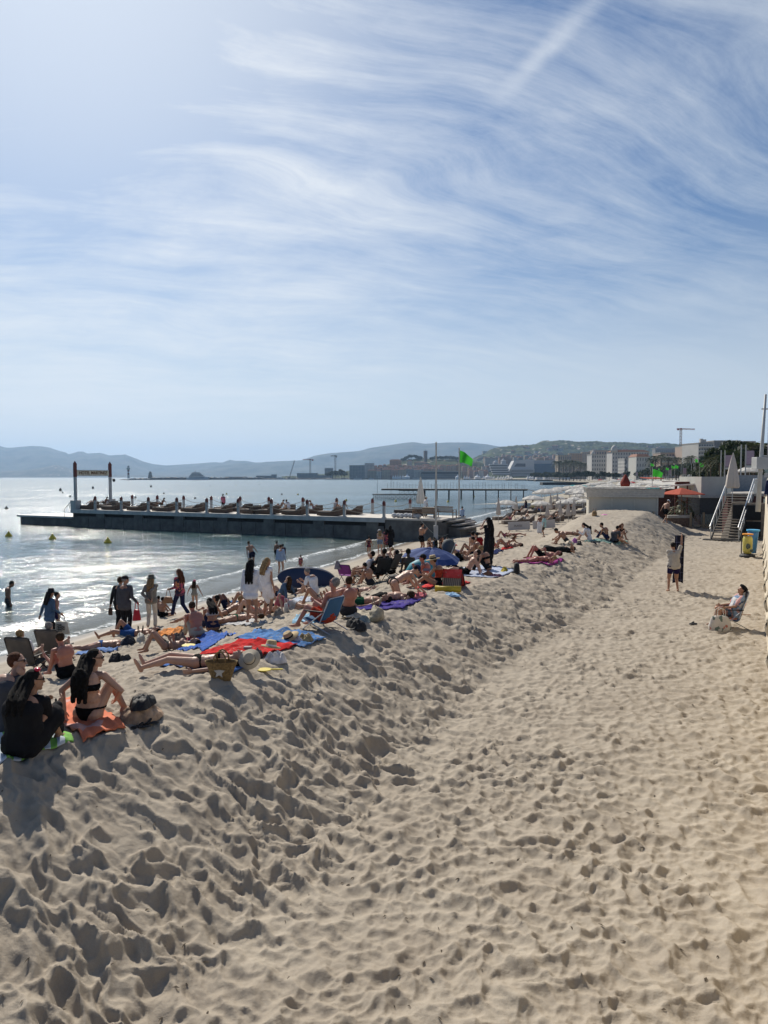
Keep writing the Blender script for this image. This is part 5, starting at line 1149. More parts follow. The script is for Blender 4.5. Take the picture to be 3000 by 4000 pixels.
T0 = [make_tree(1, umb=True), make_tree(2, 5, 4.2, 9, dkleaf), make_tree(3, 4.2, 3.0, 7.5, olive)]
P0_ = [make_palm(1), make_palm(2, 11, 3.6), make_palm(3, 7.5, 3.1)]
usedT = set()
def plant_tree(src, px, ytop, D, zb, Hs, lb, group, rz=0.0):
    key = src.name; o = src if key not in usedT else copy_tree(src); usedT.add(key)
    c = at_d(px, 1863, D); zt = at_d(px, ytop, D).z; k = max(0.3, (zt - zb) / Hs); o.location = (c.x, D, zb); o.rotation_euler = (0, 0, rz); o.scale = (k,) * 3
    tag(o, lb, 'palm' if 'palm' in src.name else 'tree', group)
rg = random.Random(33); i = 0
for px in range(2215, 2720, 13):          # dark pines and oaks behind the parasol beach
    q = (px - 2215) / 505; D = 760 - 380 * q + rg.uniform(-25, 25); yt = np.interp(px, [2215, 2290, 2400, 2480, 2500, 2560, 2600, 2720], [1840, 1838, 1842, 1836, 1828, 1806, 1812, 1800]) + rg.uniform(-5, 8)
    src = T0[rg.choice([0, 0, 1, 1, 2])]; plant_tree(src, px + rg.uniform(-5, 5), yt, D, 2.2, 12.2, f"dark spreading tree in the row behind the parasol beach, {ordw(i)} from the left", 'trees behind the parasol beach', rg.uniform(0, 6)); i += 1
for i, (px, yt, D) in enumerate(((2560, 1770, 520), (2582, 1768, 525), (2548, 1778, 515), (2610, 1775, 480), (2640, 1778, 470), (2690, 1775, 430), (2668, 1780, 440), (2700, 1772, 400))): plant_tree(P0_[i % 3], px, yt, D, 3, [11, 13, 9.5][i % 3], f"small distant palm among the dark pines, {ordw(i)} from the left", 'distant palms', i)
for i, (px, yt, D) in enumerate(((2172, 1795, 900), (2185, 1792, 880), (2200, 1796, 870), (2212, 1790, 860), (2226, 1792, 850), (2240, 1789, 830), (2253, 1794, 820), (2266, 1797, 800), (2285, 1800, 790), (2300, 1805, 780), (2462, 1822, 620))): plant_tree(P0_[(i + 1) % 3], px, yt, D, 2, [11, 13, 9.5][(i + 1) % 3], f"tiny palm before the ochre flats, {ordw(i)} from the left", 'palms left of the hotels', i)
for i in range(26):
    px = 1900 + i * 12 if i < 26 else 0; 
    plant_tree(T0[i % 3], 2085 + i * 6.2, 1838 + rg.uniform(0, 9), 960 - i * 7, 1, 12.2, f"low tree behind the large marquees, {ordw(i)} from the left", 'trees behind the marquees', i)
for i, (px, yt) in enumerate(((1290, 1838), (1300, 1833), (1312, 1836), (1324, 1832), (1335, 1831), (1346, 1836), (1280, 1842))): plant_tree(T0[1 + i % 2], px, yt, 1450, 1, 12.2, f"port tree beside the grey crane, {ordw(i)} of the clump", 'trees in the port', i)
for i, (px, yt) in enumerate(((1575, 1785), (1590, 1778), (1606, 1772), (1622, 1773), (1636, 1778), (1648, 1786), (1690, 1781), (1706, 1778), (1722, 1778), (1738, 1777), (1755, 1777), (1772, 1778), (1785, 1781), (1600, 1790), (1625, 1788), (1700, 1795), (1730, 1796), (1760, 1795), (1580, 1800), (1640, 1798))): plant_tree(T0[0], px, yt, 1850 + (i % 3) * 10, at_d(px, yt + 26, 1850).z, 12.2, f"umbrella pine on the castle hill, {ordw(i)} from the left", 'pines on the castle hill', i * 1.3)
rp_ = random.Random(5)
for i in range(74):                        # palms and dense greenery on the right, along the promenade
    q = rp_.random(); px = 2722 + q * 235; D = rp_.uniform(110, 250) * (1.15 - 0.35 * q); top = np.interp(px, [2720, 2760, 2800, 2850, 2900, 2960], [1800, 1785, 1755, 1728, 1708, 1700]); yt = top + abs(rp_.gauss(0, 22))
    palm = rp_.random() < 0.6; src = P0_[i % 3] if palm else T0[i % 3]; plant_tree(src, px, yt, D, 3.4, ([11, 13, 9.5][i % 3] if palm else 12.2), f"{'palm' if palm else 'leafy tree'} in the dense green right of the hotels, {ordw(i)} planted", 'palms and trees along the promenade', i * 2.1)
for i in range(16):
    px = 2735 + i * 15; D = 150 - i * 2.0; plant_tree(T0[2 if i % 2 else 1], px, 1815 + rp_.uniform(-6, 14), D, 3.0, 12.2, f"low green shrub at the promenade edge, {ordw(i)} from the left", 'shrubs along the promenade', i)
# ---------------- flags
fi = 0; fbig = make_flag(4.6, 1.5, 1.2, r0=0.05, droop=0.3)
flags = [(2547, 1900, 1880, 90, 1.35, 'large bright green flag flying over the beige cabin'), ] 
fl = [(2548, 1828, 2000, 62, 38, 'large green flag just above the beige cabin roof'), (2540, 1808, 1860, 190, 14, 'small green flag high left of the large one'), (2600, 1825, 1862, 200, 12, 'small green flag in the middle of the parasol field'), (2622, 1817, 1862, 190, 14, 'blue-green flag left of a pair over the parasols'), (2635, 1814, 1862, 175, 17, 'green flag right of a pair over the parasols'), (2732, 1805, 1862, 140, 22, 'green flag in front of the balcony flats'), (2714, 1790, 1890, 85, 17, 'green flag on the tallest pole left of the grey block'), (2571, 1828, 1860, 210, 10, 'tiny green flag partly behind the large one')]
for i, (px, yt, yb, D, wpx, lb) in enumerate(fl):
    o = fbig if i == 0 else copy_tree(fbig); c = at_d(px, 1863, D); zt = at_d(px, yt, D).z; s = wpx / FPX * D / 1.5; o.location = (c.x, D, zt - 4.6 * s); o.scale = (s, s, s); o.rotation_euler = (0, 0, R(-15 + 7 * i)); tag(o, lb, 'flagpole', 'green beach flags')
# pairs of promenade poles with small banners
bnm = new_mat('lilac_banner', (0.34, 0.26, 0.32), rough=0.8)
def make_pair():
    r = empty('banner_pole'); b = MB(); b.tube([(0, 0, 0), (0, 0, 5.6)], 0.07); b.tube([(0.5, 0, 0), (0.5, 0, 5.6)], 0.07); b.build('pole', white_paint, r)
    b = MB(); b.box((0.98, 0, 4.2), (0.85, 0.03, 1.5)); b.build('banner', bnm, r); b = MB(); b.box((0.98, 0, 3.25), (0.95, 0.05, 0.25)); b.build('sign_plate', white_paint, r); return r
bp0 = make_pair()
for i, (px, D, lb) in enumerate(((2815, 75, 'pair of white banner poles left of the closed cream parasol'), (2893, 62, 'pair of white banner poles right of the closed cream parasol'), (2700, 160, 'pair of thin banner poles beside the balcony flats'), (2660, 190, 'pair of thin banner poles over the parasol field, right'), (2605, 230, 'pair of thin banner poles over the parasol field, middle'), (2425, 420, 'pair of tiny banner poles before the white hotel'), (2480, 360, 'pair of tiny banner poles below the orange-roofed villa'))):
    o = bp0 if i == 0 else copy_tree(bp0); c = at_d(px, 1863, D); o.location = (c.x, D, 3.5 if D < 100 else 2.6); k = 0.8 if D < 100 else 1.0; o.scale = (k, k, k); tag(o, lb, 'banner poles')
# ---------------- the parasol beach
OP = {c: make_open_parasol(1.75, 1.12, m, 0.16, 0.36) for c, m in (('white', canvas), ('red', new_mat('red_parasol_cloth', (0.55, 0.05, 0.06), rough=0.9, trans=0.3)), ('teal', new_mat('teal_parasol_cloth', (0.10, 0.40, 0.42), rough=0.9, trans=0.3)), ('cream', canvas_beige))}
usedO = set()
def put(src, loc, s, lb, cat, group, rz=0.0):
    o = src if src.name not in usedO else copy_tree(src); usedO.add(src.name); o.location = loc; o.scale = (s,) * 3 if not isinstance(s, tuple) else s; o.rotation_euler = (0, 0, rz); tag(o, lb, cat, group); return o
GZ = 0.62
def z_at(px, py, D): return at_d(px, py, D).z
near_p = [(1978, 1966, 84, 'white', 'nearest the sea, beyond the pier end'), (2083, 1948, 84, 'white', 'half behind the next one, second from the sea'), (2113, 1968, 76, 'white', 'in the front row over the busy loungers'), (2180, 1946, 56, 'white', 'behind the closed parasol pair'), (2228, 1930, 50, 'white', 'farthest of the near group'), (2213, 1962, 80, 'white', 'front row, left of the cabin'), (2246, 1950, 60, 'white', 'beside the red parasol'), (2284, 1958, 62, 'white', 'cut off by the cabin corner'), (2277, 1922, 42, 'red', 'showing above the white ones by the cabin'), (2260, 1938, 56, 'white', 'under the red parasol')]
for i, (px, yr, w, c, lb) in enumerate(near_p):
    D = (5.2 - GZ - 1.75 * 1.0) * FPX / (yr - 1863); s = w / FPX * D / 2.24
    D = D if D < 130 else 130; s = w / FPX * D / 2.24; zr = z_at(px, yr, D); c3 = at_d(px, 1863, D); put(OP[c], (c3.x, D, zr - 1.75 * s), s, f"open {c} parasol {lb}", 'parasol', 'open parasols by the cabin', i * 0.7)
CP = make_closed_parasol(2.2, 0.24, canvas_beige)
for i, (px, yt, yb, lb) in enumerate(((1948, 1944, 2002, 'standing alone at the sea edge of the lounger rows'), (2017, 1938, 1982, 'beside the man in the white shirt'), (2152, 1925, 1956, 'thin, behind the second open parasol'), (2178, 1927, 1952, 'thin, nearest the red parasol side'), (2190, 1954, 2008, 'large, left of the front pair by the cabin'), (2222, 1958, 2012, 'large, middle of the front row by the cabin'), (2243, 1950, 2004, 'large, right end of the front row by the cabin'), (2140, 1966, 1992, 'short, in the middle of the loungers'))):
    D = 72 if yb > 1990 else 84; zt = z_at(px, yt, D); c3 = at_d(px, 1863, D); put(CP, (c3.x, D, GZ), (1.0, 1.0, (zt - GZ) / 2.27), f"closed cream parasol {lb}", 'parasol', 'closed parasols by the cabin')
cnt = 0; D = 96.0; row = 0; rg = random.Random(77); cols = ['white'] * 28 + ['cream', 'red', 'teal']
def shore_x(D): return float(np.interp(D, [60, 118, 393, 660, 970], [3.2, 24, 123, 177, 208]))
while D < 560:
    x0 = shore_x(D) + 4; x1 = min(wall_x(D) - 3, x0 + 62); st_ = 4.6 * (1 + (D - 96) / 260); x = x0 + rg.uniform(0, 2); k = 0
    while x < x1 and cnt < 265:
        c = rg.choice(cols); px = 1500 + FPX * x / D
        if px < 2980: put(OP[c], (x + rg.uniform(-.5, .5), D + rg.uniform(-1, 1), GZ + 0.25), 1.18 + 0.15 * rg.random(), f"open {c} parasol in the packed far beach, {ordw(row)} row back, {ordw(k)} from the sea", 'parasol', 'parasols on the far beach', rg.random() * 3); cnt += 1; k += 1
        x += st_ * rg.uniform(.85, 1.15)
    D *= 1.052; row += 1
print('far parasols', cnt)
# loungers below them
LB_ = make_lounger(0.75, taupe, new_mat('sand_brown_base', (0.16, 0.12, 0.09), rough=0.9))
for i, (px, py, rz, lb) in enumerate(((1962, 2030, 20, 'closest to the sea at the end of the front row'), (2003, 2046, 10, 'in the front row behind the lettered board'), (2050, 2040, 25, 'in the front row, behind the sunbather with the hat'), (2030, 2010, 30, 'in the second row behind the man in white'), (2068, 2005, 30, 'in the second row beside the yellow shirt'), (2105, 2000, 35, 'in the second row, half hidden by people'), (2140, 2020, 25, 'in front of the short closed parasol'), (2165, 2035, 15, 'at the foot of the dune, front row'), (2185, 2015, 30, 'left of the big closed parasols'), (2212, 2025, 25, 'between the big closed parasols'), (2150, 1990, 30, 'third row, left'), (2190, 1985, 30, 'third row, middle'), (2230, 1990, 30, 'third row, right'), (2265, 2005, 20, 'against the cabin wall'), (2095, 1985, 30, 'third row near the sea'), (2275, 2030, 20, 'front row beside the cabin corner'))):
    p = on_z(px, py, GZ + 0.05); put(LB_, (p.x, p.y, GZ - 0.03), 1.0, f"taupe beach lounger {lb}", 'sun lounger', 'beach loungers by the cabin', R(180 + rz))
k = 0
for row in range(7):
    for j in range(6):
        D = 100 + row * 9; x = shore_x(D) + 5 + j * 4.6; put(LB_, (x, D, GZ + 0.2), 1.0, f"taupe lounger under the far parasols, {ordw(row)} row back, {ordw(j)} from the sea", 'sun lounger', 'loungers under the far parasols', R(200 + 9 * (j % 3)))
# lettered boards
def board(px0, px1, yt, yb, lb, tilt=0.03):
    D = (5.2 - 0.5) * FPX / (yb + 4 - 1863); a = at_d(px0, yb, D); c = at_d(px1, yb, D); w = c.x - a.x; h = (yb - yt) / FPX * D; gz = ground((a.x + c.x) / 2, D)
    r = empty('beach_board', ((a.x + c.x) / 2, D, gz), -tilt * 2, lb, 'board', 'white lettered beach boards'); zb = a.z - gz
    b = MB(); b.box((0, 0, zb + h / 2), (w, 0.05, h), ry=tilt, bev=0.02); p = b.build('panel', new_mat('board_white', (0.50, 0.48, 0.47), rough=0.6, var=0.04) if 'board_white' not in bpy.data.materials else bpy.data.materials['board_white'], r)
    for x in (-w * .42, w * .42): b = MB(); b.box((x, 0.05, (zb + 0.1) / 2), (0.06, 0.06, zb + 0.3)); b.build('leg', wood, r)
    o = text_obj('PLAGE', h * 0.34, bpy.data.materials.get('grey_ink') or new_mat('grey_ink', (0.22, 0.2, 0.2)), p, 0.004, 0.004, True); o.rotation_euler = (R(90), tilt, 0); o.location = (-0.05 * w, -0.032, zb + h * 0.5)
board(1783, 1855, 2029, 2057, 'white board lettered PLAGE beside the steps of the pier'); board(1984, 2071, 2038, 2070, 'white board lettered PLAGE in front of the lounger rows', -0.03); board(2079, 2170, 2032, 2064, 'white board behind the couple in skirt and aqua shirt', -0.06)
# ============================================================ people
import bpy_extras
def V3(*a): return Vector(a if len(a) == 3 else a[0])
def capsule(p0, p1, r0, r1, seg=10, rings=4):
    p0, p1 = np.array(p0, float), np.array(p1, float); d = p1 - p0; L = np.linalg.norm(d); d = d / L if L > 1e-6 else np.array([0, 0, 1.0])
    a = np.cross(d, [0, 0, 1.0] if abs(d[2]) < 0.9 else [0, 1.0, 0]); a /= np.linalg.norm(a); b = np.cross(d, a); V = []
    for i in range(rings + 1):
        th = math.pi / 2 * (1 - i / rings); V.append((p0 - d * r0 * math.sin(th), r0 * math.cos(th)))
    for i in range(rings + 1):
        th = math.pi / 2 * i / rings; V.append((p1 + d * r1 * math.sin(th), r1 * math.cos(th)))
    pts = []; ang = np.arange(seg) * 2 * math.pi / seg
    for c, r in V:
        r = max(r, 1e-4); pts.append(c + r * (np.cos(ang)[:, None] * a + np.sin(ang)[:, None] * b))
    pts = np.concatenate(pts); n = len(V); F = []
    for i in range(n - 1):
        for k in range(seg): F.append((i * seg + k, i * seg + (k + 1) % seg, (i + 1) * seg + (k + 1) % seg, (i + 1) * seg + k))
    return pts, F
def ellip(c, ax, seg=12, rings=8):
    """ax: three half-axis vectors"""
    ax = np.array([list(a) for a in ax]); pts = []; F = []
    for i in range(rings + 1):
        th = math.pi * i / rings
        for k in range(seg):
            ph = 2 * math.pi * k / seg; pts.append(np.array(c) + ax[0] * max(math.sin(th), 1e-3) * math.cos(ph) + ax[1] * max(math.sin(th), 1e-3) * math.sin(ph) + ax[2] * math.cos(th))
    for i in range(rings):
        for k in range(seg): F.append((i * seg + k, (i + 1) * seg + k, (i + 1) * seg + (k + 1) % seg, i * seg + (k + 1) % seg))
    return np.array(pts), F
_tmp = bpy.data.objects.new('tmp_remesh', bpy.data.meshes.new('tmp_remesh')); COL.objects.link(_tmp)
_md = _tmp.modifiers.new('r', 'REMESH'); _md.mode = 'VOXEL'; _ms = _tmp.modifiers.new('s', 'SMOOTH'); _ms.factor = 0.5
def fuse(parts, voxel, smooth=3):
    """many closed shells -> one continuous skin (returns a new mesh)"""
    V, F, k = [], [], 0
    for v, f in parts: V.append(v); F += [tuple(i + k for i in q) for q in f]; k += len(v)
    me = bpy.data.meshes.new('shells'); me.from_pydata(np.concatenate(V).tolist(), [], F); me.update()
    bm = bmesh.new(); bm.from_mesh(me); bmesh.ops.recalc_face_normals(bm, faces=bm.faces); bm.to_mesh(me); bm.free()
    old = _tmp.data; _tmp.data = me; bpy.data.meshes.remove(old)
    _md.voxel_size = voxel; _ms.iterations = smooth
    dg = bpy.context.evaluated_depsgraph_get(); dg.update(); r = bpy.data.meshes.new_from_object(_tmp.evaluated_get(dg)); r.shade_smooth(); return r
def ik(a, c, l1, l2, pole):
    a, c, pole = V3(a), V3(c), V3(pole); d = c - a; L = d.length
    if L > (l1 + l2) * 0.995: c = a + d.normalized() * (l1 + l2) * 0.995; d = c - a; L = d.length
    if L < abs(l1 - l2) * 1.05: c = a + d.normalized() * abs(l1 - l2) * 1.1; d = c - a; L = d.length
    x = (l1 * l1 - l2 * l2 + L * L) / (2 * L); h = math.sqrt(max(l1 * l1 - x * x, 0)); u = d.normalized(); p = pole - u * pole.dot(u)
    if p.length < 1e-4: p = Vector((0.01, 0.3, 1)) - u * u.dot(Vector((0.01, 0.3, 1)))
    return a + u * x + p.normalized() * h, c
POSE = {
 'stand': dict(pel=(0, 0, .90), up=(0, .02, 1), fwd=(0, 1, 0), aL=(-.11, 0, .08), aR=(.11, .03, .08), kp=(0, 1, 0), wL=(-.27, .06, .80), wR=(.27, .08, .80), ep=(0, -1, 0)),
 'walk': dict(pel=(0, 0, .885), up=(0, .06, 1), fwd=(0, 1, 0), aL=(-.09, .30, .09), aR=(.09, -.30, .15), kp=(0, 1, .2), wL=(-.27, -.16, .86), wR=(.26, .24, .88), ep=(0, -1, 0)),
 'hug': dict(pel=(0, 0, .12), up=(0, .30, 1), fwd=(0, 1, -.1), aL=(-.11, .50, .07), aR=(.11, .54, .07), kp=(0, .2, 1), wL=(-.10, .52, .40), wR=(.12, .50, .42), ep=(0, -.3, -1)),
 'hunch': dict(pel=(0, 0, .12), up=(0, .62, .8), fwd=(0, .8, -.6), aL=(-.16, .52, .07), aR=(.16, .54, .07), kp=(-.1, .2, 1), wL=(-.12, .55, .22), wR=(.12, .58, .22), ep=(-.4, -.3, .3), look=(0, .6, -.8)),
 'back': dict(pel=(0, 0, .11), up=(0, -.50, .85), fwd=(0, .9, .3), aL=(-.11, .74, .07), aR=(.11, .60, .07), kp=(0, .1, 1), wL=(-.30, -.46, .03), wR=(.30, -.46, .03), ep=(0, -1, .2)),
 'sit': dict(pel=(0, 0, .12), up=(0, .08, 1), fwd=(0, 1, 0), aL=(-.14, .78, .07), aR=(.12, .66, .07), kp=(0, .1, 1), wL=(-.16, .36, .30), wR=(.16, .38, .28), ep=(0, -.6, -.6)),
 'cross': dict(pel=(0, 0, .12), up=(0, .12, 1), fwd=(0, 1, 0), aL=(.16, .34, .07), aR=(-.16, .38, .08), kp=(-.0, .4, .15), wL=(-.22, .34, .20), wR=(.22, .34, .20), ep=(0, -1, -.2), kL=(-1, .4, .1), kR=(1, .4, .1)),
 'supine': dict(pel=(0, 0, .12), up=(0, -1, .03), fwd=(0, .05, 1), aL=(-.12, .83, .07), aR=(.12, .82, .07), kp=(0, 0, 1), wL=(-.30, .04, .06), wR=(.30, .04, .06), ep=(0, -.1, -1), toe=(0, .35, 1)),
 'supine_knee': dict(pel=(0, 0, .12), up=(0, -1, .03), fwd=(0, .05, 1), aL=(-.11, .44, .07), aR=(.11, .50, .07), kp=(0, 0, 1), wL=(-.10, -.12, .26), wR=(.10, -.16, .26), ep=(0, 0, -1)),
 'sun': dict(pel=(0, 0, .12), up=(0, -1, .04), fwd=(0, .05, 1), aL=(-.11, .82, .07), aR=(.13, .50, .07), kp=(0, 0, 1), wL=(-.12, -.70, .12), wR=(.14, -.68, .12), ep=(0, -.4, -.1), toe=(0, .4, 1)),
 'prone': dict(pel=(0, 0, .11), up=(0, -1, .02), fwd=(0, 0, -1), aL=(-.13, .82, .06), aR=(.13, .80, .06), kp=(0, 0, -1), wL=(.14, -.66, .05), wR=(-.16, -.60, .05), ep=(0, -.2, -.2), toe=(0, 1, -.3), look=(.7, -.3, -.3)),
 'elbows': dict(pel=(0, 0, .11), up=(0, -.88, .42), fwd=(0, -.4, -.9), aL=(-.12, .80, .06), aR=(.12, .70, .30), kp=(0, 0, -1), wL=(-.10, -.78, .06), wR=(.10, -.80, .06), ep=(0, .2, -1), toe=(0, 1, 0), look=(0, -1, 0)),
 'side': dict(pel=(0, 0, .16), up=(0, -.9, .35), fwd=(1, 0, .2), aL=(.10, .80, .10), aR=(-.05, .74, .07), kp=(1, 0, .2), wL=(.28, -.2, .08), wR=(.1, -.62, .06), ep=(0, -.2, -1)),
 'chair': dict(pel=(0, 0, .36), up=(0, -.30, 1), fwd=(0, 1, .1), aL=(-.14, .56, .08), aR=(.14, .50, .08), kp=(0, .3, 1), wL=(-.20, .30, .56), wR=(.20, .30, .56), ep=(-.1, -.6, -.8)),
 'kneel': dict(pel=(0, -.15, .36), up=(0, .86, .42), fwd=(0, .5, -.86), aL=(-.14, -.42, .07), aR=(.14, -.42, .07), kp=(0, 1, -.2), wL=(-.12, .62, .03), wR=(.16, .66, .03), ep=(-.2, -.5, .2), toe=(0, -1, -.2), look=(0, .5, -.8)),
 'lift': dict(pel=(0, 0, .90), up=(0, .12, 1), fwd=(0, 1, 0), aL=(-.16, 0, .08), aR=(.15, .02, .08), kp=(0, 1, 0), wL=(.02, .34, 1.30), wR=(.30, .20, 1.92), ep=(1, -.2, 0), look=(-.2, 1, -.3)),
}
SKIN = {}
def skin_mat(t):
    if t not in SKIN:
        c = {'fair': (0.46, 0.27, 0.19), 'tan': (0.36, 0.19, 0.12), 'red': (0.40, 0.17, 0.12), 'brown': (0.20, 0.10, 0.06), 'dark': (0.075, 0.040, 0.026)}[t]
        m = new_mat('skin_' + t, c, rough=0.5, var=0.06, scale=5, spec=0.35); m.node_tree.nodes['Principled BSDF'].inputs['Subsurface Weight'].default_value = 0.0; SKIN[t] = m
    return SKIN[t]
CL = {'black': (.012, .012, .014), 'white': (.68, .68, .70), 'navy': (.015, .02, .06), 'grey': (.07, .07, .08), 'denim': (.07, .12, .20), 'beige': (.42, .36, .28), 'red': (.45, .03, .03), 'coral': (.60, .09, .05), 'blue': (.04, .14, .42), 'green': (.02, .14, .07), 'pink': (.55, .16, .22), 'aqua': (.30, .48, .50), 'yellow': (.50, .44, .20), 'purple': (.035, .025, .10), 'khaki': (.10, .095, .075), 'ltblue': (.30, .40, .55), 'cream': (.58, .54, .46), 'orange': (.70, .16, .05), 'taupe': (.30, .26, .22), 'oat': (.42, .38, .33)}
def pattern_mat(name, cols, scale=14):
    m = bpy.data.materials.new(name); m.use_nodes = True; T = NT(m.node_tree); p = T.n['Principled BSDF']; tc = T.node('ShaderNodeTexCoord').outputs['Object']
    f = T.node('ShaderNodeTexVoronoi', {'Vector': T.vmath('ADD', tc, T.vmath('SCALE', T.node('ShaderNodeTexNoise', {'Vector': tc, 'Scale': scale}).outputs[1], scale=0.15)), 'Scale': scale}).outputs['Color']
    k = T.node('ShaderNodeSeparateXYZ', {0: f}).outputs[0]; r = T.node('ShaderNodeValToRGB', {0: k}); r.color_ramp.interpolation = 'CONSTANT'
    while len(r.color_ramp.elements) < len(cols): r.color_ramp.elements.new(0.5)
    for i, c in enumerate(cols): r.color_ramp.elements[i].position = i / len(cols); r.color_ramp.elements[i].color = (*c, 1)
    T.l.new(r.outputs[0], p.inputs['Base Color']); p.inputs['Roughness'].default_value = 0.9; return m
def stripe_mat(name, c1, c2, freq, axis=1, duty=0.5):
    m = bpy.data.materials.new(name); m.use_nodes = True; T = NT(m.node_tree); p = T.n['Principled BSDF']; s3 = T.node('ShaderNodeSeparateXYZ', {0: T.node('ShaderNodeTexCoord').outputs['UV' if axis < 0 else 'Object']})
    f = T.math('LESS_THAN', T.math('FRACT', T.math('MULTIPLY', s3.outputs[abs(axis) if axis >= 0 else -axis - 1], freq)), duty)
    T.l.new(T.mix(f, c1, c2), p.inputs['Base Color']); p.inputs['Roughness'].default_value = 0.95; return m
def cloth(c):
    if not isinstance(c, str): return c
    if c == 'floral': 
        if 'cloth_floral' not in bpy.data.materials: pattern_mat('cloth_floral', [(.03, .02, .05), (.45, .07, .12), (.02, .02, .04), (.5, .2, .1), (.12, .03, .08)], 16)
        return bpy.data.materials['cloth_floral']
    if c == 'tropic':
        if 'cloth_tropic' not in bpy.data.materials: pattern_mat('cloth_tropic', [(.12, .20, .32), (.60, .22, .16), (.25, .33, .42), (.55, .30, .28), (.06, .10, .2), (.5, .5, .5)], 9)
        return bpy.data.materials['cloth_tropic']
    if c == 'stripe':
        if 'cloth_stripe' not in bpy.data.materials: stripe_mat('cloth_stripe', (.05, .05, .05), (.35, .33, .28), 28, 2)
        return bpy.data.materials['cloth_stripe']
    if c == 'lilacprint':
        if 'cloth_print' not in bpy.data.materials: pattern_mat('cloth_print', [(.2, .25, .5), (.5, .5, .6), (.1, .12, .3), (.45, .25, .45)], 25)
        return bpy.data.materials['cloth_print']
    n = 'cloth_' + c
    return bpy.data.materials[n] if n in bpy.data.materials else new_mat(n, CL[c], rough=0.9, var=0.12, scale=7, bump=0.35, bscale=22, spec=0.15)
def hair_mat(c):
    n = 'hair_' + c
    if n in bpy.data.materials: return bpy.data.materials[n]
    return new_mat(n, {'black': (.012, .010, .009), 'brown': (.045, .025, .014), 'blond': (.26, .17, .08), 'grey': (.20, .19, .18), 'auburn': (.09, .035, .018)}[c], rough=0.75, var=0.45, scale=30, bump=0.8, bscale=90, spec=0.12)
straw = new_mat('straw', (0.45, 0.34, 0.19), rough=0.9, var=0.15, scale=40, bump=0.4, bscale=120)
glassd = new_mat('dark_lens', (0.01, 0.01, 0.012), rough=0.15)
NP = [0]
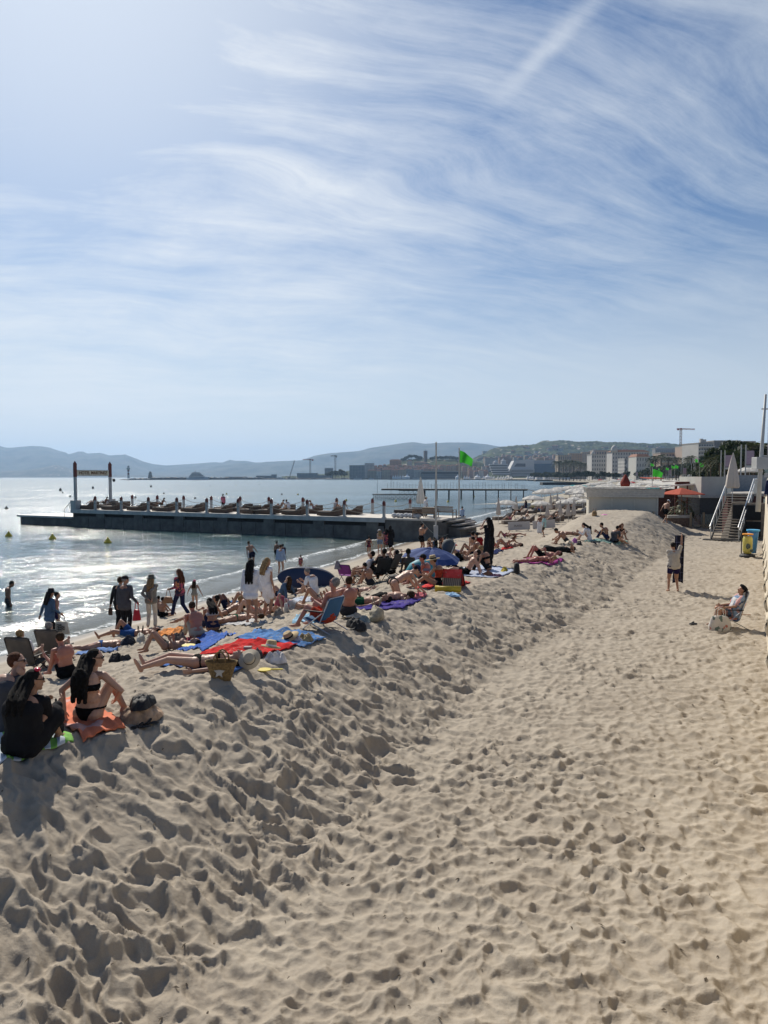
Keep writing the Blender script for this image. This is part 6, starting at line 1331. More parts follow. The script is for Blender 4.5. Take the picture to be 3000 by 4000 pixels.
def person(pose, loc, rot, H=1.70, skin='tan', wear=(), hair=('short', 'brown'), hat=None, look=None, label='', D=20.0, build=1.0, over=None, glasses=False, female=False, tilt=(0, 0), group=None, z=None):
    """rot: where the figure faces, in degrees clockwise from straight away from the photographer"""
    P = dict(POSE[pose]); P.update(over or {}); k = H / 1.70
    q = lambda v: V3(v)
    pel = q(P['pel']); up = q(P['up']).normalized(); fwd = q(P['fwd']); fwd = (fwd - up * fwd.dot(up)).normalized(); rt = fwd.cross(up).normalized()
    female_w = 0.93 if female else 1.0
    nec = pel + up * 0.52 + fwd * (0.03 if pose in ('hug', 'stand') else 0); che = pel + up * 0.36; wai = pel + up * 0.17
    if pose in ('hunch', 'hug'): che = che - fwd * 0.05; nec = nec + q((0, .04, -.02))
    shw = 0.175 * female_w; sh = {-1: nec - up * .045 - rt * shw, 1: nec - up * .045 + rt * shw}; hip = {-1: pel - rt * .092 - up * 0.01, 1: pel + rt * .092 - up * 0.01}
    J = {}
    for s, a, w in ((-1, 'L', None), (1, 'R', None)):
        kp = P.get('k' + a, P['kp']); kn, an = ik(hip[s], P['a' + a], .425, .415, kp); el, wr = ik(sh[s], P['w' + a], .285, .255, P['ep' + a] if 'ep' + a in P else P['ep'])
        J[s] = (kn, an, el, wr)
    lk = q(look or P.get('look', tuple(fwd))); 
    hup = (up + Vector((0, 0, 0.6 if pose not in ('supine', 'prone', 'sun', 'supine_knee') else 0))).normalized(); 
    if pose in ('supine', 'sun', 'supine_knee') and look is None: lk = Vector((0, .15, 1))
    hf = (lk - hup * lk.dot(hup)); hf = hf.normalized() if hf.length > .05 else fwd; tn = lk.normalized()
    # nodding: tilt the head axis a little toward the look direction's pitch
    hup = (hup - hf * max(-0.45, min(0.45, -tn.dot(hup))) * -1 * -1).normalized() if False else hup
    pitch = max(-0.6, min(0.6, tn.dot(hup))); hup2 = (hup - hf * pitch).normalized(); hf = (hf - hup2 * hf.dot(hup2)).normalized(); hup = hup2; hr = hf.cross(hup)
    hc = nec + hup * 0.165 + hf * 0.02
    vox = 0.0075 if D < 13 else (0.0105 if D < 27 else (0.015 if D < 42 else 0.024)); fine = D < 27
    B = build; parts = []; bones = []
    def C(name, a, b, r0, r1): parts.append(capsule(a, b, r0, r1)); bones.append((name, V3(a), V3(b), r0, r1))
    C('pelvis', hip[-1], hip[1], .098 * B, .098 * B); C('pelvis', wai - rt * .05 * B, wai + rt * .05 * B, .088 * B, .088 * B)
    parts.append(ellip((pel + wai) / 2, (rt * .145 * B, fwd * .098 * B, up * .14)))
    C('chest', che - rt * .07 * female_w, che + rt * .07 * female_w, .103 * B, .103 * B); parts.append(ellip((che + wai) / 2, (rt * .135 * B * female_w, fwd * .098 * B, up * .17)))
    parts.append(ellip(che + up * .05, (rt * .165 * B * female_w, fwd * .105, up * .13)))
    C('shoulder', sh[-1] + rt * .02, sh[1] - rt * .02, .052, .052); C('neck', nec - up * .04, hc - hup * .06, .056, .05)
    if female:
        for s in (-1, 1): parts.append(ellip(che + rt * .072 * s + fwd * .085 + up * .02, (rt * .058, fwd * .055, up * .06)))
    for s in (-1, 1):
        kn, an, el, wr = J[s]; h = hip[s]
        C('thigh', h, kn, .086 * B, .056 * B); C('shin', kn, an, .053, .036); m = kn.lerp(an, .3); back = (kn - (h + an) / 2); back = -back.normalized() if back.length > .01 else -fwd
        parts.append(ellip(m + back * .018, ((an - kn).normalized() * .11, back * .045, (an - kn).normalized().cross(back) * .048)))
        toe = q(P.get('toe', (0, 1, -.05))).normalized(); toe = (toe + rt * s * .15).normalized()
        sole = Vector((0, 0, -1)) if abs(toe.z) < .5 else (an - kn).normalized()
        C('foot', an + sole * .025 - toe * .035, an + toe * .13 + sole * .045, .038, .026); C('foot', an + toe * .10 + sole * .045, an + toe * .17 + sole * .05, .030, .018)
        C('upper_arm', sh[s], el, .046 * B, .037); C('forearm', el, wr, .038, .025)
        fd = (wr - el).normalized(); pn = (rt * -s); pn = (pn - fd * pn.dot(fd)); pn = pn.normalized() if pn.length > .1 else fwd; sd = fd.cross(pn)
        if sd.dot(fwd) < 0: sd = -sd
        parts.append(ellip(wr + fd * .045, (fd * .052, sd * .040, pn * .018)))
        if D < 42:
            for i, (o_, l_) in enumerate(((.030, .068), (.010, .078), (-.010, .072), (-.029, .055))):
                b0 = wr + fd * .080 + sd * o_; b1 = b0 + (fd + pn * .25).normalized() * l_ * .5; b2 = b1 + (fd + pn * .9).normalized() * l_ * .5; rr = .0088 if fine else .0115
                parts.append(capsule(b0, b1, rr, rr * .95, 6, 2)); parts.append(capsule(b1, b2, rr * .95, rr * .8, 6, 2))
            t0 = wr + fd * .025 + sd * .032; t1 = t0 + (fd * .7 + sd * .7).normalized() * .036; parts.append(capsule(t0, t1, .0115, .0105, 6, 2)); parts.append(capsule(t1, t1 + (fd + pn * .4).normalized() * .03, .0105, .009, 6, 2))
    # head: skull, face, jaw, nose, ears
    parts.append(ellip(hc + hup * .02 - hf * .008, (hr * .076, hf * .094, hup * .100))); parts.append(ellip(hc - hup * .035 + hf * .022, (hr * .060, hf * .070, hup * .078)))
    bones.append(('head', hc - hup * .03, hc + hup * .05, .09, .09))
    parts.append(capsule(hc + hf * .088 + hup * .012, hc + hf * .106 - hup * .018, .009, .014, 6, 2)); parts.append(ellip(hc + hf * .072 - hup * .088, (hr * .026, hf * .022, hup * .02)))
    parts.append(ellip(hc + hf * .088 - hup * .052, (hr * .026, hf * .012, hup * .010)))
    for s in (-1, 1): parts.append(ellip(hc + hr * s * .078 - hf * .005 - hup * .005, (hr * .010, hf * .020, hup * .030))); parts.append(capsule(hc + hf * .082 + hr * s * .02 + hup * .035, hc + hf * .074 + hr * s * .048 + hup * .033, .009, .008, 6, 2))
    body = fuse(parts, vox, 2); body.name = 'person_body'; body.materials.append(skin_mat(skin))
    o = bpy.data.objects.new('person', body); COL.objects.link(o)
    n = len(body.vertices); co = np.empty(n * 3, np.float32); body.vertices.foreach_get('co', co); co = co.reshape(-1, 3); no = np.empty(n * 3, np.float32); body.vertices.foreach_get('normal', no); no = no.reshape(-1, 3)
    def near():
        best = np.full(n, 9.0); bi = np.zeros(n, int); bt = np.zeros(n)
        for i, (nm, a, b, r0, r1) in enumerate(bones):
            a_ = np.array(a); d = np.array(b) - a_; t = np.clip(((co - a_) @ d) / max(d @ d, 1e-9), 0, 1); ds = np.linalg.norm(co - a_ - t[:, None] * d, axis=1) - (r0 + (r1 - r0) * t)
            m = ds < best; best[m] = ds[m]; bi[m] = i; bt[m] = t[m]
        return bi, bt
    bi, bt = near(); bn_ = np.array([b[0] for b in bones])[bi]; axial = (co - np.array(pel)) @ np.array(up); front = (co - np.array(pel)) @ np.array(fwd)
    faces = [tuple(p.vertices) for p in body.polygons]
    def shell(name, mask, m, off=.007, wob=0.0):
        idx = np.nonzero(mask)[0]
        if len(idx) < 6: return None
        mp = {int(v): i for i, v in enumerate(idx)}; F = [tuple(mp[v] for v in f) for f in faces if all(v in mp for v in f)]
        if not F: return None
        c = co[idx] + no[idx] * off
        if wob: c = c + no[idx] * (wob * np.abs(fbm(c[:, 0] * 9 + c[:, 2] * 3, c[:, 1] * 9 + c[:, 2] * 7, 2, 5)))[:, None]
        me = bpy.data.meshes.new(name); me.from_pydata(c.tolist(), [], F); me.shade_smooth(); me.materials.append(m)
        bm = bmesh.new(); bm.from_mesh(me); loose = [v for v in bm.verts if not v.link_faces]; bmesh.ops.delete(bm, geom=loose, context='VERTS')
        r = bmesh.ops.extrude_face_region(bm, geom=list(bm.faces)); ex = [v for v in r['geom'] if isinstance(v, bmesh.types.BMVert)]
        bm.to_mesh(me); bm.free(); return link(bpy.data.objects.new(name, me), o)
    vx = max(vox, .011) * 1.1
    def loose(name, caps, m, ext=(), wob=.012):
        pr = [capsule(a, b, r0, r1) for a, b, r0, r1 in caps] + list(ext); me = fuse(pr, vx, 2); me.name = name; k2 = len(me.vertices); c = np.empty(k2 * 3, np.float32); me.vertices.foreach_get('co', c); c = c.reshape(-1, 3); nn = np.empty(k2 * 3, np.float32); me.vertices.foreach_get('normal', nn); nn = nn.reshape(-1, 3)
        c = c + nn * (wob * fbm(c[:, 0] * 7 + c[:, 1] * 5, c[:, 2] * 3.5 + c[:, 1] * 4, 3, NP[0]))[:, None]; me.vertices.foreach_set('co', c.ravel()); me.materials.append(m); return link(bpy.data.objects.new(name, me), o)
    def torso_caps(e):
        return [(hip[-1] + up * .04, hip[1] + up * .04, .103 * B + e, .103 * B + e), (wai - rt * .06 * B, wai + rt * .06 * B, .10 * B + e, .10 * B + e), (che - rt * .085 * female_w, che + rt * .085 * female_w, .107 * B + e, .107 * B + e), (sh[-1] + rt * .01, sh[1] - rt * .01, .063 + e * .5, .063 + e * .5), (wai - rt * .04, che - rt * .06, .112 * B + e, .115 * B + e), (wai + rt * .04, che + rt * .06, .112 * B + e, .115 * B + e), (pel - rt * .05, wai - rt * .04, .112 * B + e, .112 * B + e), (pel + rt * .05, wai + rt * .04, .112 * B + e, .112 * B + e), (che - rt * .06, sh[-1] + rt * .03, .09 * B + e * .5, .07), (che + rt * .06, sh[1] - rt * .03, .09 * B + e * .5, .07)]
    for w in wear:
        kind, c = w[0], cloth(w[1]); pelv = (bn_ == 'pelvis'); 
        if kind == 'trunks': shell('swim_trunks', (pelv & (axial < .13)) | ((bn_ == 'thigh') & (bt < (w[2] if len(w) > 2 else .5))), c, .012, .01)
        elif kind == 'brief': lat = np.abs((co - np.array(pel)) @ np.array(rt)); shell('bikini_bottom', (axial < .085) & (axial > -.16) & ((lat < .025 + np.maximum(0, axial + .11) * .62) | ((axial > .055) & (lat < .3))) & np.isin(bn_, ['pelvis', 'thigh']), c, .005)
        elif kind == 'bra': shell('bikini_top', (axial > .30) & (axial < .385) & np.isin(bn_, ['chest', 'pelvis', 'shoulder']), c, .006)
        elif kind == 'suit': shell('swimsuit', ((bn_ == 'chest') | pelv) & (axial < .42), c, .006)
        elif kind == 'lowsuit': shell('swimsuit_lower', ((bn_ == 'chest') | pelv) & (axial < .20), c, .008)
        elif kind == 'jeans': loose('trousers', [(hip[-1] + up * .02, hip[1] + up * .02, .105 * B, .105 * B), (wai - rt * .05 - up * .04, wai + rt * .05 - up * .04, .095 * B, .095 * B)] + sum([[(hip[s], J[s][0], .096 * B, .070), (J[s][0], J[s][0].lerp(J[s][1], .93), .068, .062)] for s in (-1, 1)], []), c)
        elif kind == 'capri': loose('trousers', [(hip[-1] + up * .02, hip[1] + up * .02, .103 * B, .103 * B)] + sum([[(hip[s], J[s][0], .094 * B, .068), (J[s][0], J[s][0].lerp(J[s][1], .5), .064, .056)] for s in (-1, 1)], []), c)
        elif kind in ('tee', 'shirt', 'jacket'):
            sl = sum([[(sh[s], sh[s].lerp(J[s][2], .68), .065 * B, .058 * B)] if kind == 'tee' else [(sh[s], J[s][2], .066 * B, .055), (J[s][2], J[s][2].lerp(J[s][3], .88), .050, .042)] for s in (-1, 1)], [])
            ext = []
            if kind == 'shirt' or (len(w) > 2): hl = w[2] if len(w) > 2 else .08; sl.append((hip[-1] - up * hl, hip[1] - up * hl, .115 * B, .115 * B)); sl.append((hip[-1], hip[1], .115 * B, .115 * B))
            if B > 1.2: ext.append(ellip(wai + fwd * .04, (rt * .18 * B * .8, fwd * .16, up * .17)))
            loose({'tee': 't_shirt', 'shirt': 'shirt', 'jacket': 'jacket'}[kind], torso_caps(.014) + sl, c, ext)
        elif kind == 'top': shell('top', ((bn_ == 'chest') | pelv | (bn_ == 'shoulder')) & (axial > .02) & (axial < .50), c, .010, .02)
        elif kind in ('dress', 'robe'):
            L = w[2] if len(w) > 2 else .5; dn = Vector((0, 0, -1)); caps = torso_caps(.012) + [(hip[s], J[s][0].lerp(J[s][1], max(0, L - .5)) if L > .5 else hip[s].lerp(J[s][0], L * 2), .11 * B, .12 * B) for s in (-1, 1)] + [((hip[-1] + hip[1]) / 2, (J[-1][0] + J[1][0]) / 2, .10, .12)]
            if L > .5: caps.append(((J[-1][0] + J[1][0]) / 2, ((J[-1][0] + J[1][0]) / 2).lerp((J[-1][1] + J[1][1]) / 2, (L - .5) * 1.9), .13, .15))
            if kind == 'robe' or len(w) > 3: caps += sum([[(sh[s], J[s][2], .068, .060), (J[s][2], J[s][2].lerp(J[s][3], .8), .055, .06)] for s in (-1, 1)], [])
            loose('dress' if kind == 'dress' else 'robe', caps, c, wob=.02)
        elif kind == 'skirt': loose('skirt', [(hip[-1] + up * .05, hip[1] + up * .05, .105, .105)] + [(hip[s], J[s][0].lerp(J[s][1], .8), .105, .12) for s in (-1, 1)] + [((hip[-1] + hip[1]) / 2, ((J[-1][1] + J[1][1]) / 2).lerp(J[1][0], .3), .1, .15)], c)
        elif kind == 'shoes': 
            for s in (-1, 1): an = J[s][1]; toe = V3(0, 1, -.05); loose('shoe', [(an - toe * .04 + V3(0, 0, -.03), an + toe * .16 + V3(0, 0, -.045), .048, .036)], c, wob=0)
    hs, hcol = hair if hair else (None, None)
    if hs:
        tail = []
        hp = [ellip(hc + hup * .030 - hf * .020, (hr * .086, hf * .092, hup * .100))]
        if hs != 'short': hp.append(ellip(hc - hf * .042 - hup * .005, (hr * (.072 if hs in ('pony', 'bun') else .080), hf * .055, hup * (.07 if hs in ('pony', 'bun') else .105))))
        grav = Vector((0, 0, -1)) if abs(up.z) > .4 else -up
        if hs in ('long', 'verylong', 'pony'):
            l = {'long': .28, 'verylong': .44, 'pony': .55}[hs]; bk = -hf * .075
            if hs == 'pony': p0 = hc + hup * .06 - hf * .105; tail.append(capsule(hc + hup * .03 - hf * .07, p0, .04, .035)); tail.append(capsule(p0, p0 + grav * l * .5 - hf * .03, .035, .055)); tail.append(capsule(p0 + grav * l * .5 - hf * .03, p0 + grav * l, .055, .03))
            else:
                fb = -fwd * .11
                for s in (-.055, 0, .055): a = hc + bk + rt * s; m = che + up * .11 - fwd * .125 + rt * s * 1.2 ; e = che - fwd * .150 + grav * (l - .26) + rt * s * 1.5; tail.append(capsule(a, m, .055, .050)); tail.append(capsule(m, e, .050, .026))
        if hs == 'verylong': tail.append(ellip(che + up * .03 - fwd * .115, (rt * .10, fwd * .055, grav * .20)))
        if hs == 'bun': hp.append(ellip(hc - hf * .09 + hup * .07, (hr * .04, hf * .04, hup * .04)))
        if hs == 'curly': hp = [ellip(hc + hup * .035 - hf * .015, (hr * .10, hf * .105, hup * .11))]
        # keep the face free: cut the hair shell in front
        me = fuse(hp, max(vox * .8, .007), 1); bm = bmesh.new(); bm.from_mesh(me); pl_ = hc + hf * .045 + hup * .060; nrm = (hf * .8 - hup * .62).normalized()
        g = bmesh.ops.bisect_plane(bm, geom=bm.verts[:] + bm.edges[:] + bm.faces[:], plane_co=pl_, plane_no=nrm, clear_outer=True); ed = [e for e in g['geom_cut'] if isinstance(e, bmesh.types.BMEdge)]
        if ed: bmesh.ops.holes_fill(bm, edges=[e for e in bm.edges if e.is_boundary])
        if tail:
            tm = fuse(tail, max(vox, .009), 1); kk = len(tm.vertices); tc_ = np.empty(kk * 3, np.float32); tm.vertices.foreach_get('co', tc_); tc_ = tc_.reshape(-1, 3); tn_ = np.empty(kk * 3, np.float32); tm.vertices.foreach_get('normal', tn_); tn_ = tn_.reshape(-1, 3)
            lat_ = tc_ @ np.array(rt); ax_ = tc_ @ np.array(grav); tc_ = tc_ + tn_ * (.016 * fbm(lat_ * 45 + 3 * np.sin(ax_ * 14), ax_ * 6, 3, NP[0]))[:, None]; tm.vertices.foreach_set('co', tc_.ravel()); bm.from_mesh(tm); bpy.data.meshes.remove(tm)
        bm.to_mesh(me); bm.free(); me.shade_smooth(); me.name = 'hair'; me.materials.append(hair_mat(hcol)); link(bpy.data.objects.new('hair', me), o)
    M = Matrix((hr, hf, hup)).transposed().to_4x4(); M.translation = hc
    def headpart(name, b, m, smooth=True):
        x = b.build(name, m, o, smooth); x.matrix_local = M; return x
    if hat:
        b = MB(); hk = hat[0]; hm = straw if hat[1] == 'straw' else cloth(hat[1])
        if hk == 'cap': b.ball((0, -.012, .048), .098, (.92, 1.05, .86)); b.box((0, .112, .052), (.13, .11, .012), rx=-.12, bev=.004); headpart('cap', b, hm)
        elif hk == 'beret': b.ball((0, -.03, .075), .115, (.95, 1.15, .55), rx=.5); headpart('beret', b, hm)
        elif hk in ('sunhat', 'bucket'): rr = .21 if hk == 'sunhat' else .145; b.lathe([(rr, .040 if hk == 'sunhat' else .03), (rr * .97, .052), (.098, .062), (.092, .13), (.078, .165), (.02, .158)], seg=20); headpart('sun_hat', b, hm)
        if hk == 'sunhat' and hat[1] == 'straw': b = MB(); b.lathe([(.0995, .066), (.097, .092)], seg=20); headpart('hat_band', b, cloth('black'))
    if glasses:
        b = MB(); 
        for s in (-1, 1): b.ball((s * .033, .094, .018), .024, (1, .35, .85)); b.box((s * .072, .045, .020), (.006, .09, .008))
        b.box((0, .102, .022), (.03, .006, .006)); headpart('sunglasses', b, glassd)
    elif fine or D < 42:
        for s in (-1, 1):
            b = MB(); b.ball((s * .031, .081, .018), .0115, (1.15, .8, .75)); e = headpart('eye', b, bpy.data.materials.get('eye_white') or new_mat('eye_white', (.55, .53, .5), rough=.3)); 
            b = MB(); b.ball((s * .031, .0895, .018), .0052, (1, .5, 1)); x = b.build('iris', bpy.data.materials.get('iris_dark') or new_mat('iris_dark', (.03, .02, .012), rough=.3), e)
    o.location = loc; o.scale = (k,) * 3; o.rotation_euler = (R(tilt[0]), R(tilt[1]), -R(rot)); NP[0] += 1
    tag(o, label, 'person', group); o['k'] = k; del o['k']
    o_info = dict(o=o, J=J, hc=hc, k=k, rt=rt, up=up, fwd=fwd, M=M); return o_info
def wpos(info, v):
    o = info['o']; return Matrix.LocRotScale(o.location, o.rotation_euler, o.scale) @ V3(v)
def P_(pose, px, py, rot, H, skin, wear, hair, label, hat=None, z=None, **kw):
    loc = on_sand(px, py) if z is None else on_z(px, py, z)
    if pose not in ('stand', 'walk', 'lift') and z is None: loc.z += 0.005
    return person(pose, loc, rot, H, skin, wear, hair, hat, label=label, D=loc.y, **kw)
X = {}
# --- standing by the water, left to right
X['wader'] = P_('stand', 33, 2440, 60, 1.80, 'brown', [('trunks', 'grey')], ('short', 'black'), 'person in dark swim trunks wading waist-deep at the far left, head bowed', z=-.75, look=(0, .6, -.6))
X['tote'] = P_('walk', 196, 2508, 35, 1.66, 'tan', [('jacket', 'denim', .12), ('jeans', 'black')], ('long', 'black'), 'person in denim jacket and dark cap walking by the water with a white tote', hat=('bucket', 'black'), z=.03, over=dict(wR=(.26, .22, .92)))
P_('stand', 220, 2486, 60, 1.5, 'tan', [('top', 'pink'), ('trunks', 'purple')], ('bun', 'black'), 'person in a purple-pink top half hidden behind the denim jacket', z=-.15)
X['blk'] = P_('stand', 470, 2474, 10, 1.82, 'tan', [('jacket', 'black'), ('jeans', 'black'), ('shoes', 'black')], ('short', 'brown'), 'bare-headed person in black jacket holding sandals, behind the grey-shirted one', over=dict(wL=(-.33, .05, .86)))
X['gry'] = P_('stand', 488, 2482, 12, 1.80, 'tan', [('shirt', 'grey'), ('jeans', 'black'), ('shoes', 'grey')], ('short', 'grey'), 'person in grey shirt, black trousers and black cap holding a red bag', hat=('cap', 'black'), look=(.5, .8, 0), over=dict(wR=(.30, .16, .92)))
P_('stand', 592, 2452, -5, 1.66, 'fair', [('shirt', 'stripe', .0), ('jeans', 'cream')], ('long', 'blond'), 'person in striped top and white trousers with arms clasped behind the back', hat=('bucket', 'khaki'), over=dict(wL=(-.06, -.16, .98), wR=(.06, -.16, 1.0), ep=(-.2, -.4, -.6)), female=True)
P_('cross', 632, 2412, 20, 1.35, 'tan', [('trunks', 'black')], ('short', 'black'), 'topless child sitting at the edge of the water, one arm stretched to the right', over=dict(wR=(.48, .25, .20)))
P_('sit', 617, 2398, 20, 1.25, 'tan', [('trunks', 'navy')], ('short', 'black'), 'small dark-haired child sitting behind the topless one')
X['flo'] = P_('walk', 705, 2412, -60, 1.70, 'tan', [('shirt', 'floral', .02), ('jeans', 'navy')], ('long', 'auburn'), 'person in flowered blouse and dark flared trousers walking left with a tan bag', female=True, over=dict(wL=(-.22, .25, 1.0)))
P_('stand', 760, 2383, 0, 1.15, 'fair', [('suit', 'cream')], ('long', 'brown'), 'small child in a pale swimsuit and pink cap facing the sea', hat=('cap', 'pink'), over=dict(wR=(.42, .06, .86), wL=(-.38, .05, .95)))
P_('stand', 980, 2436, 8, 1.73, 'tan', [('shirt', 'white', .14)], ('verylong', 'black'), 'tall person in an open white shirt with very long dark hair, seen from behind', female=True, over=dict(aL=(-.10, .02, .08), aR=(.16, -.05, .08)))
P_('stand', 1040, 2413, 42, 1.68, 'tan', [('dress', 'white', .32)], ('long', 'blond'), 'blond person in off-shoulder white cover-up standing right of the dark-haired one', female=True)
P_('stand', 985, 2222, -20, 1.72, 'tan', [('trunks', 'navy')], ('short', 'brown'), 'topless person in shallow water bending over a child', z=-.35, over=dict(up=(-.3, .2, 1), wR=(.3, -.05, 1.0)))
P_('stand', 975, 2215, 20, 1.15, 'fair', [('tee', 'white')], ('short', 'brown'), 'small child in white standing in the shallows before the bending one', z=-.35)
P_('stand', 1096, 2250, 10, 1.66, 'fair', [('shirt', 'ltblue', -.05), ('brief', 'black')], ('short', 'brown'), 'person in pale long-sleeved top and black bottoms ankle-deep in the water', z=0.0, female=True)
P_('stand', 1080, 2200, 30, 1.50, 'brown', [('trunks', 'black')], ('short', 'black'), 'dark-haired bather waist-deep, left one behind the pale top', z=-.6)
P_('stand', 1106, 2208, -30, 1.40, 'brown', [('tee', 'navy')], ('curly', 'black'), 'child in a navy top waist-deep, right one behind the pale top', z=-.6)
P_('stand', 1174, 2236, 30, 0.95, 'tan', [('tee', 'floral')], ('bun', 'brown'), 'toddler with a top bun at the water edge behind the blue board', z=.02)
P_('walk', 1441, 2178, 5, 1.38, 'tan', [('suit', 'floral')], ('bun', 'black'), 'child in a patterned swimsuit at the water edge before the pier')
P_('stand', 1484, 2168, 0, 1.66, 'fair', [('trunks', 'ltblue', .45), ('bra', 'white')], ('long', 'blond'), 'person in white cap and pale shorts looking at a phone by the water', hat=('cap', 'white'), female=True, over=dict(wL=(-.16, .30, 1.16), ep=(0, -.5, -1)), look=(-.5, .8, -.3))
P_('stand', 1525, 2148, 10, 1.72, 'dark', [('robe', 'black', .75)], ('long', 'black'), 'person in a long black robe and long dark hair at the water edge', z=.05)
P_('stand', 1508, 2148, -10, 1.50, 'brown', [('dress', 'floral', .4)], ('long', 'black'), 'child standing close against the black robe', z=.05)
P_('stand', 1645, 2166, 62, 1.80, 'tan', [('trunks', 'black', .55)], ('short', 'black'), 'topless person in black shorts with hands pressed together behind the blue parasol', over=dict(wL=(-.04, .30, 1.32), wR=(.04, .30, 1.32), ep=(0, -.4, -1)))
P_('stand', 1910, 2214, -25, 1.76, 'fair', [('dress', 'black', .98)], ('verylong', 'black'), 'tall person in a long black dress and cap with a hand to the face', hat=('cap', 'black'), female=True, over=dict(wL=(-.10, .20, 1.50), ep=(-.3, .3, -1)))
P_('stand', 2108, 2086, 20, 1.66, 'tan', [('skirt', 'white'), ('bra', 'black')], ('short', 'black'), 'person in black top and long white skirt holding a dark bag', female=True, over=dict(up=(.05, .3, 1)), look=(.3, .6, -.5))
P_('stand', 2126, 2100, -75, 1.76, 'tan', [('tee', 'aqua', .05), ('trunks', 'khaki', .85)], ('short', 'grey'), 'heavy-set person in pale aqua shirt, grey shorts and cap', hat=('cap', 'taupe'), build=1.2)
P_('walk', 2598, 2047, 60, 1.76, 'tan', [('trunks', 'black', .6)], ('short', 'brown'), 'topless person in white cap and black shorts climbing the sand mound', hat=('cap', 'white'), over=dict(up=(0, .35, 1)), look=(0, .7, -.6))
X['lift'] = P_('lift', 2630, 2312, 8, 1.80, 'tan', [('tee', 'oat', -.04), ('trunks', 'purple', .62)], ('short', 'black'), 'person in beige t-shirt and purple shorts holding up a dark checked towel', build=1.15)
X['floralman'] = P_('chair', 2868, 2452, -82, 1.70, 'tan', [('tee', 'tropic', .05), ('trunks', 'tropic', .95)], ('short', 'black'), 'person in blue and orange printed outfit and black beret sitting in a folding chair', hat=('beret', 'black'), build=1.35, over=dict(aR=(.16, .50, .08), aL=(-.14, .46, .08)))
# --- seated and lying on the dry sand, front to back
X['bik'] = P_('hug', 345, 2816, 12, 1.70, 'fair', [('bra', 'black'), ('brief', 'black')], ('verylong', 'black'), 'seated person in black bikini with long dark hair, sunglasses, head turned right', glasses=True, female=True, build=1.1, look=(.95, .35, -.1), over=dict(up=(.0, .06, 1), wL=(-.26, -.10, .16), epL=(-1, -.3, .1), wR=(.20, .30, .22), epR=(1, -.2, -.1), aR=(.24, .42, .07), aL=(-.16, .50, .07)))
X['blkrobe'] = P_('hug', 88, 2950, 8, 1.70, 'tan', [('robe', 'black', .85)], ('long', 'black'), 'seated person in loose black clothes with a red hair clip, seen from behind', glasses=True, female=True, build=1.25, look=(.7, .6, -.1), over=dict(up=(.02, .16, 1), aL=(-.14, .46, .07), aR=(.14, .46, .07)))
P_('hug', 2, 2862, 22, 1.72, 'fair', [('shirt', 'grey'), ('jeans', 'denim')], ('short', 'auburn'), 'person in dark sleeves and sunglasses, hand at the mouth, cut by the left edge', glasses=True, female=True, look=(.6, .5, 0), over=dict(wR=(.10, .26, .60), epR=(.4, 0, -1)))
P_('hug', 262, 2648, -52, 1.76, 'red', [('trunks', 'black')], ('short', 'brown'), 'topless person sitting right of the mesh chairs with an arm on the knee', over=dict(up=(-.05, .15, 1), wL=(-.22, .42, .42)))
CHL = [(98, 2640, 'left'), (208, 2600, 'right')]
P_('chair', 98, 2636, 8, 1.68, 'fair', [('tee', 'white'), ('trunks', 'beige', .8)], ('short', 'blond'), 'fair-haired person sitting in the left mesh-backed folding chair', over=dict(pel=(0, .05, .30)))
P_('chair', 208, 2598, 8, 1.68, 'fair', [('tee', 'white'), ('trunks', 'beige', .8)], ('short', 'grey'), 'grey-haired person sitting in the right mesh-backed folding chair', over=dict(pel=(0, .05, .30)))
P_('prone', 392, 2536, -97, 1.74, 'tan', [('brief', 'blue')], ('short', 'black'), 'person lying face down in blue swimwear beside a dark backpack')
P_('sun', 512, 2490, -95, 1.74, 'tan', [('trunks', 'blue', .6)], ('short', 'black'), 'person lying in bright blue shorts with one knee up behind the white bag')
P_('supine_knee', 648, 2545, -100, 1.66, 'tan', [('brief', 'grey')], ('short', 'brown'), 'person lying with bent knees left of the yellow disc', female=True)
X['lying'] = P_('supine', 770, 2612, -96, 1.70, 'fair', [('bra', 'black'), ('brief', 'black')], ('long', 'black'), 'person in black bikini lying on a blue towel behind the straw basket', female=True, over=dict(wL=(-.34, .02, .05), wR=(.30, -.0, .06)))
P_('hug', 770, 2492, -38, 1.78, 'red', [('jeans', 'beige')], ('short', 'brown'), 'broad topless person in beige trousers sitting with knees up, back to us', build=1.08)
P_('hug', 832, 2466, -30, 1.68, 'tan', [('bra', 'white'), ('jeans', 'navy')], ('long', 'black'), 'person in white bandeau and jeans sitting beside the broad topless back', female=True)
P_('back', 800, 2435, -85, 1.72, 'tan', [('trunks', 'navy')], ('short', 'black'), 'person in sunglasses leaning back behind the bandeau wearer', glasses=True, over=dict(aL=(-.1, .82, .07), aR=(.1, .8, .07)))
P_('elbows', 880, 2405, -115, 1.62, 'tan', [('brief', 'navy')], ('short', 'blond'), 'person lying on the elbows with short fair hair and navy bottoms', female=True)
P_('prone', 920, 2435, -98, 1.70, 'tan', [('brief', 'green')], ('short', 'brown'), 'person lying face down in green swimwear left of the standing white shirt')
P_('supine_knee', 990, 2405, -95, 1.66, 'fair', [('brief', 'coral'), ('bra', 'coral')], ('long', 'brown'), 'person in coral swimwear lying with raised knees behind the standing pair', female=True)
P_('supine_knee', 965, 2372, -95, 1.72, 'tan', [('trunks', 'black')], ('short', 'black'), 'person in black shorts lying with raised knees beside the dark bag')
P_('supine_knee', 890, 2380, -60, 1.72, 'brown', [('trunks', 'navy')], ('short', 'black'), 'dark-skinned person lying with knees up behind the bandeau wearer')
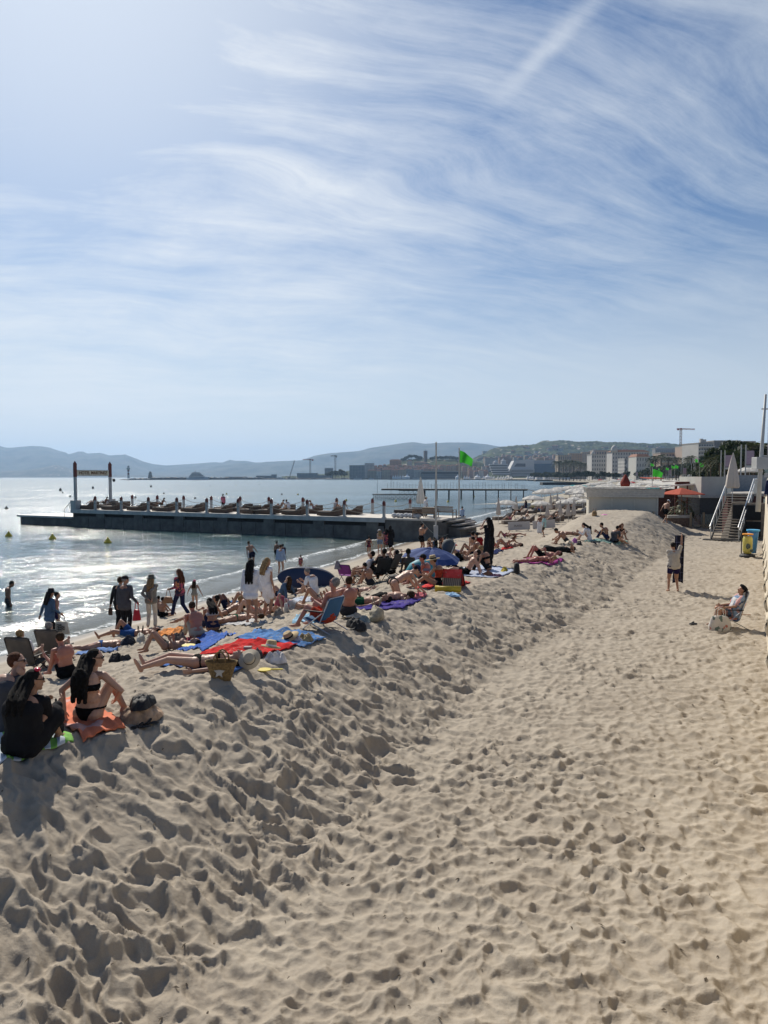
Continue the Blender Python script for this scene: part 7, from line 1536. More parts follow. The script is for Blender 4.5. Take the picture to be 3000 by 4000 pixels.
P_('side', 1138, 2385, 100, 1.60, 'fair', [('top', 'pink'), ('trunks', 'white')], ('short', 'brown'), 'person lying curled in pink and white left of the bent knees')
P_('back', 1098, 2340, -62, 1.66, 'fair', [('shirt', 'denim'), ('trunks', 'navy')], ('long', 'brown'), 'person in blue-grey shirt leaning back on one hand before the blue board', female=True)
P_('sun', 1148, 2322, -95, 1.74, 'tan', [('trunks', 'grey')], ('short', 'black'), 'person lying on the back at the foot of the blue board')
P_('hug', 1230, 2328, -70, 1.76, 'fair', [('tee', 'white', .02), ('trunks', 'grey')], ('short', 'grey'), 'person in white t-shirt sitting in front of the blue board, looking left')
P_('supine_knee', 1245, 2362, -80, 1.70, 'tan', [('brief', 'grey')], ('short', 'black'), 'person lying with bent knees left of the blue chair', female=True)
X['chairman'] = P_('chair', 1278, 2462, -58, 1.80, 'red', [('trunks', 'coral', .7)], ('short', 'grey'), 'grey-haired topless person in coral shorts sitting in the blue folding chair', glasses=True, build=1.12, over=dict(pel=(0, 0, .26), aL=(-.14, .62, .08), aR=(.16, .56, .08), wL=(-.08, .25, .56), wR=(.16, .25, .50)))
P_('hug', 1362, 2408, -20, 1.72, 'red', [('trunks', 'grey')], ('short', 'brown'), 'sunburnt person sitting with knees up behind the blue chair', over=dict(up=(0, -.15, 1)))
P_('supine', 1400, 2372, -98, 1.78, 'tan', [('trunks', 'green', .6)], ('short', 'black'), 'person in green shorts lying on a violet towel', over=dict(wR=(.1, -.05, .24)))
P_('prone', 1492, 2352, -100, 1.78, 'fair', [('trunks', 'black', .6)], ('curly', 'brown'), 'person in black shorts lying face down, head right, beyond the green shorts')
P_('kneel', 1560, 2330, 70, 1.78, 'fair', [('brief', 'black')], ('short', 'black'), 'person in navy cap kneeling and leaning over with arms straight down', hat=('cap', 'navy'))
P_('hug', 1448, 2296, -55, 1.45, 'tan', [('trunks', 'grey')], ('short', 'black'), 'topless child sitting in front of the dark folding chairs, looking left')
P_('supine', 1385, 2325, -100, 1.60, 'fair', [('trunks', 'navy')], ('short', 'black'), 'person lying stretched out beside the navy bag')
P_('chair', 1432, 2287, -75, 1.78, 'tan', [('tee', 'white'), ('trunks', 'black')], ('short', 'black'), 'dark-haired person in white tee sitting in a black folding chair')
P_('chair', 1490, 2278, -30, 1.76, 'brown', [('tee', 'black'), ('jeans', 'black')], ('short', 'black'), 'person in black tee sitting in a dark folding chair')
P_('chair', 1530, 2262, -60, 1.68, 'tan', [('top', 'black'), ('trunks', 'black')], ('bun', 'black'), 'person in black sitting by the folded grey chair', over=dict(pel=(0, 0, .25)))
P_('cross', 1595, 2256, 0, 1.80, 'dark', [('trunks', 'purple')], ('short', 'black'), 'dark-skinned topless person sitting left of the teal beach tent')
P_('hug', 1658, 2282, -82, 1.72, 'red', [('trunks', 'grey'), ('bra', 'ltblue')], ('short', 'black'), 'person in a black cap eating beside the straw-hatted one', hat=('cap', 'black'), build=1.1, over=dict(up=(0, -.05, 1), wL=(-.05, .28, .52), wR=(.05, .28, .50)))
X['hatw'] = P_('hug', 1712, 2300, -78, 1.72, 'tan', [('suit', 'coral'), ('lowsuit', 'black')], ('short', 'brown'), 'person in straw hat and coral and black swimsuit sitting on a red towel', hat=('sunhat', 'straw'), female=True, over=dict(up=(0, .05, 1), aL=(-.1, .72, .07), aR=(.1, .66, .07)), look=(0, 1, -.2))
P_('back', 1505, 2200, -75, 1.66, 'fair', [('brief', 'white'), ('bra', 'white')], ('bun', 'blond'), 'fair-haired person leaning back with knees up near the water', female=True, over=dict(aL=(-.1, .55, .07)))
P_('supine', 1575, 2212, -70, 1.70, 'brown', [('trunks', 'denim')], ('short', 'black'), 'person in blue shorts lying behind the dark-skinned seated one', over=dict(aL=(-.11, .5, .07)))
P_('supine', 1620, 2160, -75, 1.66, 'tan', [('trunks', 'white')], ('short', 'brown'), 'person lying left of the topless standing one')
for px, py, rot, sk, wr, hr_, lb in ((1676, 2150, 170, 'fair', [('top', 'black'), ('trunks', 'black')], ('long', 'blond'), 'blond person in black sitting facing us behind the blue parasol'), (1702, 2152, -20, 'tan', [('top', 'denim'), ('trunks', 'grey')], ('verylong', 'black'), 'person with long black hair sitting second in the ring of friends'), (1722, 2152, 160, 'tan', [('top', 'black'), ('trunks', 'black')], ('long', 'auburn'), 'auburn-haired person in black sitting third in the ring of friends'), (1766, 2156, -75, 'fair', [('tee', 'white'), ('trunks', 'black')], ('verylong', 'black'), 'person in white tee with long black hair, right end of the ring of friends')):
    P_('hug', px, py, rot, 1.66, sk, wr, hr_, lb, female=True)
P_('supine', 1798, 2168, -80, 1.72, 'tan', [('trunks', 'lilacprint', .7)], ('short', 'brown'), 'person lying in lilac printed shorts beyond the leaning one')
P_('supine_knee', 1800, 2192, -75, 1.74, 'tan', [('trunks', 'black', .6)], ('short', 'black'), 'person in black shorts lying with knees up beyond the leaning one')
P_('hug', 1858, 2132, -30, 1.60, 'tan', [('top', 'white')], ('short', 'black'), 'person in white top in the group left of the black dress', female=True)
P_('hug', 1852, 2150, -10, 1.62, 'tan', [('bra', 'white'), ('brief', 'black')], ('bun', 'black'), 'person with dark bun sitting in front of the white top', female=True)
P_('hug', 1880, 2150, -50, 1.62, 'tan', [('top', 'red'), ('brief', 'black')], ('bun', 'black'), 'person in red top sitting against the black dress', female=True)
P_('supine_knee', 1840, 2165, -80, 1.70, 'brown', [('trunks', 'navy')], ('short', 'black'), 'person lying with knees up in front of the red top')
P_('hug', 1872, 2178, -85, 1.68, 'tan', [('trunks', 'grey')], ('short', 'black'), 'small topless figure sitting just behind the leaning one')
P_('back', 1822, 2246, -80, 1.80, 'fair', [('trunks', 'black', .6)], ('short', 'black'), 'slim topless person in striped dark shorts leaning back on straight arms', over=dict(aL=(-.11, .80, .07), aR=(.11, .82, .07)))
P_('hug', 1908, 2232, -68, 1.72, 'tan', [('bra', 'black'), ('jeans', 'black')], ('bun', 'blond'), 'blond person with a bun in black bandeau and leggings sitting sideways', female=True)
P_('supine', 1862, 2090, -85, 1.70, 'brown', [('trunks', 'grey')], ('short', 'black'), 'brown-skinned person lying near the pier steps')
P_('supine_knee', 1970, 2098, -88, 1.70, 'tan', [('trunks', 'pink')], ('short', 'brown'), 'person lying with knees up right behind the lettered board', over=dict(wL=(-.1, -.4, .45)))
P_('supine', 2010, 2096, 85, 1.66, 'red', [('brief', 'black')], ('short', 'black'), 'person lying head to head with the raised knees by the board')
P_('supine_knee', 1978, 2142, -85, 1.66, 'tan', [('brief', 'red')], ('short', 'brown'), 'person on a bright red towel lying with bent knees', female=True)
P_('elbows', 1985, 2126, -95, 1.66, 'tan', [('brief', 'navy')], ('long', 'auburn'), 'auburn-haired person propped on elbows behind the red towel', female=True)
P_('prone', 2092, 2198, -97, 1.72, 'red', [('brief', 'red')], ('short', 'blond'), 'sunburnt blond person in red bottoms lying face down on a magenta towel', female=True)
P_('supine_knee', 2115, 2182, -92, 1.76, 'red', [('trunks', 'black', .65)], ('short', 'brown'), 'person in black shorts lying with raised knees behind the magenta towel')
P_('supine', 2175, 2158, -95, 1.72, 'tan', [('dress', 'black', .5), ('lowsuit', 'blue')], ('long', 'black'), 'person in a black dress lying with an arm across the head', female=True, over=dict(wL=(-.1, -.62, .25)))
P_('hunch', 2216, 2126, -82, 1.74, 'tan', [('trunks', 'grey')], ('short', 'black'), 'topless person bent forward over the knees on the dune')
P_('prone', 2240, 2094, 88, 1.70, 'tan', [('brief', 'grey')], ('short', 'brown'), 'person lying face down beyond the bent-forward one')
P_('hug', 2302, 2112, -75, 1.68, 'fair', [('shirt', 'white')], ('verylong', 'black'), 'person in loose white shirt with very long black hair looking at a phone', female=True)
P_('hug', 2372, 2112, -65, 1.74, 'tan', [('jeans', 'navy')], ('short', 'black'), 'topless person of the trio on top of the dune, left')
P_('hug', 2396, 2122, 60, 1.70, 'tan', [('tee', 'grey'), ('trunks', 'black')], ('short', 'black'), 'person in grey tee of the trio on the dune, middle, legs to the right', over=dict(aL=(-.1, .78, .0), aR=(.1, .8, .0)))
P_('hug', 2418, 2110, 165, 1.66, 'tan', [('top', 'black')], ('long', 'auburn'), 'long-haired person in black of the trio on the dune, right', female=True)
# --- among the parasols
for a in ((2006, 2014, 'stand', 20, 'brown', [('tee', 'white'), ('jeans', 'black')], ('short', 'black'), 'waiter in white tee and dark trousers carrying a tray'), (2016, 2000, 'stand', -60, 'dark', [('tee', 'white'), ('jeans', 'navy')], ('short', 'black'), 'person in white top standing beside the closed parasol'), (2054, 2008, 'stand', -40, 'tan', [('dress', 'navy', .5)], ('verylong', 'black'), 'person in navy dress with long black hair among the loungers'), (2082, 2006, 'stand', -30, 'brown', [('tee', 'yellow', .05), ('trunks', 'grey', .9)], ('short', 'black'), 'person in pale yellow shirt among the loungers'), (2184, 2008, 'stand', 80, 'tan', [('shirt', 'black'), ('jeans', 'black')], ('short', 'black'), 'person in black between the closed parasols'), (2212, 1998, 'stand', 0, 'tan', [('tee', 'taupe')], ('short', 'brown'), 'person in taupe top behind the closed parasols')):
    P_(a[2], a[0], a[1], a[3], 1.72, a[4], a[5], a[6], a[7], z=GZ)
for i, (px, py, rot, sk, c, lb) in enumerate(((1995, 2030, -80, 'fair', 'pink', 'person in pink reclining on the front lounger'), (2050, 2028, -95, 'tan', 'white', 'person in white reclining on the lounger behind the board'), (2030, 2002, -60, 'tan', 'black', 'person reclining on the second-row lounger'), (2108, 1994, -60, 'red', 'blue', 'person in blue lying on a crowded lounger'), (2150, 1986, -60, 'tan', 'black', 'person lying on the third-row lounger'), (2232, 1985, -50, 'tan', 'grey', 'person lying near the cabin wall'), (2165, 2028, -100, 'tan', 'black', 'person reclining at the foot of the dune'))):
    P_('back', px, py, rot, 1.68, sk, [('trunks', c)], ('short', ['brown', 'black'][i % 2]), lb, z=GZ + .40)
# --- on the pier
def onpier(px, v): return pw(u_at(px, v), v, DZ)
for px, v, pose, rot, sk, wr, hr_, ht, dz, lb in ((872, 3.6, 'stand', -40, 'dark', [('tee', 'pink'), ('trunks', 'black')], ('short', 'black'), None, 0, 'person in pink top standing between the loungers of the pier'), (1128, 3.0, 'hug', -60, 'tan', [('tee', 'white')], ('short', 'black'), None, .42, 'person in white tee sitting up on a pier lounger'), (1662, 3.6, 'stand', 60, 'tan', [('tee', 'white'), ('jeans', 'black')], ('short', 'black'), ('cap', 'cream'), 0, 'waiter in white with a pale cap behind the serving counter'), (1805, 5.2, 'hug', 10, 'tan', [('tee', 'ltblue'), ('trunks', 'navy')], ('short', 'black'), None, -.02, 'person in pale blue shirt sitting at the corner of the pier, back to us'),
    (362, 3.6, 'back', -70, 'tan', [('trunks', 'navy')], ('short', 'black'), None, .42, 'person reclining near the sign gate, left one'), (408, 3.9, 'back', -70, 'brown', [('trunks', 'black')], ('short', 'black'), None, .42, 'person reclining near the sign gate, right one'), (630, 4.0, 'back', -70, 'brown', [('trunks', 'black')], ('short', 'black'), None, .42, 'person reclining on a rear-row lounger left of the pier middle'), (1095, 4.3, 'back', -70, 'tan', [('bra', 'white')], ('short', 'black'), None, .42, 'person reclining left of the white tee on the pier'), (1225, 4.0, 'back', 100, 'tan', [('trunks', 'pink')], ('short', 'auburn'), None, .42, 'person in pink reclining on a rear-row pier lounger'), (1306, 4.4, 'hug', 60, 'tan', [('top', 'white')], ('short', 'brown'), None, .42, 'person in white top sitting up near the last rope post'), (1336, 3.2, 'back', -60, 'tan', [('trunks', 'black')], ('short', 'black'), None, .42, 'person reclining on the last lounger before the empty deck')):
    p = onpier(px, v); p.z += dz; person(pose, p, rot, 1.72, sk, wr, hr_, ht, label=lb, D=max(p.y, 45))
p = at_d(2994, 1905, 30.0); person('stand', Vector((p.x + .25, 30.0, 3.6)), 20, 1.74, 'tan', [('jacket', 'navy'), ('jeans', 'navy')], ('short', 'black'), ('cap', 'white'), label='person in dark blue and white cap at the promenade edge, cut by the frame', D=45)
bpy.data.objects.remove(_tmp)
print('people', NP[0])
# ============================================================ towels, bags, chairs and the rest of the beach things
def towel(q, m, label, thick=.012, fold=.03, cat='towel', n=26, name='towel', seed=0, z=None):
    """cloth spread on the sand between four points of the photo"""
    c = [on_sand(*p) for p in q]; n2 = n; V = []
    U, W_ = np.meshgrid(np.linspace(0, 1, n), np.linspace(0, 1, n2)); 
    P = [np.array(v) for v in c]; XY = ((1 - U)[..., None] * (1 - W_)[..., None] * P[0] + U[..., None] * (1 - W_)[..., None] * P[1] + U[..., None] * W_[..., None] * P[2] + (1 - U)[..., None] * W_[..., None] * P[3])
    X = XY[..., 0]; Y = XY[..., 1]; e = .05 * fbm(U * 5 + seed, W_ * 5, 2, seed); X = X + e * (2 * np.abs(U - .5)) ** 3; Y = Y + e * (2 * np.abs(W_ - .5)) ** 3
    g = base_h(X, Y) + sand_disp(X, Y); sm = g.copy()
    for _ in range(3): sm[1:-1, 1:-1] = (sm[:-2, 1:-1] + sm[2:, 1:-1] + sm[1:-1, :-2] + sm[1:-1, 2:] + sm[1:-1, 1:-1] * 2) / 6
    Z = np.maximum(g, sm) + .018 + fold * np.maximum(0, fbm(U * 3.3 + W_ * 4 + seed, U * 5 - W_ * 2, 4, seed + 3)) * 1.6
    o0 = c[0]; V = np.stack([X - o0.x, Y - o0.y, Z - o0.z], -1).reshape(-1, 3); o = np_mesh(name, V, grid_faces(n2, n), m); o.location = o0
    uv = o.data.uv_layers.new(name='UVMap'); li = np.empty(len(o.data.loops), np.int32); o.data.loops.foreach_get('vertex_index', li); uvs = np.stack([U.ravel()[li], W_.ravel()[li]], -1); uv.data.foreach_set('uv', uvs.astype(np.float32).ravel())
    md = o.modifiers.new('thickness', 'SOLIDIFY'); md.thickness = thick; tag(o, label, cat); return o
def tw(n, c, s=.25):
    m = new_mat('towel_' + n, c, rough=0.98, var=s, scale=5, bump=.7, bscale=70, spec=.05); T = NT(m.node_tree); p = T.n['Principled BSDF']; l = p.inputs['Base Color'].links[0]; src = l.from_socket
    tc = T.node('ShaderNodeTexCoord').outputs['Object']; k = T.math('MULTIPLY', T.ramp(T.noise(tc, 11, 6, .75), .52, .66), T.ramp(T.noise(tc, 1.7, 2), .42, .62, .1, .85))
    T.l.new(T.mix(k, src, (.38, .33, .26)), p.inputs['Base Color']); return m
gw = stripe_mat('towel_green_white', (.18, .42, .08), (.50, .56, .62), 6, -1, .5); 
mb = tw('blue', (.07, .16, .42)); mr = tw('red', (.50, .03, .03)); mo = pattern_mat('towel_orange', [(.62, .16, .07), (.62, .17, .08), (.60, .15, .07), (.63, .18, .09), (.55, .30, .26)], 3)
towel([(-70, 3020), (285, 2918), (222, 2845), (-60, 2880)], gw, 'green and white striped towel under the black-clad person', seed=1)
towel([(195, 2796), (262, 2738), (492, 2852), (325, 2914)], mo, 'orange towel under the person in black bikini', seed=2, fold=.035)
towel([(566, 2617), (612, 2600), (978, 2608), (868, 2652)], mb, 'blue towel under the person lying behind the straw basket', seed=3, fold=.02)
towel([(772, 2560), (940, 2506), (1160, 2528), (1015, 2576)], mr, 'large crumpled red towel beyond the straw basket', seed=4, fold=.05, n=34)
towel([(912, 2502), (1008, 2468), (1278, 2496), (1172, 2534)], tw('blue_wash', (.09, .20, .42), .4), 'large blue towel behind the red one, holding a straw hat', seed=5, fold=.05, n=34)
towel([(692, 2540), (805, 2478), (930, 2476), (800, 2548)], tw('royal', (.06, .13, .40)), 'crumpled blue towel with the yellow disc on it', seed=6, fold=.07, n=32)
towel([(2012, 2204), (2060, 2186), (2205, 2194), (2150, 2216)], tw('magenta', (.32, .05, .22)), 'magenta towel under the sunburnt blond person', seed=7)
towel([(1622, 2304), (1690, 2278), (1842, 2276), (1770, 2302)], tw('coral', (.62, .07, .07)), 'coral red towel under the straw-hatted person', seed=8)
towel([(1728, 2252), (1850, 2212), (2020, 2232), (1940, 2262)], tw('white_blue', (.45, .50, .62), .15), 'pale blue and white blanket under the leaning topless person', seed=9)
towel([(1372, 2390), (1430, 2358), (1650, 2348), (1570, 2386)], tw('violet', (.08, .06, .26)), 'violet towel under the person in green shorts', seed=10, fold=.04)
towel([(1600, 2336), (1630, 2322), (1668, 2330), (1632, 2346)], tw('rose', (.55, .16, .18)), 'small rose and white towel right of the kneeling person', seed=11, fold=.05)
towel([(1135, 2352), (1165, 2336), (1245, 2334), (1212, 2354)], tw('pale', (.45, .50, .58)), 'pale crumpled towel in front of the blue board', seed=12, fold=.06)
towel([(1143, 2436), (1160, 2412), (1262, 2414), (1228, 2438)], tw('aqua', (.25, .42, .55), .4), 'aqua towel lying left of the blue folding chair', seed=13, fold=.06)
towel([(612, 2494), (640, 2468), (722, 2456), (702, 2480)], tw('apricot', (.62, .25, .08), .5), 'orange and yellow cloth left of the broad topless back', seed=14, fold=.06)
towel([(292, 2562), (330, 2544), (474, 2534), (442, 2552)], tw('sky', (.16, .26, .50)), 'blue towel under the person in blue swimwear', seed=15)
towel([(1955, 2152), (1982, 2138), (2020, 2126), (2004, 2144)], tw('scarlet', (.60, .04, .04)), 'small scarlet towel near the auburn-haired sunbather', seed=16)
towel([(1336, 2424), (1366, 2392), (1440, 2398), (1456, 2428)], tw('cream', (.50, .45, .36)), 'cream towel behind the blue folding chair', seed=17, fold=.04)
towel([(2276, 2120), (2330, 2108), (2458, 2120), (2420, 2132)], tw('mint', (.20, .32, .28), .5), 'mint green towel under the trio on the dune', seed=18)
towel([(1912, 2168), (1938, 2148), (1968, 2152), (1936, 2168)], tw('dark', (.02, .03, .10)), 'dark blue towel right of the black dress', seed=19, fold=.05)
towel([(866, 2368), (890, 2350), (936, 2352), (918, 2370)], tw('indigo', (.03, .10, .22), .6), 'dark blue patterned towel behind the person on the elbows', seed=20, fold=.06)
towel([(850, 2442), (880, 2418), (1010, 2420), (980, 2446)], tw('white', (.55, .55, .55), .2), 'white patterned towel under the person in green swimwear', seed=21)
towel([(1560, 2225), (1590, 2212), (1640, 2215), (1610, 2230)], tw('sand', (.45, .36, .25)), 'tan cloth behind the dark-skinned seated person', seed=22)
def bag(px, py, w, h, c, label, d=.6, name='bag', handle=None, seed=0, soft=.35, z=None, loc=None):
    """soft slumped bag: w,h in metres"""
    p = loc or (on_sand(px, py) if z is None else on_z(px, py, z)); r = empty(name, p, seed * .7, label, 'bag'); m = c if not isinstance(c, tuple) else new_mat(f'fabric_{NB[0]}', c, rough=.8, var=.35, scale=6, bump=.6, bscale=14); NB[0] += 1
    if soft > .2 and not handle and name != 'cooler':      # a heap of folded cloth
        n = 30; U, W_ = np.meshgrid(np.linspace(-1, 1, n), np.linspace(-1, 1, n)); rr = np.maximum(np.abs(U), np.abs(W_)); L = np.sqrt(U * U + W_ * W_) + 1e-6; u = U / L * rr; v = W_ / L * rr; th = np.arctan2(v, u)
        ol = 1 + .35 * fbm(np.cos(th) * 1.3 + seed, np.sin(th) * 1.3 - seed, 3, 8); dome = np.clip(1 - rr ** 2.6, 0, 1) ** .55
        cz_ = .68 + .6 * np.abs(fbm(u * 1.8 + seed, v * 2.1, 3, seed + 2)) + .45 * fbm(u * 1.2 - seed, v * 1.2, 2, seed)
        Z = h * dome * cz_ - .03; V = np.stack([u * w / 2 * ol * (1 + .12 * fbm(Z * 9, v * 3, 2, 4)), v * w / 2 * max(d, .7) * ol, Z], -1).reshape(-1, 3); np_mesh('body', V, grid_faces(n, n), m, r); return r
    nu, nv = 22, 12; V = []; rn = np.random.RandomState(seed + 50)
    for j in range(nv):
        q = j / (nv - 1)
        for i in range(nu):
            a = 2 * math.pi * i / nu; sq = (abs(math.cos(a)) ** 3 + abs(math.sin(a)) ** 3) ** (-1 / 3); rr = (1 - .30 * q ** 2) * (.94 + .1 * math.sin(math.pi * q)) * (1 if j < nv - 1 else .6)
            cr = float(np.abs(fbm(np.array([a * 2.3 + seed]), np.array([q * 4.0 - seed]), 3, 31))[0]); wv = 1 - .28 * min(soft, .35) / .35 * cr + soft * float(vnoise(np.array([a * 1.6 + seed]), np.array([q * 3.0 + seed]), 7)[0]) * (1 if 0 < i < nu else 1)
            V.append((w / 2 * sq * rr * math.cos(a) * wv, w / 2 * d * sq * rr * math.sin(a) * wv, h * (.86 if soft > .2 else 1) * q * (1 - .5 * soft * cr + soft * .9 * float(vnoise(np.array([math.cos(a) * 1.5 + seed]), np.array([math.sin(a) * 1.5]), 9)[0])) - .03))
    F = [(j * nu + i, j * nu + (i + 1) % nu, (j + 1) * nu + (i + 1) % nu, (j + 1) * nu + i) for j in range(nv - 1) for i in range(nu)]
    me = bpy.data.meshes.new('body'); me.from_pydata(V, [], F); bm = bmesh.new(); bm.from_mesh(me); bmesh.ops.holes_fill(bm, edges=[e for e in bm.edges if e.is_boundary]); bm.to_mesh(me); bm.free(); me.shade_smooth(); me.materials.append(m); link(bpy.data.objects.new('body', me), r)
    if handle:
        for y in (-.22, .22):
            b = MB(); b.tube([(-w * .2, w * d * y, h * .9), (-w * .17, w * d * y * 1.2, h * 1.25), (0, w * d * y * 1.3, h * 1.4), (w * .17, w * d * y * 1.2, h * 1.25), (w * .2, w * d * y, h * .9)], .011, seg=6); b.build('handle', handle, r)
    return r
NB = [0]; blk = new_mat('black_fabric', (.012, .012, .014), rough=.7, bump=.6, bscale=14)
bag(555, 2806, .56, .22, (.35, .24, .16), 'rumpled patterned cloth bag beside the person in black bikini', seed=1, d=.55)
bag(552, 2792, .46, .15, blk, 'black jacket heaped on the patterned bag at the left', d=.6, seed=2, name='jacket', loc=on_sand(556, 2806) + Vector((0, 0.03, .17)))
bag(205, 2790, .26, .30, blk, 'black handbag with round handles beside the black-clad person', d=.4, seed=3, handle=blk, loc=on_sand(232, 2862))
bag(452, 2582, .34, .22, (.015, .015, .018), 'dark rucksack lying on its own left of the blue towel', seed=4)
bag(490, 2576, .30, .15, (.03, .028, .03), 'dark crumpled pouch right of the lone rucksack', seed=5)
bag(500, 2524, .42, .22, (.015, .02, .035), 'dark navy backpack at the head of the face-down person', seed=6)
bag(550, 2512, .44, .34, (.50, .48, .42), 'white canvas tote with dark handle in front of the blue shorts', seed=7, handle=blk, d=.5)
bag(597, 2500, .32, .22, blk, 'black bag right of the white canvas tote', seed=8)
bag(700, 2508, .34, .22, (.14, .11, .09), 'grey-brown cap and bag beside the broad topless back', seed=9)
bag(733, 2502, .34, .13, (.40, .04, .06), 'dark red folded cloth beside the grey-brown bag', seed=10)
bag(1472, 2424, .58, .34, (.34, .30, .22), 'large beige canvas bag below the violet towel', seed=11, d=.55, handle=new_mat('canvas_strap', (.3, .26, .2)))
bag(1390, 2452, .52, .28, (.02, .02, .022), 'black sports bag behind the blue folding chair', seed=12)
bag(1424, 2428, .30, .16, (.22, .28, .30), 'pale crumpled pouch left of the beige canvas bag', seed=13)
bag(1334, 2330, .46, .24, (.02, .03, .06), 'navy bag left of the child in front of the chairs', seed=14)
bag(1432, 2326, .30, .10, (.03, .03, .03), 'low black pouch by the seated child', seed=15)
bag(1118, 2396, .22, .26, (.45, .46, .46), 'silver cooler bucket with thin handles', seed=16, soft=.05, handle=steel, name='cooler')
bag(1092, 2405, .40, .20, (.20, .17, .14), 'grey and tan slouched bag left of the silver cooler', seed=17)
bag(1056, 2374, .34, .24, blk, 'black bag behind the standing pair', seed=18)
bag(1152, 2372, .44, .18, (.50, .50, .56), 'white rolled cloth right of the silver cooler', seed=19)
bag(2018, 2238, .42, .36, (.02, .02, .022), 'black and white sports bag with blurred lettering', seed=20, soft=.1, d=.5)
bag(1970, 2236, .36, .20, (.50, .38, .03), 'yellow and red bag on the pale blanket', seed=21)
bag(1942, 2254, .38, .14, (.12, .05, .10), 'plum pouch on the pale blanket', seed=22)
bag(1905, 2250, .40, .14, (.20, .09, .05), 'brown pouch beside the blond person with a bun', seed=23)
bag(1780, 2232, .62, .26, (.07, .05, .05), 'dark brown domed bag behind the leaning person', seed=24)
bag(1738, 2244, .42, .16, (.30, .34, .38), 'pale blue patterned bundle at the feet of the leaning person', seed=25)
bag(1545, 2278, .60, .32, blk, 'black cooler bag among the dark chairs', seed=26, soft=.15)
bag(1585, 2282, .34, .34, (.05, .035, .02), 'brown box bag right of the black cooler bag', seed=27, soft=.1)
bag(1610, 2258, .2, .2, (.4, .4, .42), 'white and red pouch behind the brown box bag', seed=28)
bag(2262, 2128, .34, .26, blk, 'black rucksack in front of the white shirt on the dune', seed=29)
bag(2245, 2122, .30, .30, (.45, .16, .42), 'pink bag left of the black rucksack on the dune', seed=30)
bag(2318, 2128, .34, .18, (.02, .02, .03), 'dark pouch right of the loose white shirt', seed=31)
bag(2288, 2136, .40, .10, (.40, .38, .36), 'pale shoes and cloth heap below the loose white shirt', seed=32)
bag(2322, 2016, .52, .34, (.32, .20, .09), 'tan wicker basket on top of the sand mound', seed=33, soft=.05, handle=wood)
bag(2360, 2012, .6, .10, (.50, .18, .34), 'pink cloth lying on top of the sand mound', seed=34)
bag(1782, 2132, .26, .16, (.5, .04, .05), 'red ball-shaped bag right of the white tee friend', seed=35)
bag(1932, 2140, .50, .24, (.55, .04, .04), 'bright red bag right of the black dress', seed=36)
bag(1945, 2118, .36, .18, (.04, .07, .18), 'blue bag behind the bright red one', seed=37)
# ---- chairs
def fold_chair(loc, rot, cloth_m, frame_m, lb, kind='low', hs=.26, bw=.54, bh=.62, rake=22, arm=True):
    r = empty('folding_chair', loc, -R(rot), lb, 'chair'); w = bw / 2; t = math.tan(R(rake))
    b = MB(); b.poly([(-w, -.06, hs - .01), (w, -.06, hs - .01), (w, .42, hs + .05), (-w, .42, hs + .05)], (0, 0, -.015)); b.build('seat', cloth_m, r)
    V = []; n = 8
    for j in range(n):
        q = j / (n - 1)
        for i in range(n): u = i / (n - 1); V.append(((u - .5) * 2 * w, -.08 - t * bh * q - .03 * math.sin(math.pi * u), hs + .04 + bh * q))
    o = np_mesh('backrest', np.array(V), grid_faces(n, n), cloth_m, r); md = o.modifiers.new('t', 'SOLIDIFY'); md.thickness = .012
    b = MB(); zt = hs + bh + .05; yt = -.08 - t * bh
    b.tube([(-w, -.02, hs - .02), (-w, yt, zt - .04), (-w * .85, yt - .01, zt), (w * .85, yt - .01, zt), (w, yt, zt - .04), (w, -.02, hs - .02)], .013, seg=6); b.build('back_frame', frame_m, r)
    for s in (-1, 1):
        x = s * (w + .015); m = MB(); m.tube([(x, .46, -.02), (x, -.10, hs + .20)], .013, seg=6); m.build('leg', frame_m, r); m = MB(); m.tube([(x, -.30, -.02), (x, .40, hs + .05)], .013, seg=6); m.build('leg', frame_m, r)
        if arm: m = MB(); m.box((x + s * .01, .10, hs + .22), (.05, .46, .025), bev=.006); m.build('armrest', blk, r)
    return r
blue_c = new_mat('blue_chair_cloth', (.06, .17, .34), rough=.8, var=.06, trans=.35); mesh_c = new_mat('grey_mesh_cloth', (.17, .155, .14), rough=.9, trans=.45)
cm_ = X['chairman']['o'].location; fold_chair(cm_ + Vector((.0, .0, 0)), -58, blue_c, steel, 'blue folding beach chair holding the grey-haired person in coral shorts', hs=.20, bw=.56, bh=.44, rake=20)
for (px, py, lb) in ((98, 2636, 'left one of the two grey mesh folding chairs facing the sea'), (208, 2598, 'right one of the two grey mesh folding chairs facing the sea')):
    fold_chair(on_sand(px, py), 8, mesh_c, blk, lb, hs=.24, bw=.60, bh=.62, rake=17)
for px, py, rot, lb, c in ((1432, 2287, -75, 'black folding chair under the person in white tee', blk), (1490, 2278, -30, 'dark folding chair under the person in black tee', blk), (1530, 2264, -60, 'grey folding chair with pale backrest beside the black cooler bag', mesh_c)): fold_chair(on_sand(px, py), rot, c, blk, lb, hs=.30, bh=.50)
X['fc'] = fold_chair(on_sand(1352, 2286), 25, new_mat('grey_purple_cloth', (.20, .04, .22), rough=.9), blk, 'empty camping chair with a magenta seat left of the white tee', hs=.38, bh=.36)
bag(1345, 2240, .26, .30, (.25, .22, .24), 'grey jacket hung on the empty camping chair', seed=40, name='jacket', loc=on_sand(1340, 2290) + Vector((-.2, .1, .62)))
fm_ = X['floralman']['o'].location; fold_chair(fm_, -82, mesh_c, steel, 'folding chair under the person in the printed outfit', hs=.30, bw=.56, bh=.66, rake=16)
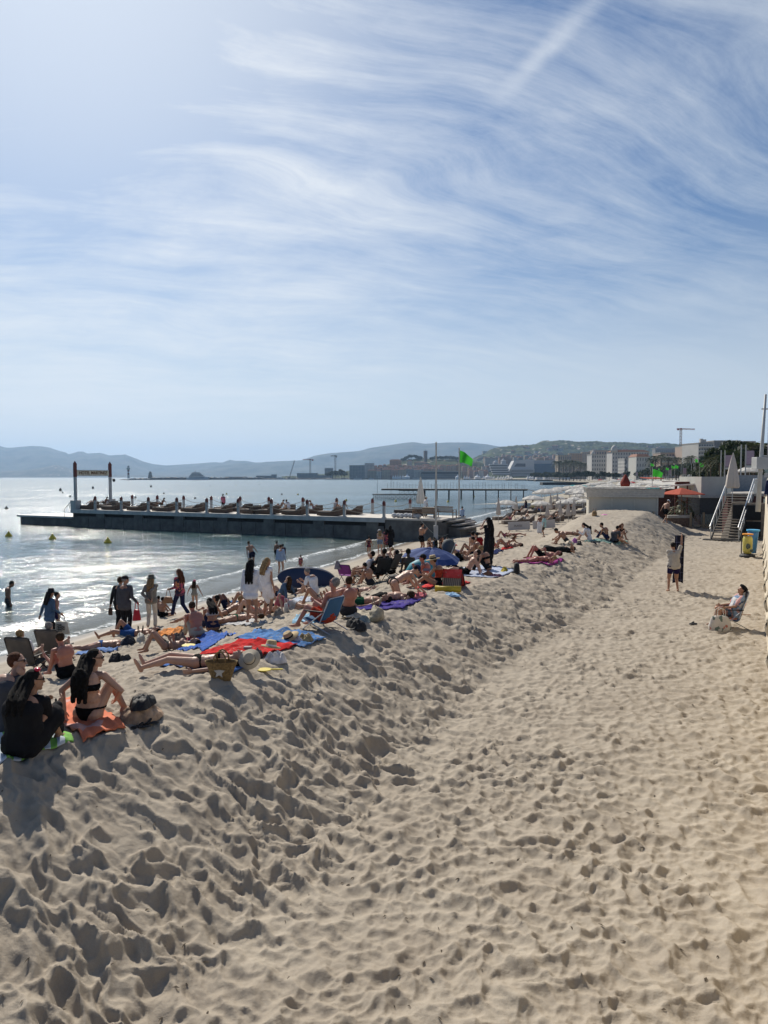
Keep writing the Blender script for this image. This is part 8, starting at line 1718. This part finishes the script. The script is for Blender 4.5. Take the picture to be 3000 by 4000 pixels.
flb = pattern_mat('leaf_print_bag', [(.50, .47, .42), (.48, .45, .42), (.52, .48, .44), (.12, .16, .14), (.40, .14, .10), (.5, .47, .43)], 9)
bag(2812, 2462, .62, .46, flb, 'large white bag with leaf print in front of the folding chair', d=.35, seed=45, soft=.12, loc=on_sand(2812, 2466), handle=new_mat('cream_strap', (.5, .46, .4)))
def slippers(px, py, rz, lb, c=blk):
    for k in (0, 1):
        p = on_sand(px, py) + Vector((.06 * k - .03, .14 * k, .01)); b = MB(); b.ball((0, 0, .015), .13, (1, .38, .11), sub=2); r = b.build('slipper', c, loc=p, smooth=True); r.rotation_euler = (0, 0, rz + .1 * k)
        s = MB(); s.tube([(-.02, -.045, .02), (.02, 0, .06), (-.02, .045, .02)], .016, seg=6); s.build('strap', c, r); tag(r, f"{['nearer', 'farther'][k]} slipper of the {lb}", 'slipper')
slippers(2712, 2442, .1, 'dark pair on the sand left of the leaf-print bag'); slippers(870, 2463, .6, 'striped pair behind the crumpled blue towel'); slippers(1008, 2466, .3, 'dark pair above the large blue towel'); slippers(560, 2858, .2, 'dark pair under the patterned bag'); slippers(1390, 2470, .2, 'black pair below the black sports bag'); slippers(2020, 2196, .5, 'pair at the feet of the sunburnt blond person'); slippers(1935, 2218, .1, 'dark pair behind the pale blanket')
b = MB(); b.box((0, 0, .03), (.55, .12, .04), bev=.01); o = b.build('plank', wood, loc=on_sand(2922, 2404)); tag(o, 'short wooden plank lying on the sand by the wall', 'plank')
# ---- blue paddle board on its edge
def board_():
    D = on_sand(1195, 2302); p = Vector(D); w = 2.30; h = .86; V = []; n = 40; k = 10
    r = empty('paddle_board', p, .04, 'dark blue paddle board propped on its edge near the water', 'paddle board')
    for j in range(k):
        a = 2 * math.pi * j / k
        for i in range(n):
            q = i / (n - 1) * 2 - 1; hh = h / 2 * (1 - abs(q) ** 2.6) ** .55 if abs(q) < 1 else 0; V.append((q * w / 2, .06 * math.sin(a) * (1 - abs(q) ** 6), h / 2 + hh * math.cos(a) + .03 * (1 - q * q)))
    F = [(j * n + i, j * n + i + 1, ((j + 1) % k) * n + i + 1, ((j + 1) % k) * n + i) for j in range(k) for i in range(n - 1)]; np_mesh('hull', np.array(V), np.array(F), new_mat('navy_board', (.012, .03, .085), rough=.5, var=.1), r)
    b = MB(); b.tube([(x / 20 * w / 2 * .97, -.062, h / 2 + h / 2 * (1 - abs(x / 20 * .97) ** 2.6) ** .55 - .02) for x in range(-20, 21)], .014, seg=5); b.build('edge_line', white_paint, r); r.rotation_euler = (R(-12), R(4), .04)
board_()
# ---- blue parasol with the pram and the teal tent
bp = on_sand(1678, 2236); r = make_open_parasol(0.95, 0.98, new_mat('blue_parasol_cloth', (.020, .055, .20), rough=.85, var=.06, trans=.06), .10, .62); zt = at_d(1678, 2138, bp.y).z; r.location = (bp.x, bp.y, bp.z); r.scale = (1.08, 1.08, (zt - bp.z) / 1.57); r.rotation_euler = (R(7), R(3), .2); tag(r, 'blue beach parasol tilted over the people behind the teal tent', 'parasol')
b = MB(); b.lathe([(.60, 0), (.56, .25), (.42, .48), (.2, .60), (.03, .63)], seg=20); 
for v in b.bm.verts: v.co.y *= .6
o = b.build('beach_tent', new_mat('teal_tent', (.03, .26, .32), rough=.6), smooth=True, loc=on_sand(1650, 2258)); tag(o, 'small teal pop-up beach tent behind the couple with hats', 'tent')
pr = empty('pushchair', on_sand(1738, 2222), .4, 'dark pushchair with grey hood right of the blue parasol', 'pushchair')
b = MB(); b.ball((0.15, 0, .82), .30, (.9, .8, 1)); b.build('hood', new_mat('grey_hood', (.07, .08, .085), rough=.8), pr, smooth=True); b = MB(); b.box((-.05, 0, .48), (.55, .4, .14), ry=.4, bev=.03); b.build('seat', blk, pr)
b = MB(); b.tube([(-.35, .2, .08), (.1, .2, .5), (.35, .2, 1.0)], .015); b.tube([(-.35, -.2, .08), (.1, -.2, .5), (.35, -.2, 1.0)], .015); b.tube([(.25, .2, .08), (-.05, .2, .5)], .015); b.tube([(.25, -.2, .08), (-.05, -.2, .5)], .015); b.build('frame', steel, pr)
for x, y in ((-.35, .2), (-.35, -.2), (.25, .2), (.25, -.2)): b = MB(); b.tube([(x, y - .02, .08), (x, y + .02, .08)], .09, seg=14); b.build('wheel', blk, pr)
# ---- folded coral beach seat, yellow case, blue ring
p = on_sand(1768, 2300); r = empty('beach_seat', p, -.35, 'coral red folding beach seat standing on the coral towel', 'beach_seat')
b = MB(); b.poly([(-.26, -.22, 0), (.26, -.22, 0), (.26, .02, .50), (-.26, .02, .50)], (0, .02, .01)); b.build('front_panel', stripe_mat('seat_stripe', (.35, .28, .22), (.12, .09, .07), 18, 0), r); b = MB(); b.poly([(-.27, -.08, .30), (.27, -.08, .30), (.27, .02, .53), (-.27, .02, .53)], (0, -.02, .01)); b.poly([(-.27, .02, .52), (.27, .02, .52), (.27, .40, .0), (-.27, .40, .0)], (0, .02, .02)); b.build('coral_cover', bpy.data.materials['towel_coral'], r); b = MB(); b.tube([(-.28, -.2, 0), (-.28, .03, .54), (-.28, .4, 0)], .014); b.tube([(.28, -.2, 0), (.28, .03, .54), (.28, .4, 0)], .014); b.build('frame', blk, r)
b = MB(); b.tube([(-.36, 0, .09), (.36, 0, .09)], .09, seg=12); o = b.build('rolled_mat', new_mat('yellow_vinyl', (.50, .36, .02), rough=.35), smooth=True, loc=on_sand(1750, 2314)); o.rotation_euler = (0, 0, -.15); tag(o, 'yellow rolled mat in front of the coral beach seat', 'mat')
bag(1765, 2324, .46, .10, (.25, .42, .60), 'pale blue inflatable folded before the yellow mat', seed=44, name='inflatable')
# ---- straw basket with the white star, hats, small things
def basket():
    p = on_sand(865, 2650); r = empty('straw_basket', p, -.05, 'straw basket with a white star and round handles in front of the blue towel', 'basket'); r.scale = (.84,) * 3
    bm_ = new_mat('basket_straw', (.22, .145, .06), rough=.85, var=.35, scale=26, bump=1.0, bscale=70); prof = [(.17, -.02), (.185, .03), (.22, .13), (.26, .24), (.30, .32), (.305, .335), (.285, .33), (.25, .22)]
    b = MB(); b.lathe(prof, seg=28)
    for v in b.bm.verts: v.co.y *= .52
    for f in list(b.bm.faces):
        if len(f.verts) > 6 and f.calc_center_median().z > .1: b.bm.faces.remove(f)
    b.build('basket', bm_, r, smooth=True)
    for y in (-.12, .12):
        b = MB(); b.tube([(-.11, y, .31), (-.10, y * .8, .43), (-.05, y * .7, .50), (.0, y * .7, .52), (.05, y * .7, .50), (.10, y * .8, .43), (.11, y, .31)], .014, seg=7); b.build('handle', bm_, r, smooth=True)
    pts = []
    for i in range(10): a = math.pi / 2 + i * math.pi / 5; q = .105 if i % 2 == 0 else .048; pts.append((q * math.cos(a), q * math.sin(a)))
    b = MB(); b.poly([(x, 0, z) for x, z in pts], (0, -.012, 0)); s = b.build('star', new_mat('white_bead', (.55, .50, .42), rough=.7), r, loc=(0, -.128, .155)); s.rotation_euler = (R(-17), 0, 0)
basket()
def hat(px, py, lb, rr=.20, rot=(0, 0, 0), up=.0, m=None, band='black'):
    p = on_sand(px, py) + Vector((0, 0, up)); r = empty('sun_hat', p, 0, lb, 'hat'); r.rotation_euler = rot; b = MB(); b.lathe([(rr, .004), (rr * .98, .016), (.095, .022), (.088, .10), (.07, .125), (.03, .112)], seg=24, wob=lambda th, j: 1 + (.05 * math.sin(2 * th) if j < 2 else 0)); b.build('hat_body', m or straw, r, smooth=True); b = MB(); b.lathe([(.0965, .026), (.093, .055)], seg=24); b.build('band', cloth(band), r)
hat(1130, 2508, 'straw hat lying on the large blue towel', rot=(R(14), R(-24), 0), up=.09); hat(1058, 2562, 'straw fedora with pale band on the white plastic bag', rr=.17, rot=(R(-8), R(10), 0), up=.16, band='white')
hat(975, 2618, 'wide pale visor hat covering the head of the lying person', rr=.17, rot=(R(62), R(8), 0), up=.17, m=new_mat('pale_raffia', (.50, .44, .34), rough=.9)); hat(2225, 2146, 'cream hat over the head of the person in the black dress', rr=.2, rot=(R(35), 0, 0), up=.2, m=new_mat('cream_raffia', (.52, .44, .34), rough=.9))
bag(1075, 2580, .40, .20, (.58, .56, .56), 'white plastic bag at the corner of the red towel', seed=50); bag(965, 2572, .30, .14, (.18, .17, .18), 'grey trainers heaped at the corner of the red towel', seed=51); bag(1008, 2566, .26, .18, (.08, .07, .08), 'dark striped pouch beside the grey trainers', seed=52); bag(1195, 2506, .36, .17, (.30, .23, .12), 'tan pouch on the large blue towel', seed=53); bag(1160, 2506, .34, .14, (.50, .50, .58), 'white shirt dropped on the large blue towel', seed=54); bag(775, 2516, .26, .14, (.30, .05, .10), 'red and white checked cloth on the crumpled blue towel', seed=55); bag(690, 2568, .44, .10, (.10, .06, .05), 'brown sandals heap left of the crumpled blue towel', seed=56); bag(1030, 2436, .3, .16, (.35, .36, .38), 'grey print bag at the feet of the standing pair', seed=57)
ylw = new_mat('yellow_plastic', (.62, .50, .06), rough=.4, var=.05)
b = MB(); b.lathe([(.15, 0), (.155, .012), (.15, .02)], seg=24); o = b.build('beach_disc', ylw, loc=on_sand(737, 2534) + Vector((0, 0, .06))); tag(o, 'round yellow disc lying on the crumpled blue towel', 'disc')
r = empty('beach_bat', on_sand(1032, 2622) + Vector((0, 0, .02)), .1, 'yellow beach bat lying right of the straw basket', 'bat'); b = MB(); b.lathe([(.10, 0), (.102, .010), (.10, .014)], seg=20); 
for v in b.bm.verts: v.co.x *= 1.15
b.build('blade', ylw, r); b = MB(); b.box((.20, 0, .008), (.20, .03, .018), bev=.004); b.build('handle', ylw, r)
b = MB(); b.box((0, 0, .03), (.14, .10, .05), bev=.008); o = b.build('book', new_mat('book_cover', (.25, .2, .2)), loc=on_sand(968, 2550) + Vector((0, 0, .04))); tag(o, 'small dark book on the red towel', 'book')
# ---- things held
def wr(k, s): i = X[k]; return wpos(i, i['J'][s][3])
def hang(name, k, s, w, h, m, lb, cat='bag', d=.3, dz=.0, dx=0.0, handle=True):
    p = wr(k, s) + Vector((dx, -.02, -.09 + dz)); r = empty(name, p, .1, lb, cat); b = MB(); z0 = -.28 if handle else -.02; b.box((0, 0, z0 - h / 2), (w, w * d, h), bev=.02, taper=.82); bmesh.ops.subdivide_edges(b.bm, edges=b.bm.edges[:], cuts=2)
    for v in b.bm.verts: v.co += Vector((.05, .05, .02)) * w * math.sin(v.co.x * 17 + v.co.z * 11)
    o = b.build('body', m, r, smooth=True)
    if handle: b = MB(); b.tube([(-w * .25, 0, z0), (-w * .08, 0, 0), (w * .08, 0, 0), (w * .25, 0, z0)], .012, seg=6); b.build('handle', m, r)
    return r
tt = hang('tote_bag', 'tote', 1, .42, .40, new_mat('tote_canvas', (.52, .49, .42), rough=.9), 'white tote bag with dark lettering carried by the denim jacket', d=.22, dz=.12, dx=.05)
for i, wd in enumerate(('THE', 'BEACH', 'HOTEL', 'CLUB')):
    o = text_obj(['BAG', 'BEACH', 'BEACH', 'BAG'][i], .075, blk, tt, .002, .004); o.location = (-.14, -.075, -.40 - i * .07); o.rotation_euler = (R(90), 0, 0)
hang('red_bag', 'gry', 1, .22, .34, new_mat('red_vinyl', (.50, .01, .03), rough=.45), 'red bag hanging from the hand of the grey-shirted person', d=.5, dz=.15)
hang('sandals', 'blk', -1, .14, .24, new_mat('brown_leather', (.07, .04, .025)), 'pair of brown sandals held by the person in black jacket', 'sandals', d=.5, handle=False)
hang('tan_handbag', 'flo', -1, .34, .22, new_mat('tan_leather', (.30, .16, .08), rough=.6), 'tan leather handbag on the arm of the flowered blouse', d=.4, dx=-.06, dz=.1)
# dark checked towel held up
pt = wr('lift', 1); q0 = X['lift']['o'].location; plaid = bpy.data.materials.new('plaid_cloth'); plaid.use_nodes = True; T = NT(plaid.node_tree); s3 = T.node('ShaderNodeSeparateXYZ', {0: T.node('ShaderNodeTexCoord').outputs['Object']}); a_ = T.math('LESS_THAN', T.math('FRACT', T.math('MULTIPLY', s3.outputs[0], 6.0)), .15); b_ = T.math('LESS_THAN', T.math('FRACT', T.math('MULTIPLY', s3.outputs[2], 3.6)), .12); T.l.new(T.mix(T.math('MULTIPLY', T.math('ADD', a_, b_), .5), (.008, .009, .022), (.12, .13, .22)), T.n['Principled BSDF'].inputs['Base Color']); T.n['Principled BSDF'].inputs['Roughness'].default_value = .95
V = []; n = 14; hgt = pt.z - q0.z - .22; m_ = 26
for j in range(m_):
    for i in range(n): u = i / (n - 1); v = j / (m_ - 1); V.append(((u - .62) * (.36 - .02 * v) - .05 * v, .10 + .045 * math.sin(u * 9 + v * 2) * (.4 + v), -v * hgt + .06 * math.sin(u * 3) * (v > .95)))
o = np_mesh('checked_towel', np.array(V), grid_faces(m_, n), plaid); o.location = pt + Vector((.03, .03, .05)); o.modifiers.new('t', 'SOLIDIFY').thickness = .012; tag(o, 'dark blue checked towel held up at arm length on the right', 'towel')
# red clip on the hood of black hair
i = X['blkrobe']; b = MB(); b.ball((.03, .02, .125), .045, (1.2, .8, .5)); o = b.build('hair_clip', new_mat('red_gloss', (.55, .01, .05), rough=.25), i['o'], smooth=True); o.matrix_local = i['M']

# ---- scraps of weed, bark and shell strewn over the sand
def debris():
    rg = random.Random(12); V, F = [], []
    for i in range(420):
        d = 4.5 + 22 * rg.random() ** 1.6; a = R(rg.uniform(-30, 27)); x, y = d * math.sin(a), d * math.cos(a)
        if x > wall_x(y) - .3 or st(x, y)[0] < 3: continue
        z = ground(x, y); L = rg.uniform(.012, .04); th = rg.uniform(0, 6.28); w = L * rg.uniform(.12, .4); c, s = math.cos(th), math.sin(th); k = len(V)
        for (u, v, h) in ((-1, 0, .002), (-.2, 1, .010), (1, .3, .004), (.1, -1, .012), (0, 0, .018)): V.append((x + c * u * L - s * v * w, y + s * u * L + c * v * w, z + h))
        for q in ((0, 1, 4), (1, 2, 4), (2, 3, 4), (3, 0, 4)): F.append(tuple(k + j for j in q))
    o = np_mesh('beach_debris', np.array(V), np.array(F), new_mat('dry_seaweed', (.06, .045, .03), rough=.9, var=.5, scale=3), smooth=False); tag(o, 'dark scraps of dry seaweed and bark strewn over the sand', 'debris', kind='stuff')
debris()
sc.cycles.use_denoising = True
